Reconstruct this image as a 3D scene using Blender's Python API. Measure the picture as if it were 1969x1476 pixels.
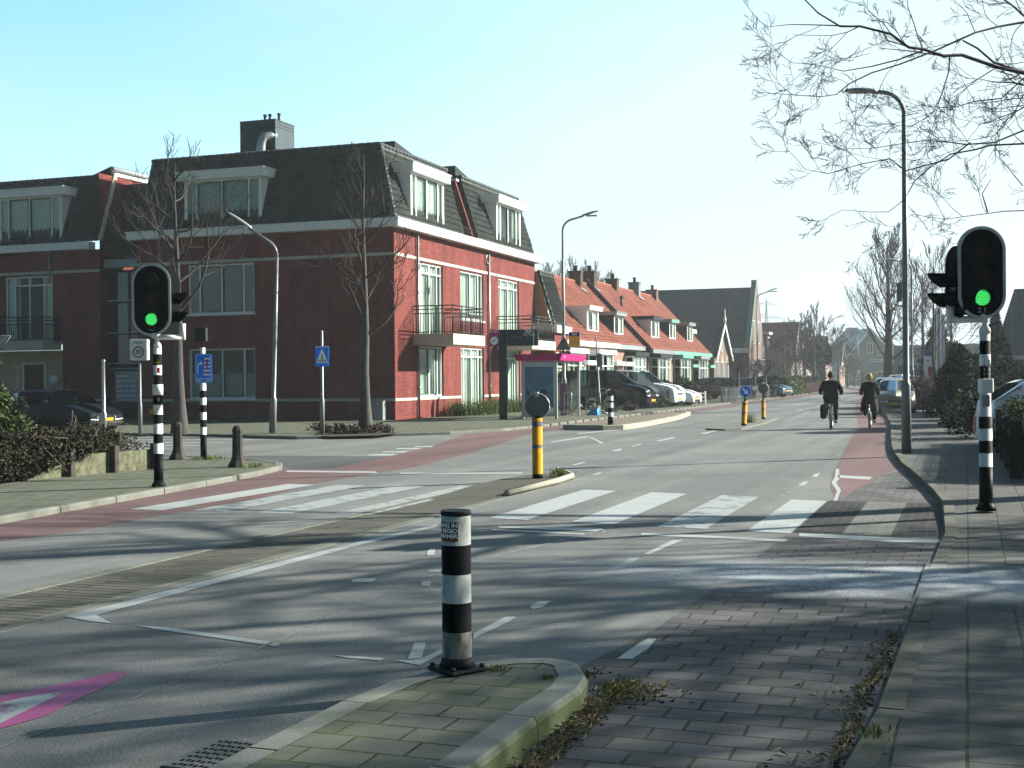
import bpy, math, random
from mathutils import Vector, Matrix
R = math.radians
SC = bpy.context.scene
for o in list(bpy.data.objects): bpy.data.objects.remove(o)
# ---------------------------------------------------------------- camera, sky, sun, exposure
# world frame: +Y runs along the main road, +X to its right, metres
EYE = 1.6
FPX, IW, IH = 2450.0, 1969.0, 1476.0
_head, _pitch, _roll = R(19.7), -9.0/2450.0, 0.0087
_f = Vector((-math.sin(_head)*math.cos(_pitch), math.cos(_head)*math.cos(_pitch), math.sin(_pitch)))
_r0 = Vector((math.cos(_head), math.sin(_head), 0.0))
_u0 = _r0.cross(_f)
CR = _r0*math.cos(_roll) - _u0*math.sin(_roll)
CU = _u0*math.cos(_roll) + _r0*math.sin(_roll)
CF = _f
cam_d = bpy.data.cameras.new('camera')
cam_d.sensor_width = 36.0
cam_d.lens = FPX/IW*36.0
cam_d.clip_start = 0.05
cam_d.clip_end = 6000
cam = bpy.data.objects.new('camera', cam_d)
SC.collection.objects.link(cam)
m = Matrix(((CR.x, CU.x, -CF.x, 0), (CR.y, CU.y, -CF.y, 0), (CR.z, CU.z, -CF.z, EYE), (0, 0, 0, 1)))
cam.matrix_world = m
SC.camera = cam
SUN_AZ, SUN_EL = R(50.0), R(25.0)       # azimuth from +Y towards +X
w = bpy.data.worlds.new('World'); SC.world = w; w.use_nodes = True
nt = w.node_tree; nt.nodes.clear()
out = nt.nodes.new('ShaderNodeOutputWorld'); bg = nt.nodes.new('ShaderNodeBackground')
sky = nt.nodes.new('ShaderNodeTexSky'); sky.sky_type = 'NISHITA'; sky.sun_disc = False
sky.sun_elevation = SUN_EL; sky.sun_rotation = SUN_AZ
sky.air_density = 1.0; sky.dust_density = 0.8; sky.ozone_density = 1.0; sky.altitude = 0
def _n(k, **kw):
    n = nt.nodes.new(k)
    for a_, b_ in kw.items(): setattr(n, a_, b_)
    return n
tc = _n('ShaderNodeTexCoord'); sx = _n('ShaderNodeSeparateXYZ'); nt.links.new(tc.outputs['Generated'], sx.inputs[0])
tint = _n('ShaderNodeMix', data_type='RGBA', blend_type='MULTIPLY'); tint.inputs[0].default_value = 1.0
tint.inputs[7].default_value = (.42, 1.12, 1.38, 1); nt.links.new(sky.outputs[0], tint.inputs[6])
# milky winter air: paler towards the horizon and towards the sun
rz = _n('ShaderNodeMapRange'); nt.links.new(sx.outputs[2], rz.inputs[0])
rz.inputs[1].default_value = 0.0; rz.inputs[2].default_value = .36; rz.inputs[3].default_value = 1.0; rz.inputs[4].default_value = 0.0
dt = _n('ShaderNodeVectorMath', operation='DOT_PRODUCT'); nt.links.new(tc.outputs['Generated'], dt.inputs[0])
dt.inputs[1].default_value = (math.sin(SUN_AZ), math.cos(SUN_AZ), 0.12)
rs = _n('ShaderNodeMapRange'); nt.links.new(dt.outputs['Value'], rs.inputs[0])
rs.inputs[1].default_value = .1; rs.inputs[2].default_value = .85; rs.inputs[3].default_value = 0.0; rs.inputs[4].default_value = .85
ad = _n('ShaderNodeMath', operation='MULTIPLY_ADD', use_clamp=True); nt.links.new(rz.outputs[0], ad.inputs[0]); ad.inputs[1].default_value = .85
nt.links.new(rs.outputs[0], ad.inputs[2])
nz = _n('ShaderNodeTexNoise'); nz.inputs['Scale'].default_value = 1.6; nz.inputs['Detail'].default_value = 5
mpw = _n('ShaderNodeMapping'); mpw.inputs['Scale'].default_value = (1, 1, 4); nt.links.new(tc.outputs['Generated'], mpw.inputs[0]); nt.links.new(mpw.outputs[0], nz.inputs['Vector'])
cl = _n('ShaderNodeMapRange'); nt.links.new(nz.outputs[0], cl.inputs[0]); cl.inputs[1].default_value = .4; cl.inputs[2].default_value = .75; cl.inputs[3].default_value = 0; cl.inputs[4].default_value = .30
ad2 = _n('ShaderNodeMath', operation='ADD', use_clamp=True); nt.links.new(ad.outputs[0], ad2.inputs[0]); nt.links.new(cl.outputs[0], ad2.inputs[1])
mx = _n('ShaderNodeMix', data_type='RGBA'); nt.links.new(ad2.outputs[0], mx.inputs[0]); nt.links.new(tint.outputs[2], mx.inputs[6])
mx.inputs[7].default_value = (3.15, 4.0, 4.25, 1)
# sky dimmed overhead and behind the view, cutting ambient so shade falls darker
dt2 = _n('ShaderNodeVectorMath', operation='DOT_PRODUCT'); nt.links.new(tc.outputs['Generated'], dt2.inputs[0]); dt2.inputs[1].default_value = (.25, .95, -.55)
ra = _n('ShaderNodeMapRange'); nt.links.new(dt2.outputs['Value'], ra.inputs[0]); ra.interpolation_type = 'SMOOTHSTEP'
ra.inputs[1].default_value = -.22; ra.inputs[2].default_value = .33; ra.inputs[3].default_value = .21; ra.inputs[4].default_value = 1.0
mx2 = _n('ShaderNodeVectorMath', operation='SCALE'); nt.links.new(mx.outputs[2], mx2.inputs[0]); nt.links.new(ra.outputs[0], mx2.inputs['Scale'])
nt.links.new(mx2.outputs[0], bg.inputs[0])
bg.inputs[1].default_value = 0.082
nt.links.new(bg.outputs[0], out.inputs[0])
sd = bpy.data.lights.new('sun', 'SUN'); sd.energy = 5.0; sd.angle = R(0.53); sd.color = (1.0, 0.95, 0.86)
sun = bpy.data.objects.new('sun', sd); SC.collection.objects.link(sun)
_sv = Vector((math.sin(SUN_AZ)*math.cos(SUN_EL), math.cos(SUN_AZ)*math.cos(SUN_EL), math.sin(SUN_EL)))
sun.rotation_euler = (-_sv).to_track_quat('-Z', 'Y').to_euler()
vs = SC.view_settings
vs.view_transform = 'Standard'; vs.look = 'None'; vs.exposure = 1.6; vs.gamma = 1.0; vs.use_curve_mapping = False
try:
    SC.cycles.use_denoising = True
    SC.cycles.max_bounces = 8; SC.cycles.transparent_max_bounces = 24; SC.cycles.volume_bounces = 0
    SC.cycles.caustics_reflective = False; SC.cycles.caustics_refractive = False
    SC.cycles.sample_clamp_indirect = 6
except Exception: pass
# ---------------------------------------------------------------- survey helpers: read a real place off the photo's ground
def _ray(u, v): return CF + CR*((u-IW/2)/FPX) - CU*((v-IH/2)/FPX)
def gp(u, v, z=0.0):
    d = _ray(u, v); k = (z-EYE)/d.z; return (d.x*k, d.y*k)
def onY(Y, u, v):
    d = _ray(u, v); k = Y/d.y; return (d.x*k, EYE+d.z*k)
def onX(X, u, v):
    d = _ray(u, v); k = X/d.x; return (d.y*k, EYE+d.z*k)
def at(u, v, D):                      # point at distance D in front of the viewer
    d = _ray(u, v)*D; return Vector((d.x, d.y, d.z+EYE))
# ---------------------------------------------------------------- objects
TAG = []
def tag(o, label, cat, group=None, kind=None):
    o['label'] = label; o['category'] = cat
    if group: o['group'] = group
    if kind: o['kind'] = kind
    return o
def thing(name, label, cat, loc=(0, 0, 0), rz=0.0, group=None):
    o = bpy.data.objects.new(name, None); o.empty_display_size = .2
    SC.collection.objects.link(o); o.location = loc; o.rotation_euler = (0, 0, rz)
    return tag(o, label, cat, group)
def copy_tree(o, parent=None):
    c = o.copy(); SC.collection.objects.link(c)
    if parent is not None: c.parent = parent
    for ch in list(o.children): copy_tree(ch, c)
    return c
def rootloc(p):
    while p is not None and p.parent is not None: p = p.parent
    return p
class MB:
    def __init__(s): s.v = []; s.f = []; s.m = []; s.sm = []
    def add(s, vs, fs, mi=0, smooth=False):
        b = len(s.v); s.v += [tuple(x) for x in vs]
        for f in fs: s.f.append(tuple(i+b for i in f)); s.m.append(mi); s.sm.append(smooth)
        return s
    def box(s, x0, x1, y0, y1, z0, z1, mi=0):
        v = [(x, y, z) for x in (x0, x1) for y in (y0, y1) for z in (z0, z1)]
        return s.add(v, [(0, 1, 3, 2), (4, 6, 7, 5), (0, 4, 5, 1), (2, 3, 7, 6), (0, 2, 6, 4), (1, 5, 7, 3)], mi)
    def bbox(s, x0, x1, y0, y1, z0, z1, b=.01, mi=0, smooth=False):  # box with chamfered edges
        pts = []; fs = []
        X = (x0, x1); Y = (y0, y1); Z = (z0, z1); idx = {}
        for i in (0, 1):
            for j in (0, 1):
                for k in (0, 1):
                    for a in range(3):
                        p = [X[i]+(b if i == 0 else -b), Y[j]+(b if j == 0 else -b), Z[k]+(b if k == 0 else -b)]
                        p[a] = (X, Y, Z)[a][(i, j, k)[a]]
                        idx[(i, j, k, a)] = len(pts); pts.append(tuple(p))
        for a in range(3):
            o1, o2 = [q for q in range(3) if q != a]
            for sgn in (0, 1):
                f = []
                for (p, q) in ((0, 0), (1, 0), (1, 1), (0, 1)):
                    c = [0, 0, 0]; c[a] = sgn; c[o1] = p; c[o2] = q; f.append(idx[(c[0], c[1], c[2], a)])
                fs.append(tuple(f))
        for a in range(3):      # edges along axis a
            o1, o2 = [q for q in range(3) if q != a]
            for p in (0, 1):
                for q in (0, 1):
                    c0 = [0, 0, 0]; c1 = [0, 0, 0]; c0[a] = 0; c1[a] = 1
                    for c in (c0, c1): c[o1] = p; c[o2] = q
                    fs.append((idx[(*c0, o1)], idx[(*c1, o1)], idx[(*c1, o2)], idx[(*c0, o2)]))
        for i in (0, 1):
            for j in (0, 1):
                for k in (0, 1): fs.append((idx[(i, j, k, 0)], idx[(i, j, k, 1)], idx[(i, j, k, 2)]))
        return s.add(pts, fs, mi, smooth)
    def prism(s, poly, z0, z1, mi=0, mis=None):
        n = len(poly)
        a = sum(poly[i][0]*poly[(i+1) % n][1]-poly[(i+1) % n][0]*poly[i][1] for i in range(n))
        if a < 0: poly = poly[::-1]
        v = [(p[0], p[1], z1) for p in poly]+[(p[0], p[1], z0) for p in poly]
        s.add(v, [tuple(range(n))], mi)
        b = len(s.v)-2*n
        for i in range(n):
            j = (i+1) % n; s.f.append((b+i, b+n+i, b+n+j, b+j)); s.m.append(mi if mis is None else mis); s.sm.append(False)
        return s
    def flat(s, poly, z, mi=0):
        n = len(poly)
        a = sum(poly[i][0]*poly[(i+1) % n][1]-poly[(i+1) % n][0]*poly[i][1] for i in range(n))
        if a < 0: poly = poly[::-1]
        return s.add([(p[0], p[1], z) for p in poly], [tuple(range(n))], mi)
    def quad(s, a, b, c, d, mi=0): return s.add([a, b, c, d], [(0, 1, 2, 3)], mi)
    def tube(s, pts, rad, n=8, mi=0, cap=True, smooth=True):
        pts = [Vector(p) for p in pts]
        if not hasattr(rad, '__len__'): rad = [rad]*len(pts)
        b = len(s.v); up = None; k = len(pts)
        for i, p in enumerate(pts):
            t = (pts[min(i+1, k-1)]-pts[max(i-1, 0)])
            if t.length < 1e-9: t = Vector((0, 0, 1))
            t.normalize()
            if up is None:
                up = Vector((1, 0, 0)) if abs(t.x) < .9 else Vector((0, 1, 0))
            a = (up-t*up.dot(t)).normalized(); up = a; c = t.cross(a)
            for j in range(n):
                an = 2*math.pi*j/n; q = p+(a*math.cos(an)+c*math.sin(an))*rad[i]; s.v.append((q.x, q.y, q.z))
        for i in range(k-1):
            for j in range(n):
                j2 = (j+1) % n
                s.f.append((b+i*n+j, b+i*n+j2, b+(i+1)*n+j2, b+(i+1)*n+j)); s.m.append(mi); s.sm.append(smooth)
        if cap:
            s.f.append(tuple(b+j for j in range(n))[::-1]); s.m.append(mi); s.sm.append(False)
            s.f.append(tuple(b+(k-1)*n+j for j in range(n))); s.m.append(mi); s.sm.append(False)
        return s
    def lathe(s, prof, n=20, c=(0, 0, 0), mi=0, smooth=True, mis=None):
        b = len(s.v)
        for (r, z) in prof:
            for j in range(n):
                a = 2*math.pi*j/n; s.v.append((c[0]+r*math.cos(a), c[1]+r*math.sin(a), c[2]+z))
        for i in range(len(prof)-1):
            for j in range(n):
                j2 = (j+1) % n
                s.f.append((b+i*n+j, b+i*n+j2, b+(i+1)*n+j2, b+(i+1)*n+j)); s.m.append(mi if mis is None else mis[i]); s.sm.append(smooth)
        s.f.append(tuple(b+j for j in range(n))[::-1]); s.m.append(mi if mis is None else mis[0]); s.sm.append(False)
        s.f.append(tuple(b+(len(prof)-1)*n+j for j in range(n))); s.m.append(mi if mis is None else mis[-1]); s.sm.append(False)
        return s
    def plate(s, poly, O, A, B, th, mi=0, mis=None):      # polygon in plane (A,B) at O, thickness th along A x B (towards -N)
        O = Vector(O); A = Vector(A); B = Vector(B); N = A.cross(B).normalized(); n = len(poly)
        v = [O+A*p[0]+B*p[1] for p in poly]; v2 = [q-N*th for q in v]
        b = len(s.v); s.v += [tuple(q) for q in v+v2]
        s.f.append(tuple(b+i for i in range(n))); s.m.append(mi); s.sm.append(False)
        e = mi if mis is None else mis
        if th:
            s.f.append(tuple(b+n+i for i in range(n))[::-1]); s.m.append(e); s.sm.append(False)
            for i in range(n):
                j = (i+1) % n; s.f.append((b+i, b+n+i, b+n+j, b+j)); s.m.append(e); s.sm.append(False)
        return s
    def xf(s, M):
        s.v = [tuple(M @ Vector(v)) for v in s.v]; return s
    def build(s, name, mats, parent=None, world=False):
        if not isinstance(mats, (list, tuple)): mats = [mats]
        off = Vector((0, 0, 0))
        if world and parent is not None: off = Vector(rootloc(parent).location)
        vs = s.v if off.length == 0 else [(x-off.x, y-off.y, z-off.z) for x, y, z in s.v]
        me = bpy.data.meshes.new(name); me.from_pydata(vs, [], s.f)
        for mt in mats: me.materials.append(mt)
        me.polygons.foreach_set('material_index', s.m)
        me.polygons.foreach_set('use_smooth', s.sm)
        me.update()
        o = bpy.data.objects.new(name, me); SC.collection.objects.link(o)
        if parent is not None: o.parent = parent
        return o
def struct(name, mb, mats):
    o = mb.build(name, mats); o['kind'] = 'structure'; return o
def circ(n, r, cx=0, cy=0, a0=0.0, a1=2*math.pi, end=False):
    k = n+1 if end else n
    return [(cx+r*math.cos(a0+(a1-a0)*i/n), cy+r*math.sin(a0+(a1-a0)*i/n)) for i in range(k)]
def rrect(w_, h_, r, n=5, cx=0, cy=0):
    p = []
    for (sx, sy, a) in ((1, -1, -90), (1, 1, 0), (-1, 1, 90), (-1, -1, 180)):
        p += circ(n, r, cx+sx*(w_/2-r), cy+sy*(h_/2-r), R(a), R(a+90), True)
    return p
# ---------------------------------------------------------------- materials
def newmat(name):
    m_ = bpy.data.materials.new(name); m_.use_nodes = True; t = m_.node_tree
    return m_, t, t.nodes['Principled BSDF']
def N(t, k, **kw):
    n = t.nodes.new(k)
    for a, b in kw.items(): setattr(n, a, b)
    return n
def L(t, a, b): t.links.new(a, b)
def mixc(t, fac, a, b, mode='MIX'):
    n = N(t, 'ShaderNodeMix', data_type='RGBA', blend_type=mode)
    for sock, val in ((0, fac), (6, a), (7, b)):
        if hasattr(val, 'is_output'): L(t, val, n.inputs[sock])
        else: n.inputs[sock].default_value = val if sock == 0 else (*val[:3], 1)
    return n.outputs[2]
def pos(t): return N(t, 'ShaderNodeNewGeometry').outputs['Position']
def noise(t, vec, sc, det=4, rough=.55):
    n = N(t, 'ShaderNodeTexNoise'); n.inputs['Scale'].default_value = sc; n.inputs['Detail'].default_value = det
    n.inputs['Roughness'].default_value = rough
    if vec is not None: L(t, vec, n.inputs['Vector'])
    return n.outputs[0]
def ramp(t, fac, stops):
    n = N(t, 'ShaderNodeValToRGB'); L(t, fac, n.inputs[0]); e = n.color_ramp.elements
    while len(e) < len(stops): e.new(.5)
    for i, (p, c) in enumerate(stops):
        e[i].position = p; e[i].color = (c, c, c, 1) if not hasattr(c, '__len__') else (*c[:3], 1)
    return n.outputs[0]
def bump(t, b, h, st=.3, dist=.01):
    n = N(t, 'ShaderNodeBump'); n.inputs['Strength'].default_value = st; n.inputs['Distance'].default_value = dist
    L(t, h, n.inputs['Height']); L(t, n.outputs[0], b.inputs['Normal']); return n
def sc3(c, k): return tuple(min(1, x*k) for x in c)
def M(name, col, rough=.6, metal=0.0, var=.12, vs_=3.0, bst=0.0, bs=60.0, coat=0.0, dirt=0.0, spec=.10):
    m_, t, b = newmat(name)
    tc = N(t, 'ShaderNodeTexCoord').outputs['Object']
    n1 = noise(t, tc, vs_, 5)
    c = mixc(t, ramp(t, n1, [(.3, 0), (.7, 1)]), sc3(col, 1-var), sc3(col, 1+var))
    if dirt:
        n2 = noise(t, tc, vs_*2.7, 6, .7)
        c = mixc(t, ramp(t, n2, [(.52, 0), (.75, dirt)]), c, sc3((col[0]*.35+.02, col[1]*.35+.02, col[2]*.3+.01), 1))
    L(t, c, b.inputs['Base Color'])
    b.inputs['Roughness'].default_value = rough; b.inputs['Metallic'].default_value = metal
    b.inputs['Coat Weight'].default_value = coat; b.inputs['Specular IOR Level'].default_value = spec
    if bst: bump(t, b, noise(t, tc, bs, 3), bst, .01)
    return m_
def emis(name, col, st):
    m_, t, b = newmat(name); b.inputs['Base Color'].default_value = (*col, 1)
    b.inputs['Emission Color'].default_value = (*col, 1); b.inputs['Emission Strength'].default_value = st
    return m_
def brick_nodes(t, vec, bw, bh, mort, c1, c2, cm, off=.5, freq=2, bias=0.0, smooth=.1):
    n = N(t, 'ShaderNodeTexBrick'); n.offset = off; n.offset_frequency = freq
    L(t, vec, n.inputs['Vector'])
    n.inputs['Scale'].default_value = 1; n.inputs['Brick Width'].default_value = bw; n.inputs['Row Height'].default_value = bh
    n.inputs['Mortar Size'].default_value = mort; n.inputs['Mortar Smooth'].default_value = smooth; n.inputs['Bias'].default_value = bias
    for k, c in (('Color1', c1), ('Color2', c2), ('Mortar', cm)): n.inputs[k].default_value = (*c[:3], 1)
    return n
def wallvec(t, rot=0.0):
    p = pos(t); s = N(t, 'ShaderNodeSeparateXYZ'); L(t, p, s.inputs[0])
    a = N(t, 'ShaderNodeMath', operation='ADD'); L(t, s.outputs[0], a.inputs[0]); L(t, s.outputs[1], a.inputs[1])
    c = N(t, 'ShaderNodeCombineXYZ'); L(t, a.outputs[0], c.inputs[0]); L(t, s.outputs[2], c.inputs[1]); return c.outputs[0]
def brick(name, c1, c2, cm=(.33, .30, .27), bw=.22, bh=.065, mort=.008, var=.25, rough=.85):
    m_, t, b = newmat(name); v = wallvec(t)
    n = brick_nodes(t, v, bw, bh, mort, c1, c2, cm)
    n1 = noise(t, pos(t), .6, 5)
    c = mixc(t, ramp(t, n1, [(.3, 0), (.7, 1)]), sc3((1, 1, 1), 1-var), (1, 1, 1)); 
    ms = N(t, 'ShaderNodeMapping'); ms.inputs['Scale'].default_value = (2.2, 2.2, .22); L(t, pos(t), ms.inputs[0]); n3 = noise(t, ms.outputs[0], 1.0, 6, .65)
    c = mixc(t, 1.0, c, mixc(t, ramp(t, n3, [(.35, 0), (.7, 1)]), (.66, .68, .70), (1.1, 1.08, 1.06)), 'MULTIPLY')
    n4 = noise(t, v, 14, 2); c = mixc(t, 1.0, c, mixc(t, n4, (.72,)*3, (1.28,)*3), 'MULTIPLY')
    L(t, mixc(t, 1.0, n.outputs[0], c, 'MULTIPLY'), b.inputs['Base Color'])
    b.inputs['Roughness'].default_value = rough; b.inputs['Specular IOR Level'].default_value = .08
    h = N(t, 'ShaderNodeMath', operation='SUBTRACT'); h.inputs[0].default_value = 1; L(t, n.outputs[1], h.inputs[1])
    bump(t, b, h.outputs[0], .5, .006)
    return m_
def paving(name, c1, c2, cm, bw, bh, mort, rot=0.0, off=.5, moss=0.0, mossc=(.10, .13, .04), rough=.85, var=.2, squash=None, rgh=.25):
    m_, t, b = newmat(name); p = pos(t)
    mp = N(t, 'ShaderNodeMapping'); mp.inputs['Rotation'].default_value = (0, 0, rot)
    L(t, p, mp.inputs[0])
    # slight waviness, as laid by hand
    nz = N(t, 'ShaderNodeTexNoise'); nz.inputs['Scale'].default_value = 1.3; L(t, p, nz.inputs['Vector'])
    av = N(t, 'ShaderNodeVectorMath', operation='MULTIPLY_ADD'); L(t, nz.outputs[1], av.inputs[0]); av.inputs[1].default_value = (.03, .03, 0)
    L(t, mp.outputs[0], av.inputs[2])
    n = brick_nodes(t, av.outputs[0], bw, bh, mort, c1, c2, cm, off=off, smooth=.3)
    n1 = noise(t, p, .9, 6, .6); n2 = noise(t, p, 160, 2)
    c = mixc(t, ramp(t, n1, [(.3, 0), (.72, 1)]), (1-var,)*3, (1+var*.5,)*3)
    c = mixc(t, 1.0, n.outputs[0], c, 'MULTIPLY')
    c = mixc(t, 1.0, c, mixc(t, n2, (.62,)*3, (1.38,)*3), 'MULTIPLY')
    if moss:
        nm = noise(t, p, 2.1, 7, .7)
        f = N(t, 'ShaderNodeMath', operation='MULTIPLY'); L(t, ramp(t, nm, [(.38, 0), (.68, 1)]), f.inputs[0]); f.inputs[1].default_value = moss
        c = mixc(t, f.outputs[0], c, mossc)
        f2 = N(t, 'ShaderNodeMath', operation='MULTIPLY'); L(t, n.outputs[1], f2.inputs[0]); L(t, ramp(t, nm, [(.35, 0), (.6, 1)]), f2.inputs[1])
        c = mixc(t, f2.outputs[0], c, sc3(mossc, .8))
    L(t, c, b.inputs['Base Color']); b.inputs['Roughness'].default_value = rough; b.inputs['Specular IOR Level'].default_value = .12
    h = N(t, 'ShaderNodeMath', operation='MULTIPLY_ADD'); L(t, n.outputs[1], h.inputs[0]); h.inputs[1].default_value = -1; L(t, n2, h.inputs[2])
    bump(t, b, h.outputs[0], .55, .008)
    return m_
def roofmat(name, col, axis='x', cw=.25, ch=.3, var=.25, st=.8, rough=.7):
    m_, t, b = newmat(name); p = pos(t); s = N(t, 'ShaderNodeSeparateXYZ'); L(t, p, s.inputs[0])
    def frac(o, k):
        a = N(t, 'ShaderNodeMath', operation='MULTIPLY'); L(t, o, a.inputs[0]); a.inputs[1].default_value = 1/k
        f = N(t, 'ShaderNodeMath', operation='FRACT'); L(t, a.outputs[0], f.inputs[0]); return f.outputs[0]
    fu = frac(s.outputs[0 if axis == 'x' else 1], cw); fz = frac(s.outputs[2], ch)
    si = N(t, 'ShaderNodeMath', operation='MULTIPLY'); L(t, fu, si.inputs[0]); si.inputs[1].default_value = 2*math.pi
    sn = N(t, 'ShaderNodeMath', operation='SINE'); L(t, si.outputs[0], sn.inputs[0])
    h = N(t, 'ShaderNodeMath', operation='MULTIPLY_ADD'); L(t, fz, h.inputs[0]); h.inputs[1].default_value = -1.0
    h2 = N(t, 'ShaderNodeMath', operation='MULTIPLY'); L(t, sn.outputs[0], h2.inputs[0]); h2.inputs[1].default_value = .5
    L(t, h2.outputs[0], h.inputs[2])
    n1 = noise(t, p, 1.2, 6, .65); n2 = noise(t, p, 9, 4)
    c = mixc(t, ramp(t, n1, [(.3, 0), (.7, 1)]), sc3(col, 1-var), sc3(col, 1+var*.6))
    c = mixc(t, n2, sc3((1, 1, 1), .7), (1.25, 1.25, 1.25)) if False else mixc(t, 1.0, c, mixc(t, n2, (.72,)*3, (1.28,)*3), 'MULTIPLY')
    L(t, c, b.inputs['Base Color']); b.inputs['Roughness'].default_value = rough; b.inputs['Specular IOR Level'].default_value = .15
    bump(t, b, h.outputs[0], st, .03)
    return m_
def glassmat(name, tint=(.75, .85, .82), refl=.35, blend=.3, gcol=(.80, .83, .82)):
    m_, t, b = newmat(name); t.nodes.remove(b)
    o = t.nodes['Material Output']; tr = N(t, 'ShaderNodeBsdfTransparent'); tr.inputs[0].default_value = (*tint, 1)
    gl = N(t, 'ShaderNodeBsdfGlossy'); gl.inputs['Roughness'].default_value = .03; gl.inputs[0].default_value = (*gcol, 1)
    lw = N(t, 'ShaderNodeLayerWeight'); lw.inputs[0].default_value = blend
    f = N(t, 'ShaderNodeMath', operation='MULTIPLY_ADD'); L(t, lw.outputs['Fresnel'], f.inputs[0]); f.inputs[1].default_value = .9; f.inputs[2].default_value = refl*.4
    mxs = N(t, 'ShaderNodeMixShader'); L(t, f.outputs[0], mxs.inputs[0]); L(t, tr.outputs[0], mxs.inputs[1]); L(t, gl.outputs[0], mxs.inputs[2])
    L(t, mxs.outputs[0], o.inputs[0]); return m_
# ---------------------------------------------------------------- material palette
def asphalt(name, base, var=.18, tint=None):
    m_, t, b = newmat(name); p = pos(t)
    n1 = noise(t, p, .35, 6, .6); n2 = noise(t, p, 90, 2, .5); n3 = noise(t, p, 4, 5, .6)
    v = N(t, 'ShaderNodeTexVoronoi'); v.inputs['Scale'].default_value = 110; L(t, p, v.inputs['Vector'])
    c = mixc(t, ramp(t, n1, [(.3, 0), (.7, 1)]), sc3(base, 1-var), sc3(base, 1+var))
    c = mixc(t, 1.0, c, mixc(t, n3, (.8,)*3, (1.2,)*3), 'MULTIPLY')
    c = mixc(t, 1.0, c, mixc(t, ramp(t, n2, [(.35, 0), (.65, 1)]), (.6,)*3, (1.45,)*3), 'MULTIPLY')
    c = mixc(t, ramp(t, v.outputs['Distance'], [(0, .5), (.22, 0)]), c, sc3((.42, .42, .38), 1))
    # tyre-polished wheel tracks and joints run with the road
    s = N(t, 'ShaderNodeMapping'); s.inputs['Scale'].default_value = (1.1, .02, 1); L(t, p, s.inputs[0])
    n4 = noise(t, s.outputs[0], 1.0, 3)
    c = mixc(t, 1.0, c, mixc(t, ramp(t, n4, [(.35, 0), (.65, 1)]), (.80,)*3, (1.14,)*3), 'MULTIPLY')
    L(t, c, b.inputs['Base Color']); b.inputs['Roughness'].default_value = .8; b.inputs['Specular IOR Level'].default_value = .12
    bump(t, b, n2, .35, .005); return m_
def wornpaint(name, col, wear=.5, sc=7.0, rough=.6):
    m_, t, b = newmat(name); p = pos(t)
    n1 = noise(t, p, sc, 7, .72); n2 = noise(t, p, 110, 2)
    a = N(t, 'ShaderNodeMath', operation='MULTIPLY_ADD'); L(t, n2, a.inputs[0]); a.inputs[1].default_value = .45; L(t, n1, a.inputs[2])
    L(t, ramp(t, a.outputs[0], [(wear-.03, 0), (wear+.05, 1)]), b.inputs['Alpha'])
    L(t, mixc(t, noise(t, p, 3, 5), sc3(col, .8), sc3(col, 1.1)), b.inputs['Base Color'])
    b.inputs['Roughness'].default_value = rough; bump(t, b, n2, .4, .004); return m_
m_asph = asphalt('asphalt', (.142, .149, .142))
m_asph2 = asphalt('asphalt_dark', (.07, .078, .075))
m_red = asphalt('asphalt_red', (.135, .088, .085), .12)
m_paint = wornpaint('road_paint', (.33, .355, .335), .54)
m_paintw = wornpaint('road_paint_worn', (.29, .315, .295), .62, 3.2)
m_faint = wornpaint('road_paint_faint', (.20, .215, .205), .68, 5)
m_pink = wornpaint('pink_paint', (.28, .05, .16), .42, 2)
m_glint = wornpaint('white_glint', (.34, .40, .45), .70, 1.4)  # pale colour standing in for sun glint on the paving
m_tileG = paving('tile_grey_moss', (.135, .142, .118), (.105, .115, .096), (.02, .022, .015), .30, .30, .012, off=.5, moss=.45, mossc=(.095, .115, .05))
m_tileI = paving('tile_island', (.165, .17, .145), (.13, .138, .115), (.03, .032, .02), .30, .20, .008, rot=0, off=.37, moss=.5, mossc=(.11, .135, .06))
m_lane = paving('paver_lane', (.144, .141, .143), (.091, .090, .094), (.016, .016, .014), .27, .19, .009, off=.5, moss=.12, mossc=(.08, .09, .05))
m_walk = paving('tile_walk', (.128, .130, .124), (.088, .092, .090), (.020, .022, .018), .30, .30, .009, rot=R(90), off=.5, moss=.14, mossc=(.08, .10, .05))
m_darkb = paving('brick_dark', (.04, .04, .042), (.03, .03, .032), (.10, .10, .095), .20, .10, .006)
m_lightb = paving('brick_light', (.17, .175, .16), (.14, .145, .13), (.08, .08, .07), .20, .10, .006)
m_medb = paving('brick_median', (.125, .123, .108), (.088, .087, .077), (.030, .030, .024), 1.3, .11, .016, moss=.2, mossc=(.09, .095, .06))
m_kerb = M('kerb_stone', (.15, .158, .135), .85, var=.2, vs_=2, bst=.4, bs=80, dirt=.5)
m_kerbD = M('kerb_dark', (.115, .118, .095), .9, var=.25, vs_=2, bst=.4, bs=80, dirt=.5)
m_kerbL = M('kerb_light', (.30, .295, .24), .85, var=.15, vs_=2, bst=.3, bs=80, dirt=.2)
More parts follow.
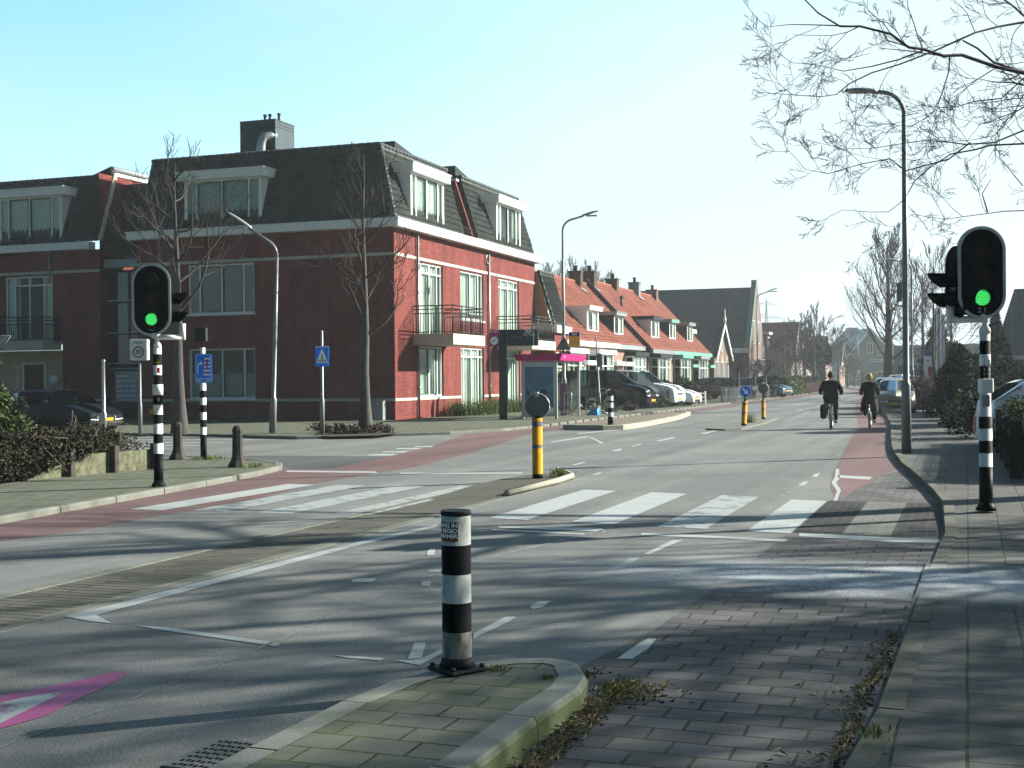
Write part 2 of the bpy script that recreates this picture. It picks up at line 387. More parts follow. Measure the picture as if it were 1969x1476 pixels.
def mosskerb():
    m_, t, b = newmat('kerb_moss'); p = pos(t); n = noise(t, p, 3, 7, .7); n2 = noise(t, p, 120, 2)
    g_ = N(t, 'ShaderNodeNewGeometry'); s = N(t, 'ShaderNodeSeparateXYZ'); L(t, g_.outputs['Normal'], s.inputs[0])
    a = N(t, 'ShaderNodeMath', operation='MULTIPLY_ADD'); L(t, s.outputs[2], a.inputs[0]); a.inputs[1].default_value = -.28; L(t, n, a.inputs[2])
    c = mixc(t, ramp(t, a.outputs[0], [(.22, 0), (.5, 1)]), (.19, .20, .175), (.10, .13, .045))
    c = mixc(t, 1.0, c, mixc(t, n2, (.7,)*3, (1.3,)*3), 'MULTIPLY')
    L(t, c, b.inputs['Base Color']); b.inputs['Roughness'].default_value = .9; bump(t, b, n2, .6, .006); return m_
m_kmoss = mosskerb()
m_soil = M('soil', (.045, .038, .028), .95, var=.4, vs_=14, bst=1.0, bs=50)
m_field = M('field', (.07, .085, .045), .95, var=.3, vs_=.1, bst=.5, bs=5)
# ---------------------------------------------------------------- ground, road, pavements
def px(poly, z=0.0, o=(0, 0), k=1.0): return [gp(o[0]+k*a, o[1]+k*b, z) for a, b in poly]
struct('ground', MB().flat([(-1500, -600), (1500, -600), (1500, 2500), (-1500, 2500)], -.03), m_field)
KR = [(-.55, -6), (-.52, 3), (-.5, 5.3), (-.43, 6.3), (-.38, 8.6), (-.29, 12.2), (-.24, 13.4), (-.31, 16.3), (-.48, 18.1), (-.79, 20.8), (-1.12, 23.4), (-1.37, 26), (-1.58, 28.7), (-1.95, 35), (-2.33, 42), (-2.9, 50), (-4.2, 65), (-6, 90), (-9, 125), (-13, 160), (-20, 200), (-45, 290)]
KL = [(-9.6, -6), (-10.1, 5), (-10.38, 11.6), (-10.7, 14.2), (-11.0, 16.8), (-11.3, 18.8), (-11.65, 20.2), (-12.1, 21.0), (-12.8, 21.6), (-13.8, 22.1), (-16, 22.6), (-22, 23.0), (-60, 23.6)]
KF = [(-60, 32.5), (-24, 32.2), (-20.5, 31.9), (-18.6, 31.2), (-17.4, 31.0), (-16.5, 31.8), (-15.5, 33.2), (-14.3, 34.5), (-13.5, 36.6), (-13.3, 40), (-13.4, 60), (-13.6, 78), (-13.7, 112), (-14.6, 145), (-18, 180), (-26, 215), (-55, 300)]
struct('road', MB().flat([(-60, -6)] + [(x+2 if i else x, y) for i, (x, y) in enumerate([(8, -6)])] + [(8, 60), (2, 120), (-8, 200), (-40, 300), (-70, 300), (-60, 40)], 0.0), m_asph)
# pavements with their kerbs
def slab(name, poly, z, mt): return struct(name, MB().prism(poly, -.02, z), mt)
def inset(line, d):               # offset a polyline sideways (right side positive)
    o = []
    for i, p in enumerate(line):
        a = line[max(i-1, 0)]; b = line[min(i+1, len(line)-1)]
        t = Vector((b[0]-a[0], b[1]-a[1])).normalized(); o.append((p[0]+t.y*d, p[1]-t.x*d))
    return o
def kerb(name, line, d, zi, zt, mt, bl=1.0):
    mb = MB(); other = inset(line, d); rr = random.Random(3)
    for i in range(len(line)-1):
        a, b, c, e = line[i], line[i+1], other[i+1], other[i]
        n = max(1, int((Vector(b)-Vector(a)).length/bl)) if (Vector(b)-Vector(a)).length < 60 else 20
        for j in range(n):
            t0 = j/n+.004; t1 = (j+1)/n-.004
            q = lambda u, w_, t: (u[0]+(w_[0]-u[0])*t, u[1]+(w_[1]-u[1])*t)
            P0, P1, P2, P3 = q(a, b, t0), q(a, b, t1), q(e, c, t1), q(e, c, t0); jt = rr.uniform(-.003, .003)
            h = (zt(P0[1]) if callable(zt) else zt)+jt; hb = (zt(P1[1]) if callable(zt) else zt)+jt
            if d != 0:
                f = .12
                i0 = q(P0, P3, f); i1 = q(P1, P2, f)
                mb.add([(P0[0], P0[1], -.02), (P1[0], P1[1], -.02), (P0[0], P0[1], h-.02), (P1[0], P1[1], hb-.02), (i0[0], i0[1], h), (i1[0], i1[1], hb), (P3[0], P3[1], h), (P2[0], P2[1], hb), (P3[0], P3[1], -.02), (P2[0], P2[1], -.02)],
                       [(0, 1, 3, 2), (2, 3, 5, 4), (4, 5, 7, 6), (6, 7, 9, 8), (0, 2, 4, 6, 8), (1, 9, 7, 5, 3)])
    return struct(name, mb, mt)
KRi = inset(KR, .13); KLi = inset(KL, -.13); KFi = inset(KF, -.13)
hz_ = lambda y: .018 if y < 12 else (.018+.067*(y-12)/5 if y < 17 else .085)
mb = MB()
for i in range(len(KRi)-1):
    (a, b), (c, d) = KRi[i], KRi[i+1]; 
    for j in range(6):
        q0, q1 = j/6, (j+1)/6; A_ = (a+(c-a)*q0, b+(d-b)*q0); B_ = (a+(c-a)*q1, b+(d-b)*q1); z0, z1 = hz_(A_[1])-.008, hz_(B_[1])-.008
        mb.add([(*A_, z0), (60, A_[1], z0), (60, B_[1], z1), (*B_, z1)], [(0, 1, 2, 3)])
struct('pavement_right', mb, m_walk)
kerb('kerb_right', KR, .13, 0, hz_, m_kerbD)
struct('pavement_left', MB().prism(KLi+[(-60, -6)], -.02, .075), m_tileG)
kerb('kerb_left', KL, -.13, 0, .085, m_kerb)
struct('pavement_far', MB().prism(KFi+[(-200, 300), (-200, 32.5)], -.02, .075), m_tileG)
kerb('kerb_far', KF, -.13, 0, .085, m_kerb)
# paved lane in the foreground, with the brick zebra panels let into it
lane = [(-1.95, -6), (-1.95, 6.0), (-2.05, 6.7), (-1.89, 7.9), (-1.81, 9.9), (-1.75, 12.6), (-1.71, 16.7), (-1.55, 17.6), (-1.45, 19.6), (-1.3, 21.6), (-1.0, 22.6)]
struct('paved_lane', MB().flat(lane+[p for p in KR[::-1] if p[1] < 22.5], .0015), m_lane)
struct('paved_lane_bricks', MB().flat([(-1.70, 13.25), (-1.22, 13.25), (-1.22, 16.8), (-1.70, 16.8)], .003).flat([(-.74, 13.25), (-.26, 13.3), (-.33, 16.75), (-.74, 16.75)], .003), m_darkb)
struct('paved_lane_white_bricks', MB().flat([(-1.22, 13.25), (-.74, 13.25), (-.74, 16.8), (-1.22, 16.8)], .003), m_lightb)
# red cycle lanes
RL = px([(0, 1041), (150, 1021), (313, 990), (400, 979), (480, 963), (600, 931), (700, 913), (792, 899), (904, 871), (995, 842), (1050, 828)])
struct('cycle_lane_left', MB().flat(KL[1:8]+px([(560, 902), (640, 901), (757, 875), (833, 857), (874, 842)])+[(-13.95, 34.9), (-13.5, 36.6), (-13.3, 40), (-12.1, 40)]+RL[::-1]+[(-9.0, 5)], .0015), m_red)
struct('cycle_lane_left_far', MB().flat([(-12.1, 40), (-13.3, 40), (-13.4, 60), (-13.6, 78), (-13.7, 112), (-14.6, 145), (-18, 180), (-17, 180), (-13.4, 145), (-12.4, 112), (-12.3, 78), (-12.1, 60)], .0015), m_red)
RR = [(-1.62, 16.9), (-1.9, 19), (-2.12, 21.6), (-2.5, 28), (-2.75, 32), (-3.3, 42), (-4.0, 50), (-5.3, 65), (-7.1, 90), (-10.1, 125), (-14, 160)]
RRi = [(-12.9, 160), (-9, 125), (-6, 90), (-4.2, 65), (-2.9, 50), (-2.33, 42), (-1.58, 28.7), (-1.37, 26), (-1.1, 23), (-1.3, 21.6), (-1.45, 19.6), (-1.55, 17.6)]
struct('cycle_lane_right', MB().flat(RR+RRi, .002), m_red)
struct('asphalt_patch', MB().flat(px([(430, 886), (470, 876), (620, 876), (790, 878), (757, 882), (640, 902), (555, 903), (500, 891)]), .001), m_asph2)
# median strip: brick flush with the road between two pale edge bands, ending in a raised nose
struct('median_strip', MB().flat([(-6.78, -6), (-6.78, 16.4), (-5.98, 16.4), (-5.98, -6)], .002), m_medb)
nose = [(-6.82, 16.2), (-6.86, 18.6), (-6.72, 19.5), (-6.45, 19.9), (-6.2, 19.75), (-5.98, 19.3), (-5.9, 18.4), (-5.98, 16.2)]
mb = MB(); mb.prism([(-6.85, 17.4)]+nose[1:-1]+[(-5.93, 17.4)], -.01, .05)
mb.add([(-6.82, 15.6, .003), (-5.98, 15.6, .003), (-5.93, 17.4, .05), (-6.85, 17.4, .05)], [(0, 1, 2, 3)])
struct('median_nose', mb, m_medb)
mk = MB()
for i in range(26): mk.box(-5.98, -5.86, -6+i, -6+i+.99, -.01, .008)
for i in range(26): mk.box(-6.92, -6.80, -6+i, -6+i+.99, -.01, .007)
struct('median_edge_band', mk, m_kerb)
mk = MB(); mk.tube([(-5.93, 16.3, .045), (-5.86, 18.4, .06), (-5.93, 19.35, .06), (-6.17, 19.85, .06), (-6.45, 20.0, .05)], .05, 6)
struct('median_nose_kerb', mk, m_kerbL)
# painted markings
z8 = .0042
pm = MB(); pw = MB(); pf = MB(); pp = MB()
for (x0, x1, a, b) in ((-5.22, -4.72, 13.75, 17.62), (-4.18, -3.66, 13.6, 17.42), (-2.18, -1.72, 13.28, 16.85)): pm.flat([(x0, a), (x1, a-.1), (x1, b-.1), (x0, b)], z8)
pw.flat([(-3.16, 13.42), (-2.62, 13.34), (-2.64, 17.1), (-3.16, 17.25)], z8)
for i, (x0, a, b) in enumerate(((-9.97, 13.5, 17.46), (-9.12, 13.6, 17.5), (-8.18, 13.55, 17.6), (-7.2, 13.7, 17.75))):
    (pm if i in (0,) else pw).flat([(x0, a), (x0+.49, a), (x0+.49, b), (x0, b)], z8)
o2 = (600, 840); k2 = .431; o3 = (1200, 840); o1 = (0, 840); k1 = .4308
for pl in ([(830, 398), (1290, 408), (1310, 424), (1060, 414), (830, 407)], [(800, 411), (1220, 432), (1215, 438), (800, 417)], [(175, 640), (190, 632), (290, 632), (270, 648), (180, 650)],
           [(515, 510), (530, 499), (550, 500), (545, 530), (510, 530)], [(520, 595), (585, 588), (585, 604), (520, 603)], [(490, 648), (532, 645), (525, 668), (487, 665)],
           [(970, 760), (1010, 735), (1068, 733), (1025, 762), (985, 770)], [(720, 880), (860, 805), (912, 803), (880, 825), (720, 900)], [(1320, 595), (1420, 541), (1465, 540), (1390, 585)],
           [(1360, 992), (1440, 935), (1500, 900), (1535, 903), (1500, 945), (1430, 992)],
           [(425, 1000), (455, 920), (508, 920), (488, 990)], [(370, 1000), (450, 993), (500, 985), (600, 937), (600, 957), (480, 1020)], [(90, 975), (320, 988), (310, 1000), (150, 987)]):
    pm.flat(px(pl, 0, o2, k2), z8)
for pl in ([(780, 430), (870, 434), (1420, 460), (1422, 473), (1200, 470), (780, 444)], [(75, 430), (330, 439), (730, 458), (715, 470), (480, 456), (75, 440)], [(85, 524), (215, 462), (265, 460), (110, 526)],
           [(835, 180), (850, 165), (875, 162), (860, 180)], [(775, 217), (800, 200), (825, 200), (800, 218)], [(955, 171), (1107, 179), (1095, 191), (955, 182)],
           [(945, 142), (958, 142), (962, 185), (945, 205), (968, 237), (950, 285), (933, 285), (950, 242), (925, 205), (940, 180)]):
    pm.flat(px(pl, 0, o3, k2), z8)
for pl in ([(690, 268), (735, 243), (755, 243), (715, 268)], [(885, 138), (895, 127), (912, 125), (905, 138)], [(940, 82), (955, 74), (968, 75), (958, 83)]): pf.flat(px(pl, 0, o3, k2), z8)
for pl in ([(290, 803), (1625, 463), (1950, 391), (1950, 403), (1625, 479), (430, 797), (500, 834), (400, 824)], [(610, 843), (750, 852), (1250, 923), (1240, 938), (700, 861)]): pm.flat(px(pl, 0, o1, k1), z8)
pw.flat(px([(0, 1190), (110, 1165), (300, 1135), (0, 1282)], 0, o1, k1), z8+.0006)
pp.flat(px([(0, 1158), (300, 1100), (520, 1050), (570, 1052), (560, 1066), (480, 1112), (330, 1182), (200, 1248), (0, 1305)], 0, o1, k1), z8)
o4 = (480, 560); k4 = .29457
for pl in ([(775, 1067), (870, 1061), (965, 1063), (925, 1073), (775, 1073)], [(870, 1045), (1045, 1043), (1010, 1053), (870, 1051)], [(955, 1024), (1125, 1021), (1100, 1032), (955, 1031)], [(1075, 1010), (1205, 1009), (1180, 1017), (1075, 1015)]): pm.flat(px(pl, 0, o4, k4), z8)
pm.flat(px([(551, 904.5), (722, 906.5), (727, 909.5), (551, 907.5)]), z8); pm.flat(px([(770, 909), (1005, 908.6), (1005, 911), (770, 911.5)]), z8)
o6 = (1060, 780); k6 = .1828
for pl in ([(0, 378), (180, 348), (385, 320), (402, 329), (0, 387)], [(388, 325), (420, 330), (550, 390), (530, 402)], [(1110, 368), (1280, 330), (1310, 337), (1125, 377)], [(845, 423), (950, 396), (935, 412), (845, 430)], [(640, 468), (750, 448), (720, 475), (640, 477)],
           [(215, 622), (340, 590), (362, 597), (250, 628)], [(0, 658), (120, 648), (20, 674)], [(430, 724), (540, 693), (495, 724), (430, 730)], [(1560, 292), (1720, 260), (1745, 262), (1620, 297)], [(270, 288), (720, 249), (715, 257), (280, 297)]): pm.flat(px(pl, 0, o6, k6), z8)
for i, v in enumerate((839.5, 845, 850.5, 856, 862, 868.5)):
    pf.flat(px([(226, v-.9), (600-i*62, v-.4+.4*i), (600-i*62-14, v+.9+.4*i), (226, v+1.0)]), z8); pw.flat(px([(226, v-.8), (560-i*58, v-.3), (548-i*58, v+.7), (226, v+.8)]), z8+.0006)
seam = [(0, 1436), (250, 1345), (500, 1245), (716, 1150), (870, 1090), (1010, 1055), (1180, 1014)]
for i in range(len(seam)-1):
    (a, b), (c, d) = seam[i], seam[i+1]; pf.flat(px([(a, b), (c, d), (c, d+1.8), (a, b+2.6)]), z8)
# far centre dashes and the long pale wedge behind the second island
for i in range(9): pm.flat([(-7.6-.02*i, 60+i*9), (-7.48-.02*i, 60+i*9), (-7.48-.02*i, 63+i*9), (-7.6-.02*i, 63+i*9)], z8)
pf.flat(px([(1500, 812), (1555, 789), (1560, 793), (1520, 812)]), z8)
struct('road_markings', pm, m_paint); struct('road_markings_worn', pw, m_paintw); struct('road_markings_faint', pf, m_faint); struct('pink_triangle_marking', pp, m_pink)
def glintmat():  # painted sunlight: pale speckled oval that fades out at its edge
    m_, t, b = newmat('sun_glint_patch'); p = pos(t); mp = N(t, 'ShaderNodeMapping'); mp.inputs['Location'].default_value = (1.3, -10.35, 0); mp.inputs['Scale'].default_value = (.30, .85, 0); mp.vector_type = 'TEXTURE' if False else 'POINT'
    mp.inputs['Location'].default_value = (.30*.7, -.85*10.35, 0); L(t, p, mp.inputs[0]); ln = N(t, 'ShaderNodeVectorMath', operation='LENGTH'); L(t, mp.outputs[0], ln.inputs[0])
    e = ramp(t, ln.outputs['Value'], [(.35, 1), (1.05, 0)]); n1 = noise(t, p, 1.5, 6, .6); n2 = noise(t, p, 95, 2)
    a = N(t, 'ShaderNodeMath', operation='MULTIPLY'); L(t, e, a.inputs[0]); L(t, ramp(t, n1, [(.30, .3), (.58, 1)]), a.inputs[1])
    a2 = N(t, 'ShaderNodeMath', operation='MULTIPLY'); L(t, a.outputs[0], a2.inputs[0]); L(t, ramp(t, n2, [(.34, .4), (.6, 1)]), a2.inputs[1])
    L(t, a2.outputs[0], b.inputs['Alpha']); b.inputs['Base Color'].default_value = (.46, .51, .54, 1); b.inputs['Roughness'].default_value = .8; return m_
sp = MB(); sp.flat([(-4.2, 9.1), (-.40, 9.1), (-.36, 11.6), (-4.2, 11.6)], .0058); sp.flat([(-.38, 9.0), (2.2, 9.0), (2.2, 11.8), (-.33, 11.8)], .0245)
struct('sun_glint_patch', sp, glintmat())  # glint of sunlit paving, painted on see-through sheets over lane and pavement
# foreground traffic island
ISL = [(-2.75, -3), (-2.78, 4.5), (-2.76, 5.3), (-2.70, 5.75), (-2.55, 6.15), (-2.33, 6.38), (-2.1, 6.47), (-1.92, 6.38), (-1.80, 6.12), (-1.76, 5.85), (-1.79, 5.3), (-1.80, 4.5), (-1.80, -3)]
struct('island_paving', MB().prism(inset(ISL, .12)[1:-1]+[(-1.92, -2.9), (-2.63, -2.9)], -.01, .112), m_tileI)
mb = MB(); inn = inset(ISL, .15)
def kseg(a, b, c, e, h):
    f = lambda u, w_, t: (u[0]+(w_[0]-u[0])*t, u[1]+(w_[1]-u[1])*t)
    i0, i1 = f(a, e, .14), f(b, c, .14); j0, j1 = f(a, e, .07), f(b, c, .07)
    mb.add([(*a, -.02), (*b, -.02), (*a, h-.03), (*b, h-.03), (*j0, h-.010), (*j1, h-.010), (*i0, h), (*i1, h), (*e, h), (*c, h), (*e, -.02), (*c, -.02)],
           [(0, 1, 3, 2), (2, 3, 5, 4), (4, 5, 7, 6), (6, 7, 9, 8), (0, 2, 4, 6, 8, 10), (1, 11, 9, 7, 5, 3)], 0, False)
cuts = {8: 1}
for i in range(len(ISL)-1):
    a, b, c, e = ISL[i], ISL[i+1], inn[i+1], inn[i]; ln = (Vector(b)-Vector(a)).length; n = max(1, round(ln/.62)) if ln > .6 else 1
    for j in range(n):
        g0 = .006 if (ln > .6) else 0; f = lambda u, w_, t: (u[0]+(w_[0]-u[0])*t, u[1]+(w_[1]-u[1])*t)
        t0 = j/n+g0/ln*1.2; t1 = (j+1)/n-g0/ln*1.2
        kseg(f(a, b, t0), f(a, b, t1), f(e, c, t1), f(e, c, t0), .116)
struct('island_kerb', mb, m_kmoss)
# bus stop platform island, and the small islands further along the road
bp = [(-12.0, 38.6), (-11.4, 38.2), (-10.5, 38.1), (-10.1, 38.6), (-10.15, 42), (-10.5, 48), (-11.2, 53.6), (-11.8, 54.6), (-12.0, 53)]
struct('platform_paving', MB().prism(bp, -.01, .13), paving('platform_tile', (.19, .175, .125), (.16, .15, .11), (.09, .08, .06), .3, .3, .006))
kerb('platform_kerb', [(-12.05, 38.4), (-11.4, 38.05), (-10.6, 37.9), (-10.1, 38.4), (-10.0, 39), (-10.05, 42), (-10.4, 48), (-11.15, 53.7), (-11.9, 54.8)], -.16, 0, .16, m_kerbL)
slab('small_island', [(-7.55, 38.6), (-6.9, 38.2), (-6.5, 38.8), (-6.55, 44), (-6.9, 49.6), (-7.4, 49.6), (-7.6, 44)], .05, m_kerb)
# ---------------------------------------------------------------- building helpers
m_brickR = brick('brick_red', (.255, .050, .043), (.138, .023, .020), (.22, .11, .09), var=.2)
m_brickP = brick('brick_pink', (.34, .19, .145), (.25, .13, .10), (.38, .33, .28), bh=.07)
m_brickB = brick('brick_brown', (.20, .145, .11), (.15, .10, .08), (.26, .23, .19), bh=.07)
m_brickY = brick('brick_yellow', (.36, .30, .20), (.30, .24, .16), (.36, .33, .27), bh=.07)
m_white = M('white_paint', (.74, .76, .74), .5, var=.05, dirt=.12)
m_cream = M('cream_stone', (.52, .50, .40), .8, var=.12, dirt=.2, bst=.2)
m_stone = M('stone_band', (.40, .41, .35), .8, var=.12, dirt=.3, bst=.2)
m_grn = M('green_sash', (.045, .10, .085), .4, var=.08)
m_grnL = M('green_gutter', (.12, .33, .24), .5, var=.1)
m_dark = M('dark_metal', (.018, .021, .023), .45, var=.15)
m_grey = M('grey_metal', (.24, .26, .27), .4, metal=.5, var=.1)
m_zinc = M('zinc', (.30, .34, .36), .4, metal=.6, var=.15)
m_galv = M('galvanised', (.40, .43, .44), .35, metal=.7, var=.12)
m_room = M('room_dark', (.02, .024, .024), .9)
m_curt = M('curtain', (.78, .82, .76), .9, var=.06)
m_curtG = M('curtain_grey', (.30, .36, .36), .9, var=.1)
m_glass = glassmat('window_glass', (.86, .96, .92), .10, .22)
m_glassD = glassmat('dark_window_glass', (.35, .42, .42), .4)
m_tile = M('pantile_dark', (.042, .052, .048), .42, var=.3, vs_=1.5, bst=.3, bs=40, dirt=.3)
m_tileS = M('pantile_shadow_side', (.040, .048, .046), .5, var=.3, vs_=1.5, bst=.3, bs=40)
m_roofO = roofmat('orange_tiles', (.20, .066, .045), 'y', .26, .24, .2)
m_roofD = roofmat('dark_tiles_x', (.05, .06, .055), 'x', .3, .3)
m_roofDy = roofmat('dark_tiles_y', (.05, .06, .055), 'y', .3, .3)
m_roofG = roofmat('grey_tiles', (.13, .15, .15), 'y', .3, .3)
m_tan = M('tan_boards', (.33, .20, .10), .7, var=.12, vs_=2)
m_beige = M('beige_boards', (.40, .34, .24), .7, var=.08)
m_brown = M('brown_door', (.10, .045, .035), .5)
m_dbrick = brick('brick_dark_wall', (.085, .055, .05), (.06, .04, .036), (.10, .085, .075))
def FR(kind, pos_):                 # facade frame: (a along wall, z, d inward) -> world
    if kind == 'X+': return lambda a, z, d=0.0: (pos_-d, a, z)
    if kind == 'X-': return lambda a, z, d=0.0: (pos_+d, a, z)
    return lambda a, z, d=0.0: (a, pos_+d, z)
def rbox(mb, F, a0, a1, z0, z1, d0, d1, mi=0):
    v = [F(a, z, d) for a in (a0, a1) for z in (z0, z1) for d in (d0, d1)]
    mb.add(v, [(0, 1, 3, 2), (4, 6, 7, 5), (0, 4, 5, 1), (2, 3, 7, 6), (0, 2, 6, 4), (1, 5, 7, 3)], mi)
def wall(mb, F, a0, a1, z0, z1, holes=(), depth=.14, mi=0):
    As = sorted({a0, a1, *[h[0] for h in holes], *[h[1] for h in holes]}); Zs = sorted({z0, z1, *[h[2] for h in holes], *[h[3] for h in holes]})
    for i in range(len(As)-1):
        for j in range(len(Zs)-1):
            ca = (As[i]+As[i+1])/2; cz = (Zs[j]+Zs[j+1])/2
            if any(h[0] < ca < h[1] and h[2] < cz < h[3] for h in holes): continue
            mb.add([F(As[i], Zs[j]), F(As[i+1], Zs[j]), F(As[i+1], Zs[j+1]), F(As[i], Zs[j+1])], [(0, 1, 2, 3)], mi)
    for h in holes:
        b0, b1, c0, c1 = h[:4]
        for (p, q) in (((b0, c0), (b1, c0)), ((b1, c0), (b1, c1)), ((b1, c1), (b0, c1)), ((b0, c1), (b0, c0))):
            mb.add([F(p[0], p[1], 0), F(q[0], q[1], 0), F(q[0], q[1], depth), F(p[0], p[1], depth)], [(0, 1, 2, 3)], mi)
_rw = random.Random(11)
def window(root, F, a0, a1, z0, z1, divs=(), tr=(), d=.10, fw=.07, sash=None, curt=None, fmat=None, gl=None, name='window', cw=1.0, sill=False, dd=.07):
    """divs: mullion fractions; tr: transom heights (fraction); sash: cells with a coloured inner frame; curt: None/'full'/'sides'/'blind'"""
    mb = MB(); fmat = fmat or m_white
    for (b0, b1, c0, c1) in ((a0, a0+fw, z0, z1), (a1-fw, a1, z0, z1), (a0+fw, a1-fw, z1-fw, z1), (a0+fw, a1-fw, z0, z0+fw)): rbox(mb, F, b0, b1, c0, c1, d-.03, d+.05)
    ed = [a0+fw*.5]+[a0+(a1-a0)*q for q in divs]+[a1-fw*.5]
    for q in ed[1:-1]: rbox(mb, F, q-fw*.45, q+fw*.45, z0+fw, z1-fw, d-.027, d+.05)
    for q in tr:
        zz = z0+(z1-z0)*q; rbox(mb, F, a0+fw, a1-fw, zz-fw*.4, zz+fw*.4, d-.024, d+.05)
    if sill: rbox(mb, F, a0-.05, a1+.05, z0-.07, z0-.002, -.05, d)
    o = mb.build(name, fmat, root, True)
    if sash:
        ms = MB(); zt = z0+(z1-z0)*tr[-1] if tr else z1-fw
        for c in sash:
            b0, b1 = ed[c]+fw*.5, ed[c+1]-fw*.5; t = .05
            for (e0, e1, g0, g1) in ((b0, b0+t, z0+fw, zt), (b1-t, b1, z0+fw, zt), (b0+t, b1-t, zt-t, zt), (b0+t, b1-t, z0+fw, z0+fw+t)): rbox(ms, F, e0, e1, g0, g1, d-.015, d+.035)
        ms.build('sash', m_grn, o)
        _fix(o)
    g_ = MB(); g_.add([F(a0+.02, z0+.02, d+.02), F(a1-.02, z0+.02, d+.02), F(a1-.02, z1-.02, d+.02), F(a0+.02, z1-.02, d+.02)], [(0, 1, 2, 3)])
    g_.build('pane', gl or m_glass, o, True)
    r_ = MB(); D2 = d+.9
    P = [F(a0+.01, z0+.01, d+.06), F(a1-.01, z0+.01, d+.06), F(a1-.01, z1-.01, d+.06), F(a0+.01, z1-.01, d+.06), F(a0+.01, z0+.01, D2), F(a1-.01, z0+.01, D2), F(a1-.01, z1-.01, D2), F(a0+.01, z1-.01, D2)]
    r_.add(P, [(4, 5, 6, 7), (0, 1, 5, 4), (1, 2, 6, 5), (2, 3, 7, 6), (3, 0, 4, 7)]); r_.build('room', m_room, o, True)
    if curt:
        cb = MB()
        def folds(b0, b1):
            n = max(4, int((b1-b0)/.035)); pts = []
            for i in range(n+1):
                a = b0+(b1-b0)*i/n; pts.append((a, d+dd+.05+.03*math.sin(i*1.55+_rw.random()*.8)))
            for i in range(n): cb.add([F(pts[i][0], z0+.04, pts[i][1]), F(pts[i+1][0], z0+.04, pts[i+1][1]), F(pts[i+1][0], z1-.04, pts[i+1][1]), F(pts[i][0], z1-.04, pts[i][1])], [(0, 1, 2, 3)])
        if curt == 'full': folds(a0+.03, a1-.03)
        elif curt == 'sides':
            w_ = (a1-a0)*.26*cw; folds(a0+.03, a0+w_); folds(a1-w_, a1-.03)
        elif curt == 'blind':
            n = int((z1-z0)/.05)
            for i in range(n):
                zz = z0+.03+(z1-z0-.06)*i/n; cb.add([F(a0+.03, zz, d+.09), F(a1-.03, zz, d+.09), F(a1-.03, zz+.042, d+.12), F(a0+.03, zz+.042, d+.12)], [(0, 1, 2, 3)])
        elif curt == 'half':
            n = 3
            z1s = z1; cb.add([F(a0+.03, z0+.04, d+.1), F(a1-.03, z0+.04, d+.1), F(a1-.03, z0+(z1-z0)*.5, d+.1), F(a0+.03, z0+(z1-z0)*.5, d+.1)], [(0, 1, 2, 3)])
        cb.build('curtain', m_curt if curt != 'half' else m_curtG, o, True)
    return o
def _fix(o):    # children built before the offset rule: shift to the root's frame
    off = rootloc(o).location
    for c in o.children:
        if c.get('_w'): continue
        for v in c.data.vertices: v.co -= off
        c['_w'] = 1
        del c['_w']
def tiles(mb, A, B, C, D, cw=.25, ch=.30, amp=.028, lap=.03, mi=0, res=6):
    """pantile relief over the quad A(bottom left) B(bottom right) C(top right) D(top left)"""
    A, B, C, D = map(Vector, (A, B, C, D)); Nn = (B-A).cross(D-A).normalized()
    W_ = max((B-A).length, (C-D).length); H_ = max((D-A).length, (C-B).length)
    nu = max(2, int(W_/cw*res)); nv = max(1, round(H_/ch)); b = len(mb.v)
    ax = (B-A).normalized()
    for r in range(nv):
        for e in (0, 1):
            t = (r+e)/nv; Lp = A.lerp(D, t); Rp = B.lerp(C, t)
            for i in range(nu+1):
                p = Lp.lerp(Rp, i/nu); s_ = (p-A).dot(ax); ph = (s_/cw) % 1.0
                h = amp*(math.sin(ph*2*math.pi)*.75+.35*math.sin(ph*4*math.pi)) + (lap if e == 0 else -.004)
                q = p+Nn*h; mb.v.append((q.x, q.y, q.z))
    n1 = nu+1
    for r in range(nv):
        for i in range(nu):
            a0 = b+(2*r)*n1+i; mb.f.append((a0, a0+1, a0+n1+1, a0+n1)); mb.m.append(mi); mb.sm.append(True)
            if r < nv-1: c0 = a0+n1; mb.f.append((c0, c0+1, c0+n1+1, c0+n1)); mb.m.append(mi); mb.sm.append(False)
    return mb
def ridge(mb, A, B, r=.11, n=8, step=.33, mi=0):
    A = Vector(A); B = Vector(B); ln = (B-A).length; k = max(1, int(ln/step))
    for i in range(k):
        mb.tube([A.lerp(B, i/k), A.lerp(B, (i+1)/k-.002)], [r, r*1.18], n, mi)
def dormer(root, F, a0, a1, z0, z1, back, cap=(.25, .32), divs=(.16, .5, .84), curt='full', sash=(1, 2), cheek=None, fr=.0, capm=None, cm=None, slope=0.0, fw=.07, cheekw=.28):
    """box dormer: front window with white cheeks running back, flat roof with a deep fascia"""
    ov, ht = cap; cm = cm or m_white
    # cheeks (side walls) taper back into the roof
    for s_, (b0, b1) in ((0, (a0-cheekw*.0, a0+.06)), (1, (a1-.06, a1))):
        mb = MB(); v = [F(b0, z0, 0), F(b1, z0, 0), F(b1, z1, 0), F(b0, z1, 0), F(b0, z1, back), F(b1, z1, back)]
        mb.add(v, [(0, 1, 2, 3), (0, 3, 4), (1, 5, 2), (3, 2, 5, 4), (0, 4, 5, 1)]); ck = mb.build('dormer_cheek', cm, root, True)
    mc = MB(); rbox(mc, F, a0-ov, a1+ov, z1+.003, z1+ht, -.22, back+.2); rbox(mc, F, a0-ov-.03, a1+ov+.03, z1+ht, z1+ht+.05, -.26, back+.25)
    mc.build('dormer_roof', capm or m_white, root, True)
    w_ = window(root, F, a0+.06, a1-.06, z0, z1-.003, divs, d=.03, sash=sash, curt=curt, fw=fw, name='dormer_window', dd=.05)
    return ck
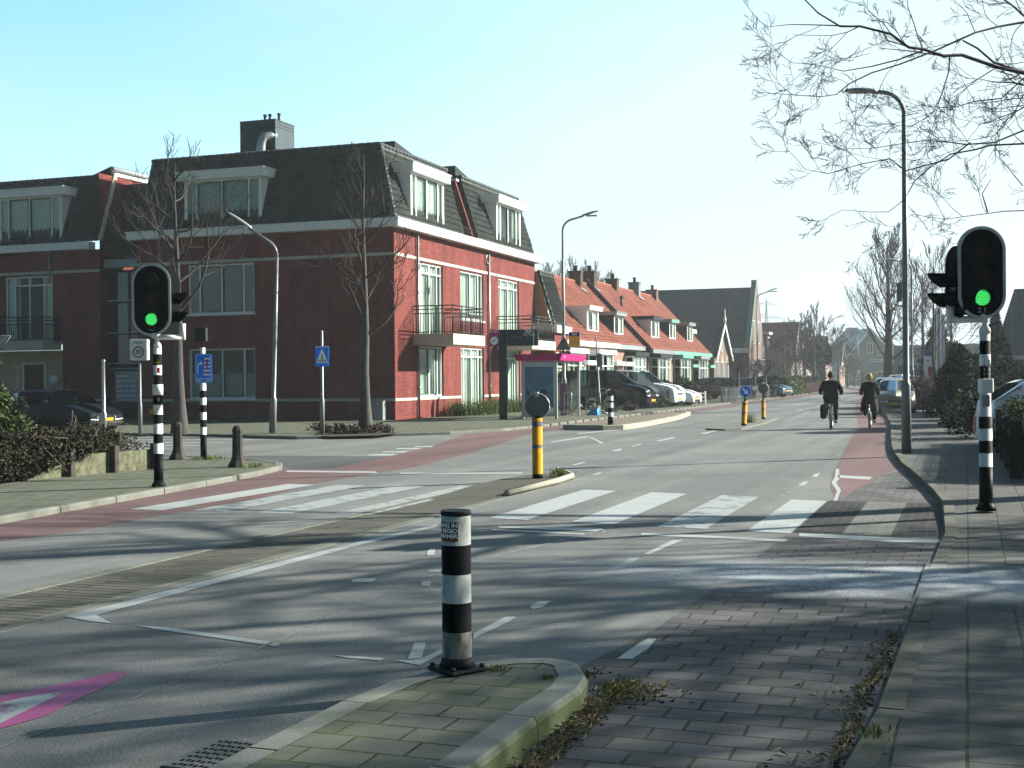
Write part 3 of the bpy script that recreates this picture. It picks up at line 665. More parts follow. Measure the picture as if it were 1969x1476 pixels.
def balcony(root, F, a0, a1, out, z0, z1, rail, mslab=None):
    mb = MB(); rbox(mb, F, a0, a1, z0, z1, -out, -.01); sl = mb.build('balcony', mslab or m_cream, root, True)
    r_ = MB(); o_ = -out+.06
    def bar(a, b, rr): r_.tube([a, b], rr, 5)
    zt = z1+rail
    for (p, q) in (((a0+.05, 0), (a0+.05, o_)), ((a0+.05, o_), (a1-.05, o_)), ((a1-.05, o_), (a1-.05, 0))):
        for z in (zt, zt-.14, zt-.30, z1+.08): bar(F(p[0], z, p[1]), F(q[0], z, q[1]), .02 if z < zt else .026)
        ln = abs(q[0]-p[0])+abs(q[1]-p[1]); n = max(2, int(ln/.11))
        for i in range(n+1):
            t = i/n; a = p[0]+(q[0]-p[0])*t; d = p[1]+(q[1]-p[1])*t; big = i % 9 == 0
            bar(F(a, z1, d), F(a, zt if big else zt-.30, d), .024 if big else .013)
    r_.build('railing', m_dark, sl, True)
    return sl
# ---------------------------------------------------------------- corner apartment block
A0, A1, YF, XF = -32.45, -20.74, 44.6, -20.74; YE = 61.5; ZC = 7.50
blk = thing('apartment_building', 'three storey red brick corner apartment block with dark mansard roof and white cornice', 'building', (XF, YF, 0))
FX = FR('X+', XF); FY = FR('Y-', YF)
hx = [(46.87, 49.42, .92, 2.97), (51.38, 54.15, .12, 3.02), (56.2, 59.1, .12, 3.0), (46.87, 49.42, 3.42, 6.37), (51.38, 54.2, 4.25, 6.37), (56.15, 59.03, 3.42, 6.37)]
hy = [(-30.0, -26.9, .92, 2.95), (-30.0, -26.9, 4.36, 6.37)]
mb = MB(); wall(mb, FX, YF, YE, 0, ZC, hx); wall(mb, FY, A0, A1, 0, ZC, hy)
mb.box(A0, A0+.02, YF, 62, 0, 7.8); mb.add([(A0, YE, 0), (A1, YE, 0), (A1, YE, ZC), (A0, YE, ZC)], [(0, 1, 2, 3)])
# upper party wall that faces the viewer between the two roofs, and flat roof decks
mb.plate([(-26.5, 7.7), (-20.85, 7.7), (-21.8, 10.6), (-26.5, 10.6)], (0, 53.6, 0), (1, 0, 0), (0, 0, 1), -.15)
mb.build('wall', m_brickR, blk, True)
bd = MB()
for (z0, z1, o_) in ((.80, .91, .03), (6.42, 6.54, .03)):
    segs = [(YF-.03, 51.38), (54.15, 56.2), (59.1, YE)] if z0 < 1 else [(YF-.03, YE)]
    for a, b in segs: rbox(bd, FX, a, b, z0, z1, -o_, .02)
    rbox(bd, FY, A0, A1, z0, z1, -o_+.002, .02)
bd.build('stone_band', m_stone, blk, True)
co = MB()
rbox(co, FX, YF-.34, YE+.3, ZC, ZC+.27, -.34, .1); rbox(co, FX, YF-.38, YE+.34, ZC+.272, ZC+.33, -.38, .1)
rbox(co, FY, A0-.3, A1-.101, ZC+.001, ZC+.268, -.338, .1); rbox(co, FY, A0-.34, A1-.101, ZC+.271, ZC+.328, -.378, .1)
co.build('cornice', m_white, blk, True)
for h in hx:
    tall = h[3]-h[2] > 2.3
    wd = window(blk, FX, *h, divs=(.17, .5, .80) if tall else (.46, .80), tr=(.86,) if tall else (), sash=(1, 2) if tall else (0, 1), curt='full', sill=not tall)
window(blk, FY, *hy[0], divs=(.17, .50, .83), sash=(1, 2), curt='half', sill=True); window(blk, FY, *hy[1], divs=(.17, .50, .83), sash=(1, 2), curt=None, gl=m_glassD, sill=True)
balcony(blk, FX, 46.3, 49.75, 1.74, 3.0, 3.42, 1.12); balcony(blk, FX, 55.9, 59.45, 1.74, 3.0, 3.42, 1.12)
for s_ in (46.72, 54.75):
    dp = MB(); x = XF+.07; dp.tube([(x, s_, .1), (x, s_, 7.5)], .045, 8); 
    for z in (1.3, 3.2, 5.1, 7.0): dp.lathe([(.055, -.03), (.055, .03)], 8, (x, s_, z))
    if s_ > 50: dp.tube([(x, s_, 6.9), (x+.02, s_-.35, 6.95), (x+.02, s_-.45, 7.15), (x+.02, s_-.3, 7.3)], .03, 6)
    dp.build('downpipe', m_zinc, blk, True)
# mansard
zt, zb, ins = 10.95, 7.83, 1.12
rf = MB(); ry = YF+ins; rx = XF-ins
tiles(rf, (XF+.02, YF-.02, zb), (XF+.02, 52.0, zb), (rx, 52.6, zt), (rx, ry, zt))
tiles(rf, (XF+.02, 53.6, zb), (XF+.02, YE, zb), (rx, YE+.6, zt-.05), (rx, 54.2, zt-.05))
rf.add([(XF+.02, YE, zb), (rx, YE+.6, zt), (A0, YE+.6, zt), (A0, YE, zb)], [(0, 1, 2, 3)])
rf.add([(rx, ry, zt), (rx, 52.6, zt), (A0, 52.6, zt-.1), (A0, ry, zt)], [(0, 1, 2, 3)]); rf.add([(rx, 54, zt-.1), (rx, YE+.6, zt-.1), (A0, YE+.6, zt-.1), (A0, 54, zt-.1)], [(0, 1, 2, 3)])
rf.add([(XF+.02, 52, zb), (rx, 52.6, zt), (-26, 52.6, zt), (-26, 52, zb)], [(0, 1, 2, 3)])
rf.add([(XF+.02, 53.6, zb), (rx, 54.2, zt), (rx-.1, 54.2, zt), (XF-.2, 53.6, zb)], [(0, 1, 2, 3)])
ridge(rf, (rx, ry, zt), (rx, 52.6, zt), .09); ridge(rf, (rx, 54.2, zt-.05), (rx, YE+.6, zt-.05), .09)
ridge(rf, (XF+.03, YF-.03, zb), (rx, ry, zt), .12)
rf.build('roof', m_tile, blk, True)
rs_ = MB(); tiles(rs_, (A0, YF-.02, zb), (XF+.02, YF-.02, zb), (rx, ry, zt), (A0, ry, zt)); ridge(rs_, (A0, ry, zt), (rx, ry, zt), .09)
rs_.build('roof', m_tile, blk, True)
FD = FR('X+', XF-.10)
dormer(blk, FD, 46.45, 49.85, 7.86, 9.90, 1.1, divs=(.14, .47, .82)); dormer(blk, FD, 56.25, 59.65, 7.86, 9.93, 1.1, divs=(.14, .47, .82), curt='sides')
dormer(blk, FR('Y-', YF+.1), -30.2, -26.6, 7.78, 9.82, 1.1, curt='blind', divs=(.15, .49, .85))
# roof terrace between the two mansards
tr_ = MB(); tr_.box(-21.6, -20.9, 51.9, 53.5, 7.85, 8.0); tr_.tube([(-21.0, 51.8, 8.35), (-21.0, 53.6, 8.35)], .02, 5); 
for i in range(8): tr_.tube([(-21.0, 51.9+i*.24, 7.85), (-21.0, 51.9+i*.24, 8.35)], .01, 4)
tr_.build('roof_terrace_railing', m_dark, blk, True)
cp = MB(); cp.box(-26.5, -21.75, 53.5, 53.8, 10.61, 10.71); cp.build('coping', m_white, blk, True)
# roof plant box with bent duct
px0, px1, py0, py1 = -30.75, -28.95, 49.9, 51.6
ch = MB(); ch.box(px0, px1, py0, py1, 11.9, 13.25); ch.bbox(px0-.18, px1+.2, py0-.15, py1+.2, 10.6, 11.9, .02)
for z in (12.95, 13.08): ch.box(px0-.01, px1+.012, py0-.012, py1, z, z+.02, 1)
ch.box(px0-.02, px1+.02, py0-.02, py1+.02, 13.25, 13.29)
c_ = ch.build('roof_plant_box', [M('plant_box_grey', (.045, .07, .08), .5, var=.1), m_dark], blk, True)
du = MB(); du.tube([(-29.5, py0-.3, 10.6), (-29.5, py0-.3, 12.0), (-29.46, py0-.28, 12.3), (-29.36, py0-.2, 12.5), (-29.2, py0, 12.55), (-29.1, py0+.2, 12.55)], .21, 14); du.build('duct', m_galv, c_, True)
for x in (-29.7, -29.45, -28.99):
    vp = MB(); vp.tube([(x, py0+.4, 13.2), (x, py0+.4, 13.55)], .06, 8); vp.tube([(x, py0+.4, 13.52), (x, py0+.4, 13.6)], .085, 8)
    vp.build('vent_pipe', m_dark, c_, True)
# solar hood shapes above the roof edge
for (s0, s1) in ((47.4, 50.2), (53.9, 56.0)):
    sp = MB(); sp.add([(rx-.1, s0, zt), (rx-.1, s1, zt), (rx-.1, s0, zt+.42), (rx-1.6, s0, zt), (rx-1.6, s1, zt), (rx-1.6, s0, zt+.42)], [(0, 1, 2), (3, 5, 4), (0, 2, 5, 3), (1, 4, 5, 2)]); sp.build('roof_hood', m_dark, blk, True)
ub = thing('utility_box', 'grey steel utility cabinet against the dark brick wall by the corner', 'cabinet', (-21.42, 44.3, .07))
MB().bbox(-.37, .37, -.18, .2, 0, .72, .015).box(-.39, .39, -.2, .22, .72, .75).build('cabinet_body', M('cabinet_grey', (.22, .25, .24), .5, dirt=.2), ub)
MB().box(-.33, -.01, -.20, -.185, .05, .68).box(.01, .33, -.20, -.185, .05, .68).build('cabinet_door', m_grey, ub)
# glazed stair recess + second block
blb = thing('apartment_building', 'darker apartment wing on the left edge with balcony, beige ground floor panels and brown door', 'building', (-35.5, 46, 0))
FB = FR('Y-', 46.0); FRc = FR('Y-', 48.2); XB = -35.4; XL = -47.0
mb = MB(); wall(mb, FB, XL, XB, 3.3, 7.4, [(-40.5, -37.9, 3.45, 6.35)]); wall(mb, FB, -37.4, XB, 0, 3.3); wall(mb, FR('X+', XB), 46, 56, 0, 10.7)
mb.build('wall', m_brickR, blb, True)
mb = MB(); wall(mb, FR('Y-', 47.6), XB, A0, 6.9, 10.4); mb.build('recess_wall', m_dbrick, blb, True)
mb = MB(); rbox(mb, FB, XL, -37.4, 0, 3.06, .35, .45); mb.build('ground_floor_panel', m_beige, blb, True)
mb = MB(); rbox(mb, FB, -39.75, -38.65, .1, 2.45, .31, .36); dr = mb.build('door', m_brown, blb, True)
mb = MB(); rbox(mb, FB, -39.83, -39.75, .1, 2.53, .28, .36); rbox(mb, FB, -38.65, -38.57, .1, 2.53, .28, .36); rbox(mb, FB, -39.75, -38.65, 2.45, 2.53, .28, .36); mb.build('door_frame', m_white, dr, True)
mb = MB(); mb.lathe([(.05, -.06), (.18, -.04), (.24, .04), (.18, .14), (.04, .18)], 14); mb.xf(Matrix.Translation((-38.05, 46.25, 1.75)) @ Matrix.Rotation(R(90), 4, 'X')); mb.build('wall_lamp', m_white, blb, True)
window(blb, FB, -40.5, -37.9, 3.45, 6.35, divs=(.2, .5, .8), tr=(.86,), sash=(1, 2), curt='sides')
balcony(blb, FB, -41.8, -37.45, 1.2, 3.06, 3.42, 1.05, m_stone)
mb = MB(); rbox(mb, FB, XL, XB, 6.42, 6.54, -.03, .02); rbox(mb, FB, -37.4, XB, .8, .91, -.03, .02); mb.build('stone_band', m_stone, blb, True)
mb = MB(); rbox(mb, FB, XL, -35.7, 7.4, 7.72, -.35, .1); mb.build('cornice', m_white, blb, True)
mb = MB(); tiles(mb, (XL, 46, 7.75), (XB-.02, 46, 7.75), (XB-.02, 47.1, 10.75), (XL, 47.1, 10.75)); ridge(mb, (XL, 47.1, 10.75), (XB, 47.1, 10.75), .09)
mb.add([(XL, 47.1, 10.7), (XB, 47.1, 10.7), (XB, 56, 10.7), (XL, 56, 10.7)], [(0, 1, 2, 3)]); mb.build('roof', m_tile, blb, True)
mb = MB(); mb.box(XB-.25, XB+.05, 47.1, 56, 10.72, 10.86); mb.tube([(XB-.1, 47.1, 11.05), (XB-.1, 56, 11.05)], .08, 8); mb.build('coping', m_white, blb, True)
mb = MB(); mb.tube([(XB+.03, 46.0, 7.8), (XB+.03, 47.1, 10.8)], .1, 8); mb.build('verge_trim', m_cream, blb, True)
mb = MB(); mb.add([(XB-.1, 47.0, 10.75), (XB-1.3, 47.0, 10.75), (XB-.1, 47.0, 11.15), (XB-.1, 49.5, 10.75), (XB-1.3, 49.5, 10.75), (XB-.1, 49.5, 11.15)], [(0, 1, 2), (3, 5, 4), (0, 2, 5, 3), (1, 4, 5, 2)]); mb.build('roof_hood', m_dark, blb, True)
dormer(blb, FR('Y-', 46.1), -40.9, -37.45, 7.74, 9.88, 1.1, curt='full', divs=(.15, .49, .85))
mb = MB(); mb.tube([(-38.0, 45.93, 6.0), (-38.0, 45.93, 7.4)], .045, 6); mb.build('downpipe', m_zinc, blb, True)
st_ = thing('stairwell', 'glazed dark stairwell recess with letter box panel between the two brick blocks', 'entrance', (-34, 48, 0))
window(st_, FR('Y-', 46.5), XB+.02, A0-.02, 2.35, 6.5, divs=(.36,), tr=(.33, .66), fmat=m_dark, gl=m_glassD, fw=.09)
mb = MB(); rbox(mb, FR('Y-', 46.25), XB+.02, A0-.02, 6.6, 6.95, 0, .2); mb.build('spandrel', m_grey, st_, True)
for z in (2.42, 3.75, 5.15): MB().box(XB+.02, A0-.02, 46.44, 46.46, z, z+.04).build('transom', m_zinc, st_, True)
window(st_, FR('Y-', 47.4), -34.5, -33.4, 6.96, 9.4, fmat=m_grey, gl=m_glassD, fw=.08, name='balcony_door')
mb = MB()
for i in range(24): mb.tube([(XB+.1+i*.12, 46.3, 6.96), (XB+.1+i*.12, 46.3, 7.9)], .012, 4)
mb.tube([(XB+.1, 46.3, 7.92), (A0-.1, 46.3, 7.92)], .02, 5); mb.tube([(XB+.1, 46.3, 7.75), (A0-.1, 46.3, 7.75)], .015, 5); mb.build('railing', m_dark, st_, True)
ip = MB(); F7 = FR('Y-', 46.45); rbox(ip, F7, -35.0, -33.55, .8, 2.1, 0, .1); pn = ip.build('letter_box_panel', M('alu_panel', (.26, .33, .35), .4, metal=.3), st_, True)
ip = MB()
for r in range(5):
    for c in range(3):
        if (r, c) != (0, 2): rbox(ip, F7, -34.9+c*.34, -34.62+c*.34, 1.0+.21*(4-r), 1.08+.21*(4-r), -.015, .0)
ip.build('letter_slot', m_white, pn, True)
ip = MB(); rbox(ip, F7, -35.35, -33.45, 0.1, .75, .02, .12); rbox(ip, F7, -33.4, -32.5, .1, 2.3, .02, .12); ip.build('entrance_door', m_dark, st_, True)
ip = MB(); rbox(ip, F7, -35.3, -33.5, .78, .80, 0, .02); rbox(ip, F7, -35.3, -33.5, 2.2, 2.24, 0, .02); rbox(ip, F7, -33.42, -33.36, .1, 2.3, 0, .02); rbox(ip, F7, -33.3, -33.27, 1.0, 1.35, -.05, -.02); ip.build('door_frame', m_zinc, st_, True)
# ---------------------------------------------------------------- row houses and the buildings behind
# small brick and mansard infill next to the block
inf = thing('terraced_house', 'small brick infill house with dark mansard, tan side gable and white gutter', 'house', (-19.75, 61.7, 0))
FI = FR('X+', -19.75)
mb = MB(); wall(mb, FI, 61.65, 63.9, 0, 3.95, [(61.95, 63.7, 2.2, 3.0), (61.95, 63.7, .9, 2.12)]); wall(mb, FR('Y-', 61.65), -20.7, -19.75, 0, 3.95); wall(mb, FR('Y+', 63.9), -21, -19.75, 0, 3.95); mb.build('wall', m_brickR, inf, True)
mb = MB(); rbox(mb, FI, 61.5, 64.0, 3.95, 4.3, -.2, .1); mb.build('gutter', m_white, inf, True)
mb = MB(); tiles(mb, (-19.75, 61.7, 4.3), (-19.75, 63.9, 4.3), (-20.6, 64.1, 7.1), (-20.6, 61.7, 7.1)); ridge(mb, (-19.75, 61.68, 4.3), (-20.6, 61.68, 7.1), .08); ridge(mb, (-20.6, 61.7, 7.1), (-20.6, 64.1, 7.1), .08)
mb.add([(-20.6, 61.7, 7.1), (-20.6, 64.1, 7.1), (-26, 64.1, 7.1), (-26, 61.7, 7.1)], [(0, 1, 2, 3)]); mb.build('roof', m_tile, inf, True)
mb = MB(); mb.plate([(-24, 3.9), (-19.8, 3.9), (-20.65, 7.05), (-24, 7.05)], (0, 61.66, 0), (1, 0, 0), (0, 0, 1), -.1); mb.build('gable_boards', m_tan, inf, True)
window(inf, FI, 61.95, 63.7, 2.2, 3.0, divs=(.8,), curt=None); window(inf, FI, 61.95, 63.7, .9, 2.12, divs=(.5,), curt='full')
def bay(root, F, a0, a1, z1=3.05, out=.55, capm=None, curt='sides', low=.75, wm=None, nm='bay_window'):
    capm = capm or m_dark
    mb = MB(); rbox(mb, F, a0, a1, .1, low, -out, -.003)
    b = mb.build('bay_base', wm or m_brickP, root, True)
    mb = MB(); rbox(mb, F, a0-.15, a1+.15, z1, z1+.26, -out-.2, 0.0); mb.build('bay_roof', capm, root, True)
    F2 = lambda a, z, d=0.0: F(a, z, d-out)
    window(root, F2, a0, a1, low+.003, z1-.003, divs=(.36, .64), tr=(.70,), d=.03, curt=curt, name=nm, dd=.04)
    # glazed cheek that faces the viewer
    mb = MB(); 
    for z in (low+.003, z1-.08, low+(z1-low)*.7): rbox(mb, F, a0-.01, a0+.05, z, z+.07, -out+.07, -.02)
    rbox(mb, F, a0-.012, a0+.05, low, z1-.003, -out+.0, -out+.07); rbox(mb, F, a0-.012, a0+.05, low, z1-.003, -.07, -.003)
    mb.build('bay_side_frame', m_white, root, True)
    mb = MB(); rbox(mb, F, a0+.01, a0+.02, low, z1, -out+.05, -.05); mb.build('bay_side_pane', m_glassD, root, True)
def front_door(root, F, a0, a1, mt, z1=2.2, canopy=None):
    mb = MB(); rbox(mb, F, a0+.06, a1-.06, .1, z1, .06, .1); d = mb.build('door', mt, root, True)
    mb = MB(); rbox(mb, F, a0, a0+.06, .1, z1+.5, -.01, .1); rbox(mb, F, a1-.06, a1, .1, z1+.5, -.01, .1); rbox(mb, F, a0+.06, a1-.06, z1, z1+.07, -.01, .1); rbox(mb, F, a0+.06, a1-.06, z1+.43, z1+.5, -.01, .1); mb.build('door_frame', m_white, d, True)
    mb = MB(); rbox(mb, F, a0+.06, a1-.06, z1+.07, z1+.43, .05, .07); mb.build('fanlight', m_glassD, d, True)
    if canopy: mb = MB(); rbox(mb, F, a0-.5, a1+.5, z1+.2, z1+.42, -.75, -.012); mb.build('canopy', canopy, root, True)
def rowhouse(label, s0, s1, xf, zg, rx, rz, wm, gm, dm, chim=(), bays=(), door=None, cap=None, cheek=None, roofm=None, sidewall=False, extra=None):
    h = thing('terraced_house', label, 'house', (xf, s0, 0), group='orange roofed terraced houses')
    F = FR('X+', xf); holes = [(b[0]+.1, b[1]-.1, .6, 3.0) for b in bays]
    if door: holes.append((door[0], door[1], .1, 2.7))
    mb = MB(); wall(mb, F, s0, s1, 0, zg, holes, .12)
    if sidewall: wall(mb, FR('Y-', s0), rx*2-xf, xf, 0, zg); 
    mb.build('wall', wm, h, True)
    mb = MB(); e = .02 if not sidewall else .12
    n = 1; tiles(mb, (xf+.22, s0-e, zg+.02), (xf+.22, s1-.005, zg+.02), (rx, s1-.005, rz), (rx, s0-e, rz), .26, .30, .03, .035, 0, 4)
    mb.add([(2*rx-xf-.22, s0-e, zg), (2*rx-xf-.22, s1-.005, zg), (rx, s1-.005, rz), (rx, s0-e, rz)], [(0, 1, 2, 3)])
    r = mb.build('roof', roofm or m_tileO, h, True)
    mb = MB(); ridge(mb, (rx, s0, rz+.02), (rx, s1, rz+.02), .1, 6, .4); mb.build('ridge_tiles', m_ridgeO if roofm is None else m_tile, h, True)
    if sidewall:
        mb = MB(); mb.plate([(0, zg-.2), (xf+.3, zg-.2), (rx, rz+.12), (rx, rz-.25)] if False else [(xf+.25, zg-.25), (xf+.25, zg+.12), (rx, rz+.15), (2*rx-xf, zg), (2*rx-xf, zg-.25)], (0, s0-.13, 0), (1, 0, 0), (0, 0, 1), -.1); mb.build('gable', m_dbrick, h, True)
    mb = MB(); rbox(mb, F, s0+.003, s1-.003, zg-.26, zg+.02, -.34, -.003); mb.build('gutter', gm, h, True)
    if dm:
        a0, a1, z0, z1 = dm; k = (rz-zg)/(rx-xf-.22); xd = xf+.22+(z0-zg)/k
        dormer(h, FR('X+', xd), a0, a1, z0, z1, abs((z1-z0)/k)+.1, cap=(.12, .2), divs=(.5,), sash=(), curt='sides', capm=cap or m_white, cm=cheek or m_white, fw=.11)
    for b in bays: bay(h, F, b[0], b[1], b[2] if len(b) > 2 else 3.05, capm=b[3] if len(b) > 3 else m_dark, wm=wm, curt='full' if _rw.random() < .4 else 'sides')
    if door: front_door(h, F, door[0], door[1], door[2], canopy=door[3] if len(door) > 3 else None)
    for (cx, cy, zt2, mt) in chim:
        mb = MB(); mb.box(cx-.42, cx+.42, cy-.3, cy+.3, rz-.7, zt2); mb.box(cx-.47, cx+.47, cy-.35, cy+.35, zt2-.08, zt2+.03)
        c = mb.build('chimney', mt, h, True); mb = MB(); mb.lathe([(.13, 0), (.11, .32), (.16, .34), (.16, .4)], 8, (cx, cy, zt2)); mb.build('chimney_pot', m_dark, c, True)
        mb = MB(); mb.add([(cx+.43, cy-.35, zt2-1.1), (cx+.43, cy+.35, zt2-1.1), (cx+.75, cy+.35, zt2-1.35), (cx+.75, cy-.35, zt2-1.35)], [(0, 1, 2, 3)]); mb.build('flashing', m_zinc, c, True)
    return h
m_tileO = M('pantile_orange', (.19, .062, .042), .8, var=.3, vs_=1.3, bst=.3, bs=30, dirt=.45)
m_ridgeO = M('ridge_tile_orange', (.24, .085, .05), .8, dirt=.3)
m_chim = brick('brick_chimney', (.10, .065, .05), (.07, .05, .04), (.14, .12, .1))
rowhouse('terraced house under the orange roof right behind the bus sign, beside the infill house', 64.0, 70.5, -20.74, 3.72, -24.6, 8.05, m_brickP, m_white, (64.9, 67.1, 4.75, 5.9), bays=((65.2, 68.6, 3.0, m_white),), door=(69.0, 69.95, m_white, m_white))
rowhouse('terraced house with wide white dormer and pale cheek on its orange roof', 70.5, 77.2, -20.74, 3.72, -24.6, 8.05, m_brickP, m_white, (72.35, 74.85, 4.40, 5.68), bays=((71.1, 74.6, 3.02, m_white),), door=(75.3, 76.3, m_white, m_white), cheek=m_white)
rowhouse('terraced house with black cheeked dormer and grey gutter, second chimney pair above it', 77.2, 83.85, -20.74, 3.70, -24.6, 8.05, m_brickP, m_zinc, (78.4, 80.75, 4.38, 5.62), chim=((-24.6, 81.5, 8.75, m_chim),), bays=((79.6, 82.9, 3.03),), door=(77.6, 78.55, m_white, m_white), cap=m_grey, cheek=m_dark)
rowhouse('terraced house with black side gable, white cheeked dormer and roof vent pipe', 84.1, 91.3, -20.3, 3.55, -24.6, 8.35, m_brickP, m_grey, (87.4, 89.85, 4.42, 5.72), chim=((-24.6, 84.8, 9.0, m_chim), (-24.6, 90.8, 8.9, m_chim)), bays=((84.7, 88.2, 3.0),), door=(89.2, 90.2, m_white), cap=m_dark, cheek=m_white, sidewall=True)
rowhouse('terraced house with green gutter, green bay fascia and dark dormer', 91.3, 98.0, -20.3, 3.55, -24.6, 8.35, m_brickP, m_grnL, (93.5, 95.8, 4.5, 5.75), chim=((-24.6, 97.4, 9.1, M('chimney_grey', (.16, .19, .20), .7)),), bays=((91.9, 95.3, 3.05, m_grnL),), door=(95.9, 96.8, m_grn, m_grnL), cap=m_grnL, cheek=m_dark)
rowhouse('end terraced house before the small gabled house, with brown cheeked dormer', 98.0, 105.1, -20.3, 3.55, -24.6, 8.35, m_brickP, m_grnL, (99.7, 101.9, 4.45, 5.75), chim=((-24.6, 103.4, 8.9, m_brickB),), bays=((98.6, 102.0, 3.05, m_grey),), door=(102.8, 103.8, m_white, m_grnL), cap=m_grey, cheek=m_brown)
vpipe = MB(); vpipe.tube([(-23.0, 87.3, 6.3), (-23.0, 87.3, 7.3)], .09, 8); vpipe.tube([(-23.0, 87.3, 7.25), (-23.0, 87.3, 7.4)], .14, 8)
tag(vpipe.build('roof_vent', m_dark), 'dark vent pipe standing on the orange roof of the terraced house', 'vent pipe')
def gablehouse(name, label, cx, cy, w_, dp, ze, zr, wm, rm, rot=0.0, group=None, over=.25, barge=None):
    """ridge runs along local -x (depth dp); gable front faces local +x, width w_ along y"""
    h = thing(name, label, 'house', (cx, cy, 0), rot, group)
    mb = MB(); mb.add([(0, -w_/2, 0), (0, w_/2, 0), (0, w_/2, ze), (0, 0, zr), (0, -w_/2, ze)], [(0, 1, 2, 3, 4)]); mb.add([(-dp, -w_/2, 0), (-dp, w_/2, 0), (-dp, w_/2, ze), (-dp, 0, zr), (-dp, -w_/2, ze)], [(0, 4, 3, 2, 1)])
    mb.add([(0, -w_/2, 0), (0, -w_/2, ze), (-dp, -w_/2, ze), (-dp, -w_/2, 0)], [(0, 1, 2, 3)]); mb.add([(0, w_/2, 0), (0, w_/2, ze), (-dp, w_/2, ze), (-dp, w_/2, 0)], [(0, 1, 2, 3)])
    mb.build('wall', wm, h)
    k = (zr-ze)/(w_/2); mb = MB()
    for s in (-1, 1): mb.plate([(over, 0), (-dp-over, 0), (-dp-over, 1), (over, 1)][::s], (0, s*(w_/2+over), ze-over*k+.05), (1, 0, 0), (0, -s*(w_/2+over), (zr-ze)+over*k), .08)
    mb.build('roof', rm, h)
    if barge:
        for s in (-1, 1):
            mb = MB(); mb.add([(over+.02, 0, zr+.12), (over+.02, 0, zr-.25), (over+.02, s*(w_/2+over), ze-over*k-.25), (over+.02, s*(w_/2+over), ze-over*k+.12), (over+.1, 0, zr+.12), (over+.1, 0, zr-.25), (over+.1, s*(w_/2+over), ze-over*k-.25), (over+.1, s*(w_/2+over), ze-over*k+.12)], [(4, 5, 6, 7), (0, 4, 7, 3), (1, 5, 6, 2), (3, 7, 6, 2)]); mb.build('bargeboard', barge, h)
    return h
def gwin(h, y0, y1, z0, z1, x=.0, arch=False, fm=None, side=None):
    mb = MB(); F = (lambda a, z, d=0.0: (x-d, a, z)) if side is None else (lambda a, z, d=0.0: (a, side+(d if side < 0 else -d), z))
    for (b0, b1, c0, c1) in ((y0, y0+.07, z0, z1), (y1-.07, y1, z0, z1), (y0, y1, z1-.07, z1), (y0, y1, z0, z0+.07), ((y0+y1)/2-.03, (y0+y1)/2+.03, z0, z1)): rbox(mb, F, b0, b1, c0, c1, -.04, -.004)
    o = mb.build('window', fm or m_white, h)
    mb = MB(); rbox(mb, F, y0, y1, z0, z1, -.02, -.002); mb.build('pane', m_wdark, o)
    if arch:
        mb = MB(); c = (y0+y1)/2; r = (y1-y0)/2+.1; P = circ(8, r, 0, 0, 0, math.pi, True)
        mb.add([F(c+p[0], z1+p[1]*.9, -.03) for p in P]+[F(c, z1, -.03)], [tuple(range(10))]); mb.build('arch', m_brickY, o)
m_wdark = M('far_window', (.03, .04, .045), .1, var=.05)
sg = gablehouse('gabled_house', 'small gabled house with white bargeboards, finial and three arched windows', -20.3, 111.25, 7.2, 9, 3.45, 6.3, m_brickB, m_roofD, barge=m_white)
for y in (-2.3, 0, 2.3): gwin(sg, y-.62, y+.62, .9, 3.0, arch=True)
gwin(sg, -.35, .35, 3.9, 5.3)
mb = MB(); mb.lathe([(.10, 6.2), (.13, 6.7), (.05, 6.95), (.03, 7.6)], 6, (.3, 0, 0)); mb.build('finial', m_white, sg)
mb = MB(); mb.box(-3.6, -2.0, -3.4, -2.0, 3.9, 5.4); mb.box(-3.8, -1.8, -3.55, -1.9, 5.4, 5.75); mb.build('dormer', m_cream, sg); gwin(sg, -1.2, -.4, 1.3, 2.9, side=-3.6)
bgH = gablehouse('barn_house', 'tall brown brick house with steep dark tiled roof and raised gable, seen between trees', -20.6, 130.9, 9.8, 16, 4.6, 10.7, m_brickB, m_roofD, over=.05)
mb = MB(); mb.plate([(-5.1, 4.7), (-4.8, 4.7), (-.55, 11.0), (-.55, 11.5), (.55, 11.5), (.55, 11.0), (4.8, 4.7), (5.1, 4.7), (4.9, 0), (-4.9, 0)][::-1], (.35, 0, 0), (0, 1, 0), (0, 0, 1), .3); mb.build('raised_gable', m_brickB, bgH)
mb = MB(); mb.plate([(-5.15, 4.5), (-.58, 11.1), (-.58, 11.5), (-.35, 11.5), (-.35, 10.9), (-4.7, 4.5)], (.38, 0, 0), (0, 1, 0), (0, 0, 1), .5); mb.build('verge_trim', M('verge_green', (.12, .22, .19), .6), bgH)
mb = MB(); mb.box(-16, .2, -5.25, -4.9, 4.0, 4.5); mb.build('gutter', m_white, bgH)
for y in (-2.2, 1.2): gwin(bgH, y-.5, y+.5, 5.0, 7.3, .36)
for y in (-3.2, -1.2, 1.0, 3.0): gwin(bgH, y-.5, y+.5, .9, 3.1, .36)
mb = MB(); mb.box(.36, .8, .1, 1.9, 3.2, 3.45); mb.build('door_canopy', m_white, bgH)
gwin(bgH, -9.5, -7.5, .9, 3.0, side=-4.9); gwin(bgH, -5.0, -3.4, .9, 3.0, side=-4.9)
mb = MB(); mb.box(-9.3, -8.6, -2.6, -1.9, 8.0, 8.06); mb.build('skylight', m_galv, bgH).rotation_euler = (0, 0, 0)
oh = gablehouse('terraced_house', 'low house with orange and dark roof and flat dormer behind the second lamp post', -19.6, 158, 11, 15, 3.2, 8.2, m_brickB, m_roofO, rot=R(0), barge=m_cream)
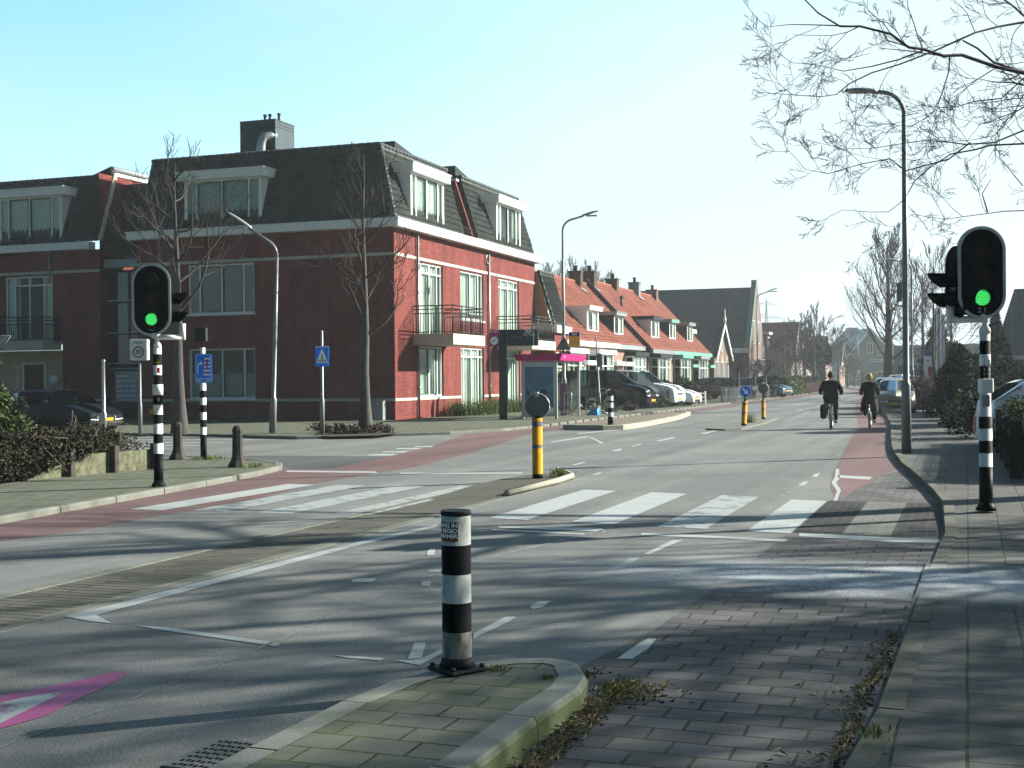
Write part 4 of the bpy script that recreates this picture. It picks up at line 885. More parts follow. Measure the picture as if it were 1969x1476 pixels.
mb = MB(); mb.box(-11.5, -3.0, -4.3, -1.5, 4.6, 6.7); d_ = mb.build('dormer', m_roofD, oh); mb = MB(); mb.box(-11.8, -2.7, -4.6, -1.2, 6.7, 7.0); mb.build('dormer_roof', m_cream, oh); gwin(oh, -3.9, -2.6, 4.9, 6.4, -2.95)
mb = MB(); mb.box(-7.0, -5.9, -.6, .6, 7.6, 9.1); c = mb.build('chimney', m_chim, oh)
for y in (-3.4, -.2, 2.8): gwin(oh, y-.8, y+.8, .8, 2.6, .02)
# houses further along the left side, half hidden by garden trees
for (lab, x, y, w_, dp, ze, zr, wm, rm, rot) in (
    ('pale house with grey roof among bare garden trees on the left side', -20.5, 178, 9, 12, 3.2, 8.0, m_brickY, m_roofG, 0),
    ('brown brick cottage with dark roof, beyond the bare garden trees', -20.0, 196, 10, 12, 3.2, 7.6, m_brickP, m_roofD, 0),
    ('far brick cottage with white eaves behind the blue sign board', -19.5, 216, 9, 12, 3.4, 7.0, m_brickP, m_roofG, 0)):
    q = gablehouse('cottage', lab, x, y, w_, dp, ze, zr, wm, rm, rot=rot, barge=m_white)
    for yy in (-2.2, 2.0): gwin(q, yy-.7, yy+.7, .9, 2.5)
    gwin(q, -.6, .6, 4.2, 5.8); gwin(q, -6.2, -4.6, 4.0, 5.2, side=-w_/2*.55) if False else None
mo = at(1637, 736, 224)
md = gablehouse('modern_house', 'large modern gabled house with grey green roof and triangular windows, far down the road', mo.x+3.2, mo.y, 11.5, 13, 3.6, 9.9, M('green_boards', (.09, .14, .13), .7), M('roof_greygreen', (.22, .28, .27), .4), rot=R(-66), over=.5, barge=m_white)
gwin(md, -3.2, -1.8, 1.0, 2.6); gwin(md, .2, 3.8, 4.2, 4.6, fm=m_white); gwin(md, -.5, .5, 5.6, 7.4); gwin(md, 1.4, 2.2, 5.2, 6.2); gwin(md, 1.0, 4.4, 1.0, 2.4)
mb = MB(); mb.box(-8.6, -6.8, -1.4, .4, 7.5, 10.4); mb.build('chimney', m_grey, md)
for x0 in (-4, -7.5, -11):
    mb = MB(); mb.plate([(x0, 0), (x0+2.4, 0), (x0+1.2, 6.4)], (0, 5.9, 0), (1, 0, 0), (0, 0, 1), -.15); mb.build('gable_window', m_white, md)
    mb = MB(); mb.plate([(x0+.4, .2), (x0+2.0, .2), (x0+1.2, 5.2)], (0, 6.1, 0), (1, 0, 0), (0, 0, 1), -.05); mb.build('gable_pane', m_wdark, md)
m2 = at(1694, 736, 258)
mq = gablehouse('modern_house', 'second far gabled house, only its grey roof tip behind the big tree trunk', m2.x+1, m2.y, 11, 12, 3.6, 9.6, m_brickB, m_roofG, rot=R(-80), over=.4)
gwin(mq, -2, -.5, 1, 2.5)
# right hand side: dark roofed hall and pale grey building
rt = at(1990, 700, 62)
hall = thing('hall', 'dark hall with tall blue black corrugated roof behind conifers on the right edge', 'building', (rt.x, rt.y, 0), R(-14))
mb = MB(); mb.box(-1.6, 22, 0, 12, 0, 2.6); mb.build('wall', m_brickB, hall)
mb = MB(); mb.add([(-1.9, -.4, 2.5), (22.4, -.4, 2.5), (22.4, 4.5, 6.1), (-1.9, 4.5, 6.1), (22.4, 12, 2.5), (-1.9, 12, 2.5)], [(0, 1, 2, 3), (3, 2, 4, 5), (0, 3, 5)]); mb.build('roof', roofmat('hall_roof', (.045, .065, .075), 'x', .28, .4, .15), hall)
mb = MB(); mb.box(-1.9, 22.4, -.55, -.4, 2.35, 2.55); mb.build('gutter', m_zinc, hall); 
for x in (0, 3, 6): mb = MB(); mb.box(x, x+1.6, -.03, 0, .9, 2.0); mb.build('window', m_white, hall)
gb = at(1768, 735, 120)
gr = thing('office_building', 'pale grey flat roofed building behind the lamp posts on the right', 'building', (gb.x, gb.y, 0), R(-15))
mb = MB(); mb.box(-3, 9, 0, 8, 0, 4.2); mb.build('wall', M('grey_render', (.24, .29, .29), .8), gr); mb = MB(); mb.box(-3.1, 9.1, -.1, 8.1, 4.2, 4.5); mb.build('roof', m_zinc, gr)
for x in (-2, 1, 4): mb = MB(); mb.box(x, x+1.8, -.04, 0, 1.2, 2.6); mb.build('window', m_wdark, gr)
gh = at(1330, 740, 112)
# ---------------------------------------------------------------- writing
def text(root, s, size, O, A, B, mt, name='lettering', align='CENTER', ext=.002, bend=None, bold=0.0):
    """raised lettering in the plane (A right, B up) at O; bend=(radius) wraps it round a vertical cylinder"""
    cu = bpy.data.curves.new('t', 'FONT'); cu.body = s; cu.size = size; cu.align_x = align; cu.align_y = 'CENTER'; cu.extrude = ext; cu.offset = bold; cu.resolution_u = 3
    to = bpy.data.objects.new('t', cu); SC.collection.objects.link(to)
    bpy.context.view_layer.update()
    me = bpy.data.meshes.new_from_object(to.evaluated_get(bpy.context.evaluated_depsgraph_get()))
    bpy.data.objects.remove(to)
    O = Vector(O); A = Vector(A).normalized(); B = Vector(B).normalized(); Nn = A.cross(B)
    for v in me.vertices:
        x, y, z = v.co
        if bend: r, a0 = bend; an = a0+x/r; v.co = Vector((O.x+(r+z+ext)*math.sin(an), O.y-(r+z+ext)*math.cos(an), O.z+y))
        else: v.co = O+A*x+B*y+Nn*(z+ext)
    me.materials.clear(); me.materials.append(mt)
    o = bpy.data.objects.new(name, me); SC.collection.objects.link(o); o.parent = root; return o
def greenlens():
    m_, t, b = newmat('green_signal'); v = N(t, 'ShaderNodeTexVoronoi'); v.inputs['Scale'].default_value = 75; L(t, N(t, 'ShaderNodeTexCoord').outputs['Object'], v.inputs['Vector'])
    c = mixc(t, ramp(t, v.outputs['Distance'], [(.1, 0), (.6, 1)]), (.12, .75, .13), (.0, .26, .05)); L(t, c, b.inputs['Emission Color']); b.inputs['Emission Strength'].default_value = .62; b.inputs['Base Color'].default_value = (0, .05, .01, 1); return m_
m_black = M('black_paint', (.008, .009, .009), .55, var=.2, spec=.05)
m_wpole = M('white_pole_paint', (.72, .73, .70), .45, var=.08, vs_=6, dirt=.25)
m_blackmat = M('black_matte', (.005, .006, .006), .8, var=.1, spec=.03)
m_lampg = M('lamp_post_grey', (.20, .22, .22), .45, metal=.3, var=.15, dirt=.15)
m_hood = M('lamp_hood', (.34, .38, .38), .35, metal=.2)
m_blue = M('sign_blue', (.012, .22, .92), .35, var=.04)
m_signw = M('sign_white', (.88, .90, .88), .35, var=.04)
m_signr = M('sign_red', (.55, .02, .05), .4, var=.04)
m_yel = M('post_yellow', (.62, .30, .02), .5, var=.15, vs_=8, dirt=.35)
m_mag = M('magenta', (.42, .02, .17), .4, var=.06)
m_signy = M('bus_yellow', (.70, .42, .03), .4, var=.04)
m_pyl = M('pylon_green_grey', (.022, .038, .038), .4, var=.1)
m_sback = M('sign_back', (.10, .125, .125), .55, metal=.2, var=.15, dirt=.2)
m_greenl = greenlens()
m_lensd = M('dark_lens', (.02, .012, .012), .15, var=.1)
m_sil = M('silver_trim', (.45, .48, .48), .35, metal=.4)
HR = R(19.7)
def bands(levels, r, n=22, r2=None):
    """levels: [(z, mat)], stacked painted bands on one pole"""
    prof = []; mis = []
    for i in range(len(levels)-1):
        z0, m_, = levels[i][:2]; z1 = levels[i+1][0]; rr = levels[i][2] if len(levels[i]) > 2 else r
        prof += [(rr, z0), (rr, z1)]; mis += [m_, m_]
    return prof, mis[:-1]
def signal_head(root, cx, cy, cz, w_, h_, lit, ang=0.0, visor=.14, num=None, back=True, trim=True, only=None):
    """pill backboard facing local -y after rotation ang"""
    M_ = Matrix.Translation((cx, cy, cz)) @ Matrix.Rotation(ang, 4, 'Z')
    r = w_/2
    mb = MB(); P = rrect(w_, h_, r-.001, 10); mb.plate(P, (0, 0, 0), (1, 0, 0), (0, 0, 1), .04); mb.bbox(-r*.55, r*.55, .04, .22, -h_*.43, h_*.43, .03); mb.xf(M_); hd = mb.build('signal_head', m_blackmat, root)
    if trim:
        mb = MB(); O_ = rrect(w_, h_, r-.001, 10); I_ = rrect(w_-.07, h_-.07, r-.036, 10); n = len(O_); b = 0
        vs = [(p[0], -.012, p[1]) for p in O_]+[(p[0], -.012, p[1]) for p in I_]+[(p[0], .0, p[1]) for p in O_]
        mb.add(vs, [(i, (i+1) % n, n+(i+1) % n, n+i) for i in range(n)]+[(i, 2*n+i, 2*n+(i+1) % n, (i+1) % n) for i in range(n)]); mb.xf(M_); mb.build('white_border', m_sil, hd)
    for k, z in enumerate((h_*.27, 0, -h_*.27)):
        if only and k not in only: continue
        on = (k == 2 and lit)
        mb = MB(); mb.plate(circ(20, .086 if on else .095), (0, -.02, z), (1, 0, 0), (0, 0, 1), .018)
        mb.xf(M_); l_ = mb.build('lens', m_greenl if on else m_lensd, hd)
        mb = MB(); K = 14
        for i in range(K):
            a0 = R(-25)+R(230)*i/K; a1 = R(-25)+R(230)*(i+1)/K
            dpt = lambda a: -.025-visor*(.35+.65*max(0, math.sin((a+R(25))/R(230)*math.pi)))
            q = lambda a, y, rr: (rr*math.cos(a), y, z+rr*math.sin(a))
            mb.add([q(a0, -.01, .105), q(a1, -.01, .105), q(a1, dpt(a1), .105), q(a0, dpt(a0), .105), q(a0, -.01, .11), q(a1, -.01, .11), q(a1, dpt(a1), .11), q(a0, dpt(a0), .11)], [(0, 1, 2, 3), (4, 7, 6, 5), (3, 2, 6, 7)], 0, True)
        mb.xf(M_); mb.build('visor', m_blackmat, l_)
    return hd
def traffic_light(label, loc, lv, r, hd, side, num=None):
    t = thing('traffic_light', label, 'traffic light', loc, HR, 'traffic lights showing green')
    prof, mis = bands(lv, r); mb = MB(); mb.lathe(prof, 24, (0, 0, 0), 0, True, mis); zt_ = lv[-1][0]; mb.lathe([(r*.9, zt_), (r*.8, zt_+.05), (r*.35, zt_+.1), (.04, zt_+.12), (.04, zt_+.2)], 16, mi=1)
    mb.lathe([(r*1.6, 0), (r*1.3, .05), (r*1.02, .09)], 16); mb.build('pole', [m_black, m_wpole], t)
    cx, cz, w_, h_ = hd
    mb = MB(); zb_ = zt_+.16; mb.tube([(side*.02, 0, zb_), (side*.33, .16, zb_)], .04, 8); mb.tube([(side*.33, .16, zb_-.04), (side*.33, .16, zb_+.2)], .045, 10); mb.tube([(0, 0, zb_), (cx, .04, zb_+.04), (cx, .06, cz-h_/2+.02)], .045, 10); mb.build('bracket', m_wpole, t)
    h1 = signal_head(t, cx, 0, cz, w_, h_, True, 0)
    if num: text(h1, num, .085, (cx, -.004, cz-h_*.405), (1, 0, 0), (0, 0, 1), m_sil)
    signal_head(t, cx+side*.25, .16, cz-.10, w_*.80, h_*.80, False, side*R(80), visor=.30, trim=False, only=(1, 2)) if side < 0 else signal_head(t, cx+.18, .24, cz-.0, w_*.9, h_*.95, False, R(62), visor=.30, trim=False, only=(1, 2))
    return t
k = 1/170.
z_ = lambda v: (980-v)*k
tlr = traffic_light('right hand traffic light on banded pole with number 2.1 and stickers, green', (.18, 15.34, .075), [(0, 0), (z_(896), 1), (z_(870), 0), (z_(846), 1), (z_(823), 0), (z_(800), 1, .062), (z_(727), 0, .058), (z_(680), 0, .058), (z_(655), 1, .058), (z_(640), 1, .058)], .073, (-.03, z_(524), .54, 1.05), -1, '2.1')
mb = MB(); mb.bbox(-.068, .068, -.09, .06, z_(755), z_(727), .015); mb.build('push_button_box', m_wpole, tlr)
mb = MB(); mb.plate(rrect(.085, .13, .005, 1), (-.02, -.078, z_(770)), (1, 0, 0), (0, 0, 1), .002); mb.build('sticker', m_grey, tlr)
mb = MB(); mb.lathe([(.0605, z_(703)), (.0605, z_(681))], 24); mb.build('sticker', m_signw, tlr)
for j, (col, x0) in enumerate((('LERSSA', -.028), ('ONEGNL', .030))):
    for i, ch_ in enumerate(col): text(tlr, ch_, .042, (0, 0, z_(685+i*8.4)), (1, 0, 0), (0, 0, 1), m_black if i < 3 else m_signw, 'sticker_letter', bend=(.0605, x0/.06), ext=.0006)
k = 1/131.7
z_ = lambda v: (935-v)*k
tll = traffic_light('left hand traffic light on black and white banded pole beside the garden hedge, green', (-11.14, 15.77, .075), [(0, 0), (z_(870.7), 1), (z_(851), 0), (z_(833), 1), (z_(813.5), 0), (z_(796), 1), (z_(777), 0, .07), (z_(758.5), 1, .075), (z_(738), 0, .062), (z_(720), 1, .06), (z_(701), 0, .06), (z_(680), 1, .06), (z_(668), 1, .06)], .068, (-.08, z_(575), .57, 1.06), 1)
mb = MB(); mb.plate(rrect(.06, .12, .004, 1), (.03, -.069, z_(767)), (1, 0, 0), (0, 0, 1), .002); st2 = mb.build('sticker', m_black, tll); text(st2, '0', .07, (.03, -.070, z_(767)), (1, 0, 0), (0, 0, 1), m_signw, ext=.001)
mb = MB(); mb.box(-.005, .045, -.064, -.06, z_(698), z_(694)); mb.build('sticker', m_yel, tll); mb = MB(); mb.box(.01, .05, -.064, -.06, z_(716), z_(706)); mb.build('sticker', m_signr, tll)
mb = MB(); mb.lathe([(.03, 0), (.035, .03), (.02, .05)], 10); mb.xf(Matrix.Translation((-.075, 0, z_(790))) @ Matrix.Rotation(R(-90), 4, 'Y')); mb.build('push_button', m_yel, tll)
text(tll, '~', .16, (-.08, -.006, z_(633)), (1, 0, 0), (0, 0, 1), m_grey, 'scribble', ext=.001)
# LET OP sign
k = 1/97.; z_ = lambda v: (882-v)*k
lo = thing('warning_sign_post', 'black and white banded post with blue LET OP crossing sign', 'sign', (-14.24, 21.65, .075), HR)
prof, mis = bands([(0, 0), (z_(835), 1), (z_(820.5), 0), (z_(806.5), 1), (z_(792), 0), (z_(778), 1), (z_(764), 0), (z_(750.5), 1), (z_(738), 1, .05), (z_(668), 1, .03)], .062)
mb = MB(); mb.lathe(prof, 20, (0, 0, 0), 0, True, mis); mb.lathe([(.02, z_(668)), (.02, z_(655))], 8); mb.build('post', [m_black, m_wpole], lo)
mb = MB(); mb.bbox(-.14, .08, -.05, .1, z_(656), z_(630), .01); sb_ = mb.build('detector_box', M('green_black_box', (.03, .04, .035), .5), lo)
mb = MB(); mb.plate(rrect(.33, .58, .04, 4), (0.03, -.07, z_(708)), (1, 0, 0), (0, 0, 1), .012); sn = mb.build('sign_plate', m_blue, lo)
O_ = Vector((0.03, -.0715, z_(708)))
mb = MB()
I1 = rrect(.30, .55, .035, 4); I2 = rrect(.284, .534, .03, 4); n = len(I1)
mb.add([(O_.x+p[0], O_.y, O_.z+p[1]) for p in I1]+[(O_.x+p[0], O_.y, O_.z+p[1]) for p in I2], [(i, (i+1) % n, n+(i+1) % n, n+i) for i in range(n)])
for i in range(5): mb.plate([(0.02-i*.004, .17-.078*i), (.13, .17-.078*i), (.13, .205-.078*i), (0.02-i*.004, .205-.078*i)], O_, (1, 0, 0), (0, 0, 1), 0)
mb.plate([(-.12, -.10), (-.10, -.10), (-.10, .04), (-.085, .075), (-.06, .085), (-.06, .06), (-.015, .10), (-.06, .14), (-.06, .115), (-.10, .10), (-.12, .05)], O_, (1, 0, 0), (0, 0, 1), 0)
mb.build('crossing_symbol', m_signw, sn)
mb = MB(); mb.plate([(.05, .16), (.06, .18), (.085, .18), (.095, .16), (.08, -.03), (.065, -.03)], O_+Vector((0, -.002, 0)), (1, 0, 0), (0, 0, 1), 0); mb.plate(circ(10, .018, .073, -.075), O_+Vector((0, -.002, 0)), (1, 0, 0), (0, 0, 1), 0); mb.build('exclamation_mark', m_signr, sn)
text(sn, 'LET OP', .085, O_+Vector((0, 0, -.225)), (1, 0, 0), (0, 0, 1), m_signw, bold=.001)
# stone bollards
def stone_bollard(label, x, y):
    t = thing('stone_bollard', label, 'bollard', (x, y, .07), R(19.7), 'old stone bollards on the corner')
    mb = MB(); mb.lathe([(.19, 0), (.165, .05), (.12, .13), (.098, .22), (.09, .6), (.086, .615), (.094, .625), (.094, .66), (.085, .70), (.055, .74), (.0, .755)], 8, smooth=False)
    mb.build('bollard_shaft', m_stoneB, t); return t
m_stoneB = M('old_iron_stone', (.055, .052, .046), .85, var=.35, vs_=8, bst=.5, bs=60, dirt=.3)
stone_bollard('weathered dark bollard standing left of the LET OP sign post', -14.76, 21.54)
stone_bollard('weathered dark bollard nearest the rounded pavement corner', -12.31, 19.79)
# zone 30
t = thing('speed_zone_sign', 'white ZONE 30 box sign on a thin grey pole by the dark wall', 'sign', (-22.84, 31.46, .07), HR)
mb = MB(); mb.lathe([(.06, 0), (.06, .9), (.04, .95), (.04, 2.25)], 12); mb.build('pole', m_lampg, t)
mb = MB(); mb.bbox(-.26, .26, -.12, .14, 2.18, 2.80, .02); b = mb.build('sign_box', M('sign_offwhite', (.55, .60, .57), .4, dirt=.3), t)
mb = MB(); I1 = circ(24, .17); I2 = circ(24, .13); mb.add([(p[0], -.123, 2.42+p[1]) for p in I1]+[(p[0], -.123, 2.42+p[1]) for p in I2], [(i, (i+1) % 24, 24+(i+1) % 24, 24+i) for i in range(24)]); mb.build('ring', M('faded_red', (.10, .05, .07), .5), b)
text(b, '30', .19, (0, -.122, 2.42), (1, 0, 0), (0, 0, 1), m_black, bold=.003); text(b, 'ZONE', .10, (0, -.122, 2.69), (1, 0, 0), (0, 0, 1), m_black)
t = thing('pole', 'thin bare galvanised pole without a sign, left of the ZONE 30 sign', 'pole', (-23.99, 31.29, .07))
mb = MB(); mb.lathe([(.075, 0), (.075, .65), (.05, .68), (.05, 2.15), (.055, 2.16), (.055, 2.2), (.02, 2.22)], 12); mb.build('pole_shaft', m_galv, t)
# pedestrian crossing sign
t = thing('crossing_sign', 'blue pedestrian crossing sign on a grey pole in front of the dark brick wall', 'sign', (-17.29, 32.27, .07), HR)
mb = MB(); mb.lathe([(.065, 0), (.065, 1.0), (.045, 1.04), (.045, 2.95), (.02, 2.97)], 12); mb.build('pole', m_lampg, t)
mb = MB(); mb.plate(rrect(.38, .58, .03, 3), (0.02, -.07, 2.23), (1, 0, 0), (0, 0, 1), .03); b = mb.build('sign_plate', m_blue, t)
mb = MB(); mb.plate([(-.15, -.19), (.19, -.19), (.02, .23)], (0, -.072, 2.23), (1, 0, 0), (0, 0, 1), 0); mb.plate([(-.17, .26), (.21, .26), (.21, .28), (-.17, .28)], (0, -.072, 2.23), (1, 0, 0), (0, 0, 1), 0); w2 = mb.build('white_triangle', m_signw, b)
mb = MB()
for i in range(5): mb.plate([(-.12+i*.058, -.17), (-.09+i*.058, -.17), (-.065+i*.045, -.1), (-.085+i*.045, -.1)], (0, -.074, 2.23), (1, 0, 0), (0, 0, 1), 0)
mb.plate([(.0, .02), (.04, .02), (.035, -.04), (.06, -.1), (.04, -.1), (.015, -.04), (-.01, -.1), (-.03, -.1), (.0, -.03)], (0, -.0745, 2.23), (1, 0, 0), (0, 0, 1), 0); mb.plate(circ(8, .018, .02, .045), (0, -.0745, 2.23), (1, 0, 0), (0, 0, 1), 0)
mb.build('walking_figure', m_black, w2)
mb = MB(); mb.tube([(-.05, 0, 2.1), (.09, -.04, 2.1)], .015, 6); mb.build('clamp', m_galv, t)
# street lamps: gentle curved arm and flat hood
def lamp_post(label, x, y, h, az, reach=1.0, r=.075, step=1.9, head=.62, z0=.07, tilt=8, rt=.045, bendr=.45):
    t = thing('street_lamp', label, 'street lamp', (x, y, z0), az, 'street lamps along the road')
    mb = MB(); mb.lathe([(r*1.25, 0), (r*1.2, step), (r*1.1, step+.03), (r*.8, step+.06), (r*.75, h*.5), (rt, h-bendr)], 12)
    pts = [(bendr*(1-math.cos(R(a))), 0, h-bendr+bendr*math.sin(R(a))) for a in range(0, 91-tilt, 12)]
    e = pts[-1]; ta = R(tilt); pts.append((reach, 0, e[2]+(reach-e[0])*math.tan(ta))); mb.tube(pts, rt*.95, 8); mb.build('lamp_pole', m_lampg, t)
    e = pts[-1]; mb = MB(); K = 9; n = 10; b0 = 0; vs = []; fs = []
    for i in range(K+1):
        q = i/K; wd = .125*math.sin(math.pi*min(.97, .16+q*.75))**.6; hh = .075*math.sin(math.pi*min(.95, .2+q*.7))**.7
        for j in range(n):
            a = 2*math.pi*j/n; zz = math.sin(a); vs.append((e[0]-.08+head*q, wd*math.cos(a), e[2]+head*q*math.tan(ta)+hh*zz*(1 if zz > 0 else .45)))
    for i in range(K):
        for j in range(n): fs.append((i*n+j, i*n+(j+1) % n, (i+1)*n+(j+1) % n, (i+1)*n+j))
    fs.append(tuple(range(n))[::-1]); fs.append(tuple(K*n+j for j in range(n))); mb.add(vs, fs, 0, True); hd = mb.build('lamp_head', m_hood, t)
    mb = MB(); mb.bbox(e[0]+.1, e[0]+head-.15, -.08, .08, e[2]-.045, e[2]+.02, .02); mb.xf(Matrix.Translation((0, 0, .02))); mb.build('lamp_glass', m_galv, hd)
    mb = MB(); mb.box(-.03, .03, -r*1.27, -r*1.2, .6, 1.0); mb.build('service_door', m_lampg, t)
    return t
lr = lamp_post('tall street lamp on the right pavement, its hood among the bare branches', -1.16, 26.38, 7.15, R(180+19.7), reach=.62, r=.078, step=1.35, head=.62, tilt=2)
for (v0, v1) in ((545, 580),):
    mb = MB(); mb.box(-.005, .01, -.14, .16, 3.0, 3.38); mb.xf(Matrix.Translation((.12, 0, 0))); mb.build('small_sign', m_sback, lr); mb = MB(); mb.tube([(0, 0, 2.9), (.18, 0, 2.93)], .015, 5); mb.build('sign_bracket', m_galv, lr)
ll = lamp_post('shorter leaning street lamp before the shaded brick wall', -19.35, 33.03, 5.75, R(180+19.7), reach=.85, r=.085, step=1.0, head=.72, tilt=32, bendr=.55); ll.rotation_euler[1] = R(-2.0)
lb = lamp_post('street lamp behind the bus shelter carrying the yellow stop sign', -16.39, 52.41, 8.4, R(19.7), reach=.9, r=.10, step=1.5, head=.75, tilt=16, bendr=.5)
mb = MB(); mb.plate([(-.34, 0), (.34, 0), (0, .6)], (0, -.10, 2.78), (1, 0, 0), (0, 0, 1), .02); mb.build('sign_back', m_sback, lb)
mb = MB(); mb.box(-.2, .3, -.12, -.09, 2.35, 2.72); mb.build('sign_back', m_sback, lb)
bs_ = thing('bus_stop_sign', 'yellow and blue bus stop flag sign on the lamp post behind the shelter', 'sign', (-16.1, 52.2, 2.95), HR)
mb = MB(); mb.bbox(.0, .50, -.05, .05, 0, .66, .015); b = mb.build('sign_box', m_sil, bs_)
mb = MB(); mb.plate([(.02, .03), (.48, .03), (.48, .48), (.02, .48)], (0, -.053, 0), (1, 0, 0), (0, 0, 1), 0); mb.build('yellow_panel', m_signy, b)
mb = MB(); mb.plate([(.02, .485), (.48, .485), (.48, .63), (.02, .63)], (0, -.053, 0), (1, 0, 0), (0, 0, 1), 0); bl_ = mb.build('blue_panel', M('navy', (.02, .05, .2), .4), b)
mb = MB(); mb.plate(rrect(.2, .08, .015, 2, .25, .56), (0, -.055, 0), (1, 0, 0), (0, 0, 1), 0); w2 = mb.build('bus_symbol', m_signw, bl_)
mb = MB(); mb.plate(rrect(.15, .035, .005, 1, .25, .565), (0, -.057, 0), (1, 0, 0), (0, 0, 1), 0); mb.plate([(.02, .19), (.48, .19), (.48, .2), (.02, .2)], (0, -.055, 0), (1, 0, 0), (0, 0, 1), 0); mb.build('panel_line', m_black, b)
def lamp_at(label, u, vh, D, h, right=True, **kw):
    p = at(u, 735, D); return lamp_post(label, p.x, p.y, h, R(19.7) if right else R(199.7), z0=0, **kw)
lamp_at('street lamp further along the right pavement behind the big lamp', 1754, 495, 61, 7.1, False, reach=.7, r=.07, head=.65, tilt=4)
lg = lamp_at('street lamp with triangular sign in front of the tall barn gable', 1457, 562, 104, 8.4, True, reach=.9, r=.1, head=.9, tilt=18)
mb = MB(); mb.plate([(-.38, 0), (.38, 0), (0, .66)], (0, -.12, 2.5), (1, 0, 0), (0, 0, 1), .02); mb.build('sign_back', m_sback, lg)
lamp_at('third street lamp on the left, before the garden trees', 1597, 612, 150, 8.4, True, reach=.9, r=.11, head=1.0, tilt=18)
lamp_at('farthest street lamp, before the modern house', 1650, 636, 196, 8.4, True, reach=1.1, r=.11, head=1.2, tilt=18)
# leaning pole with sign back
pz = thing('sign_post', 'leaning grey post with the dark back of a sign, bicycle leaning on it', 'sign', (-15.0, 53.24, .07), HR); pz.rotation_euler[1] = R(-3.0)
mb = MB(); mb.lathe([(.05, 0), (.05, .9), (.035, .92), (.035, 3.35)], 10); mb.build('pole', m_lampg, pz)
mb = MB(); mb.bbox(-.04, .20, -.05, -.02, 2.05, 2.62, .008); mb.build('sign_back', m_sback, pz)
# give way sign at the left edge
gw = thing('give_way_sign', 'pale back of a triangular give way sign cut by the left edge', 'sign', (-16.3, 18.2, .07), HR)
mb = MB(); mb.lathe([(.04, 0), (.035, 2.45)], 10); mb.build('pole', m_brownp, gw) if 'm_brownp' in globals() else mb.build('pole', m_stoneB, gw)
mb = MB(); mb.plate([(-.30, 2.38), (0, 2.0), (.30, 2.38)], (0, .05, 0), (1, 0, 0), (0, 0, 1), .012); s_ = mb.build('sign_plate', M('pale_green_white', (.42, .50, .44), .5), gw)
mb = MB()
for a, b in (((-.30, 2.38), (0, 2.0)), ((0, 2.0), (.30, 2.38)), ((.30, 2.38), (-.30, 2.38))): mb.tube([(a[0], .045, a[1]), (b[0], .045, b[1])], .012, 5)
mb.build('rim', m_sback, s_)
# departures pylon
k = 1/50.6
rn = thing('bus_stop_pylon', 'dark bus stop pylon with clock, magenta panel and departures display', 'pylon', (-16.65, 45.5, .07), HR)
mb = MB(); mb.bbox(-.15, .15, -.11, .11, 0, 3.42, .02); mb.build('mast', m_pyl, rn)
mb = MB(); mb.bbox(.152, 1.36, -.11, .11, 2.80, 3.42, .02); dp_ = mb.build('display_box', m_pyl, rn)
mb = MB(); mb.box(1.16, 1.19, -.114, -.108, 2.81, 3.41); mb.box(1.33, 1.36, -.114, -.108, 2.81, 3.41); mb.build('display_edge', m_signw, dp_)
mb = MB(); mb.bbox(-.50, -.152, -.10, .10, 2.80, 3.42, .015); mg = mb.build('magenta_panel', m_mag, rn)
text(mg, 'R-NET', .13, (-.325, -.102, 3.34), (1, 0, 0), (0, 0, 1), m_signw)
mb = MB(); mb.plate(circ(28, .155, -.325, 3.0), (0, -.104, 0), (1, 0, 0), (0, 0, 1), .004); ck = mb.build('clock_face', m_signw, mg)
mb = MB(); mb.plate([(0, -.008), (.1, .055), (.095, .068), (-.02, .008)], (-.325, -.108, 3.0), (1, 0, 0), (0, 0, 1), 0); mb.plate([(0, .008), (-.11, -.05), (-.105, -.062), (.02, -.008)], (-.325, -.109, 3.0), (1, 0, 0), (0, 0, 1), 0)
for i in range(12): a = i*R(30); mb.plate([(.14*math.cos(a)-.004, .14*math.sin(a)), (.14*math.cos(a)+.004, .14*math.sin(a)), (.12*math.cos(a)+.004, .12*math.sin(a)), (.12*math.cos(a)-.004, .12*math.sin(a))], (-.325, -.108, 3.0), (1, 0, 0), (0, 0, 1), 0)
mb.build('clock_hands', m_black, ck)
text(dp_, 'De Kolk', .13, (1.0, -.112, 3.23), (1, 0, 0), (0, 0, 1), m_signw); text(dp_, 'Noord', .09, (1.02, -.112, 3.12), (1, 0, 0), (0, 0, 1), m_grey); text(dp_, 'bus richting', .085, (.52, -.112, 3.14), (1, 0, 0), (0, 0, 1), m_grey)
mb = MB(); mb.plate(rrect(.22, .11, .02, 2, .98, 3.36), (0, -.113, 0), (1, 0, 0), (0, 0, 1), 0); b = mb.build('bus_symbol', m_signw, dp_)
mb = MB(); mb.plate(rrect(.16, .045, .005, 1, .98, 3.37), (0, -.115, 0), (1, 0, 0), (0, 0, 1), 0); mb.build('bus_symbol_inner', m_black, b)
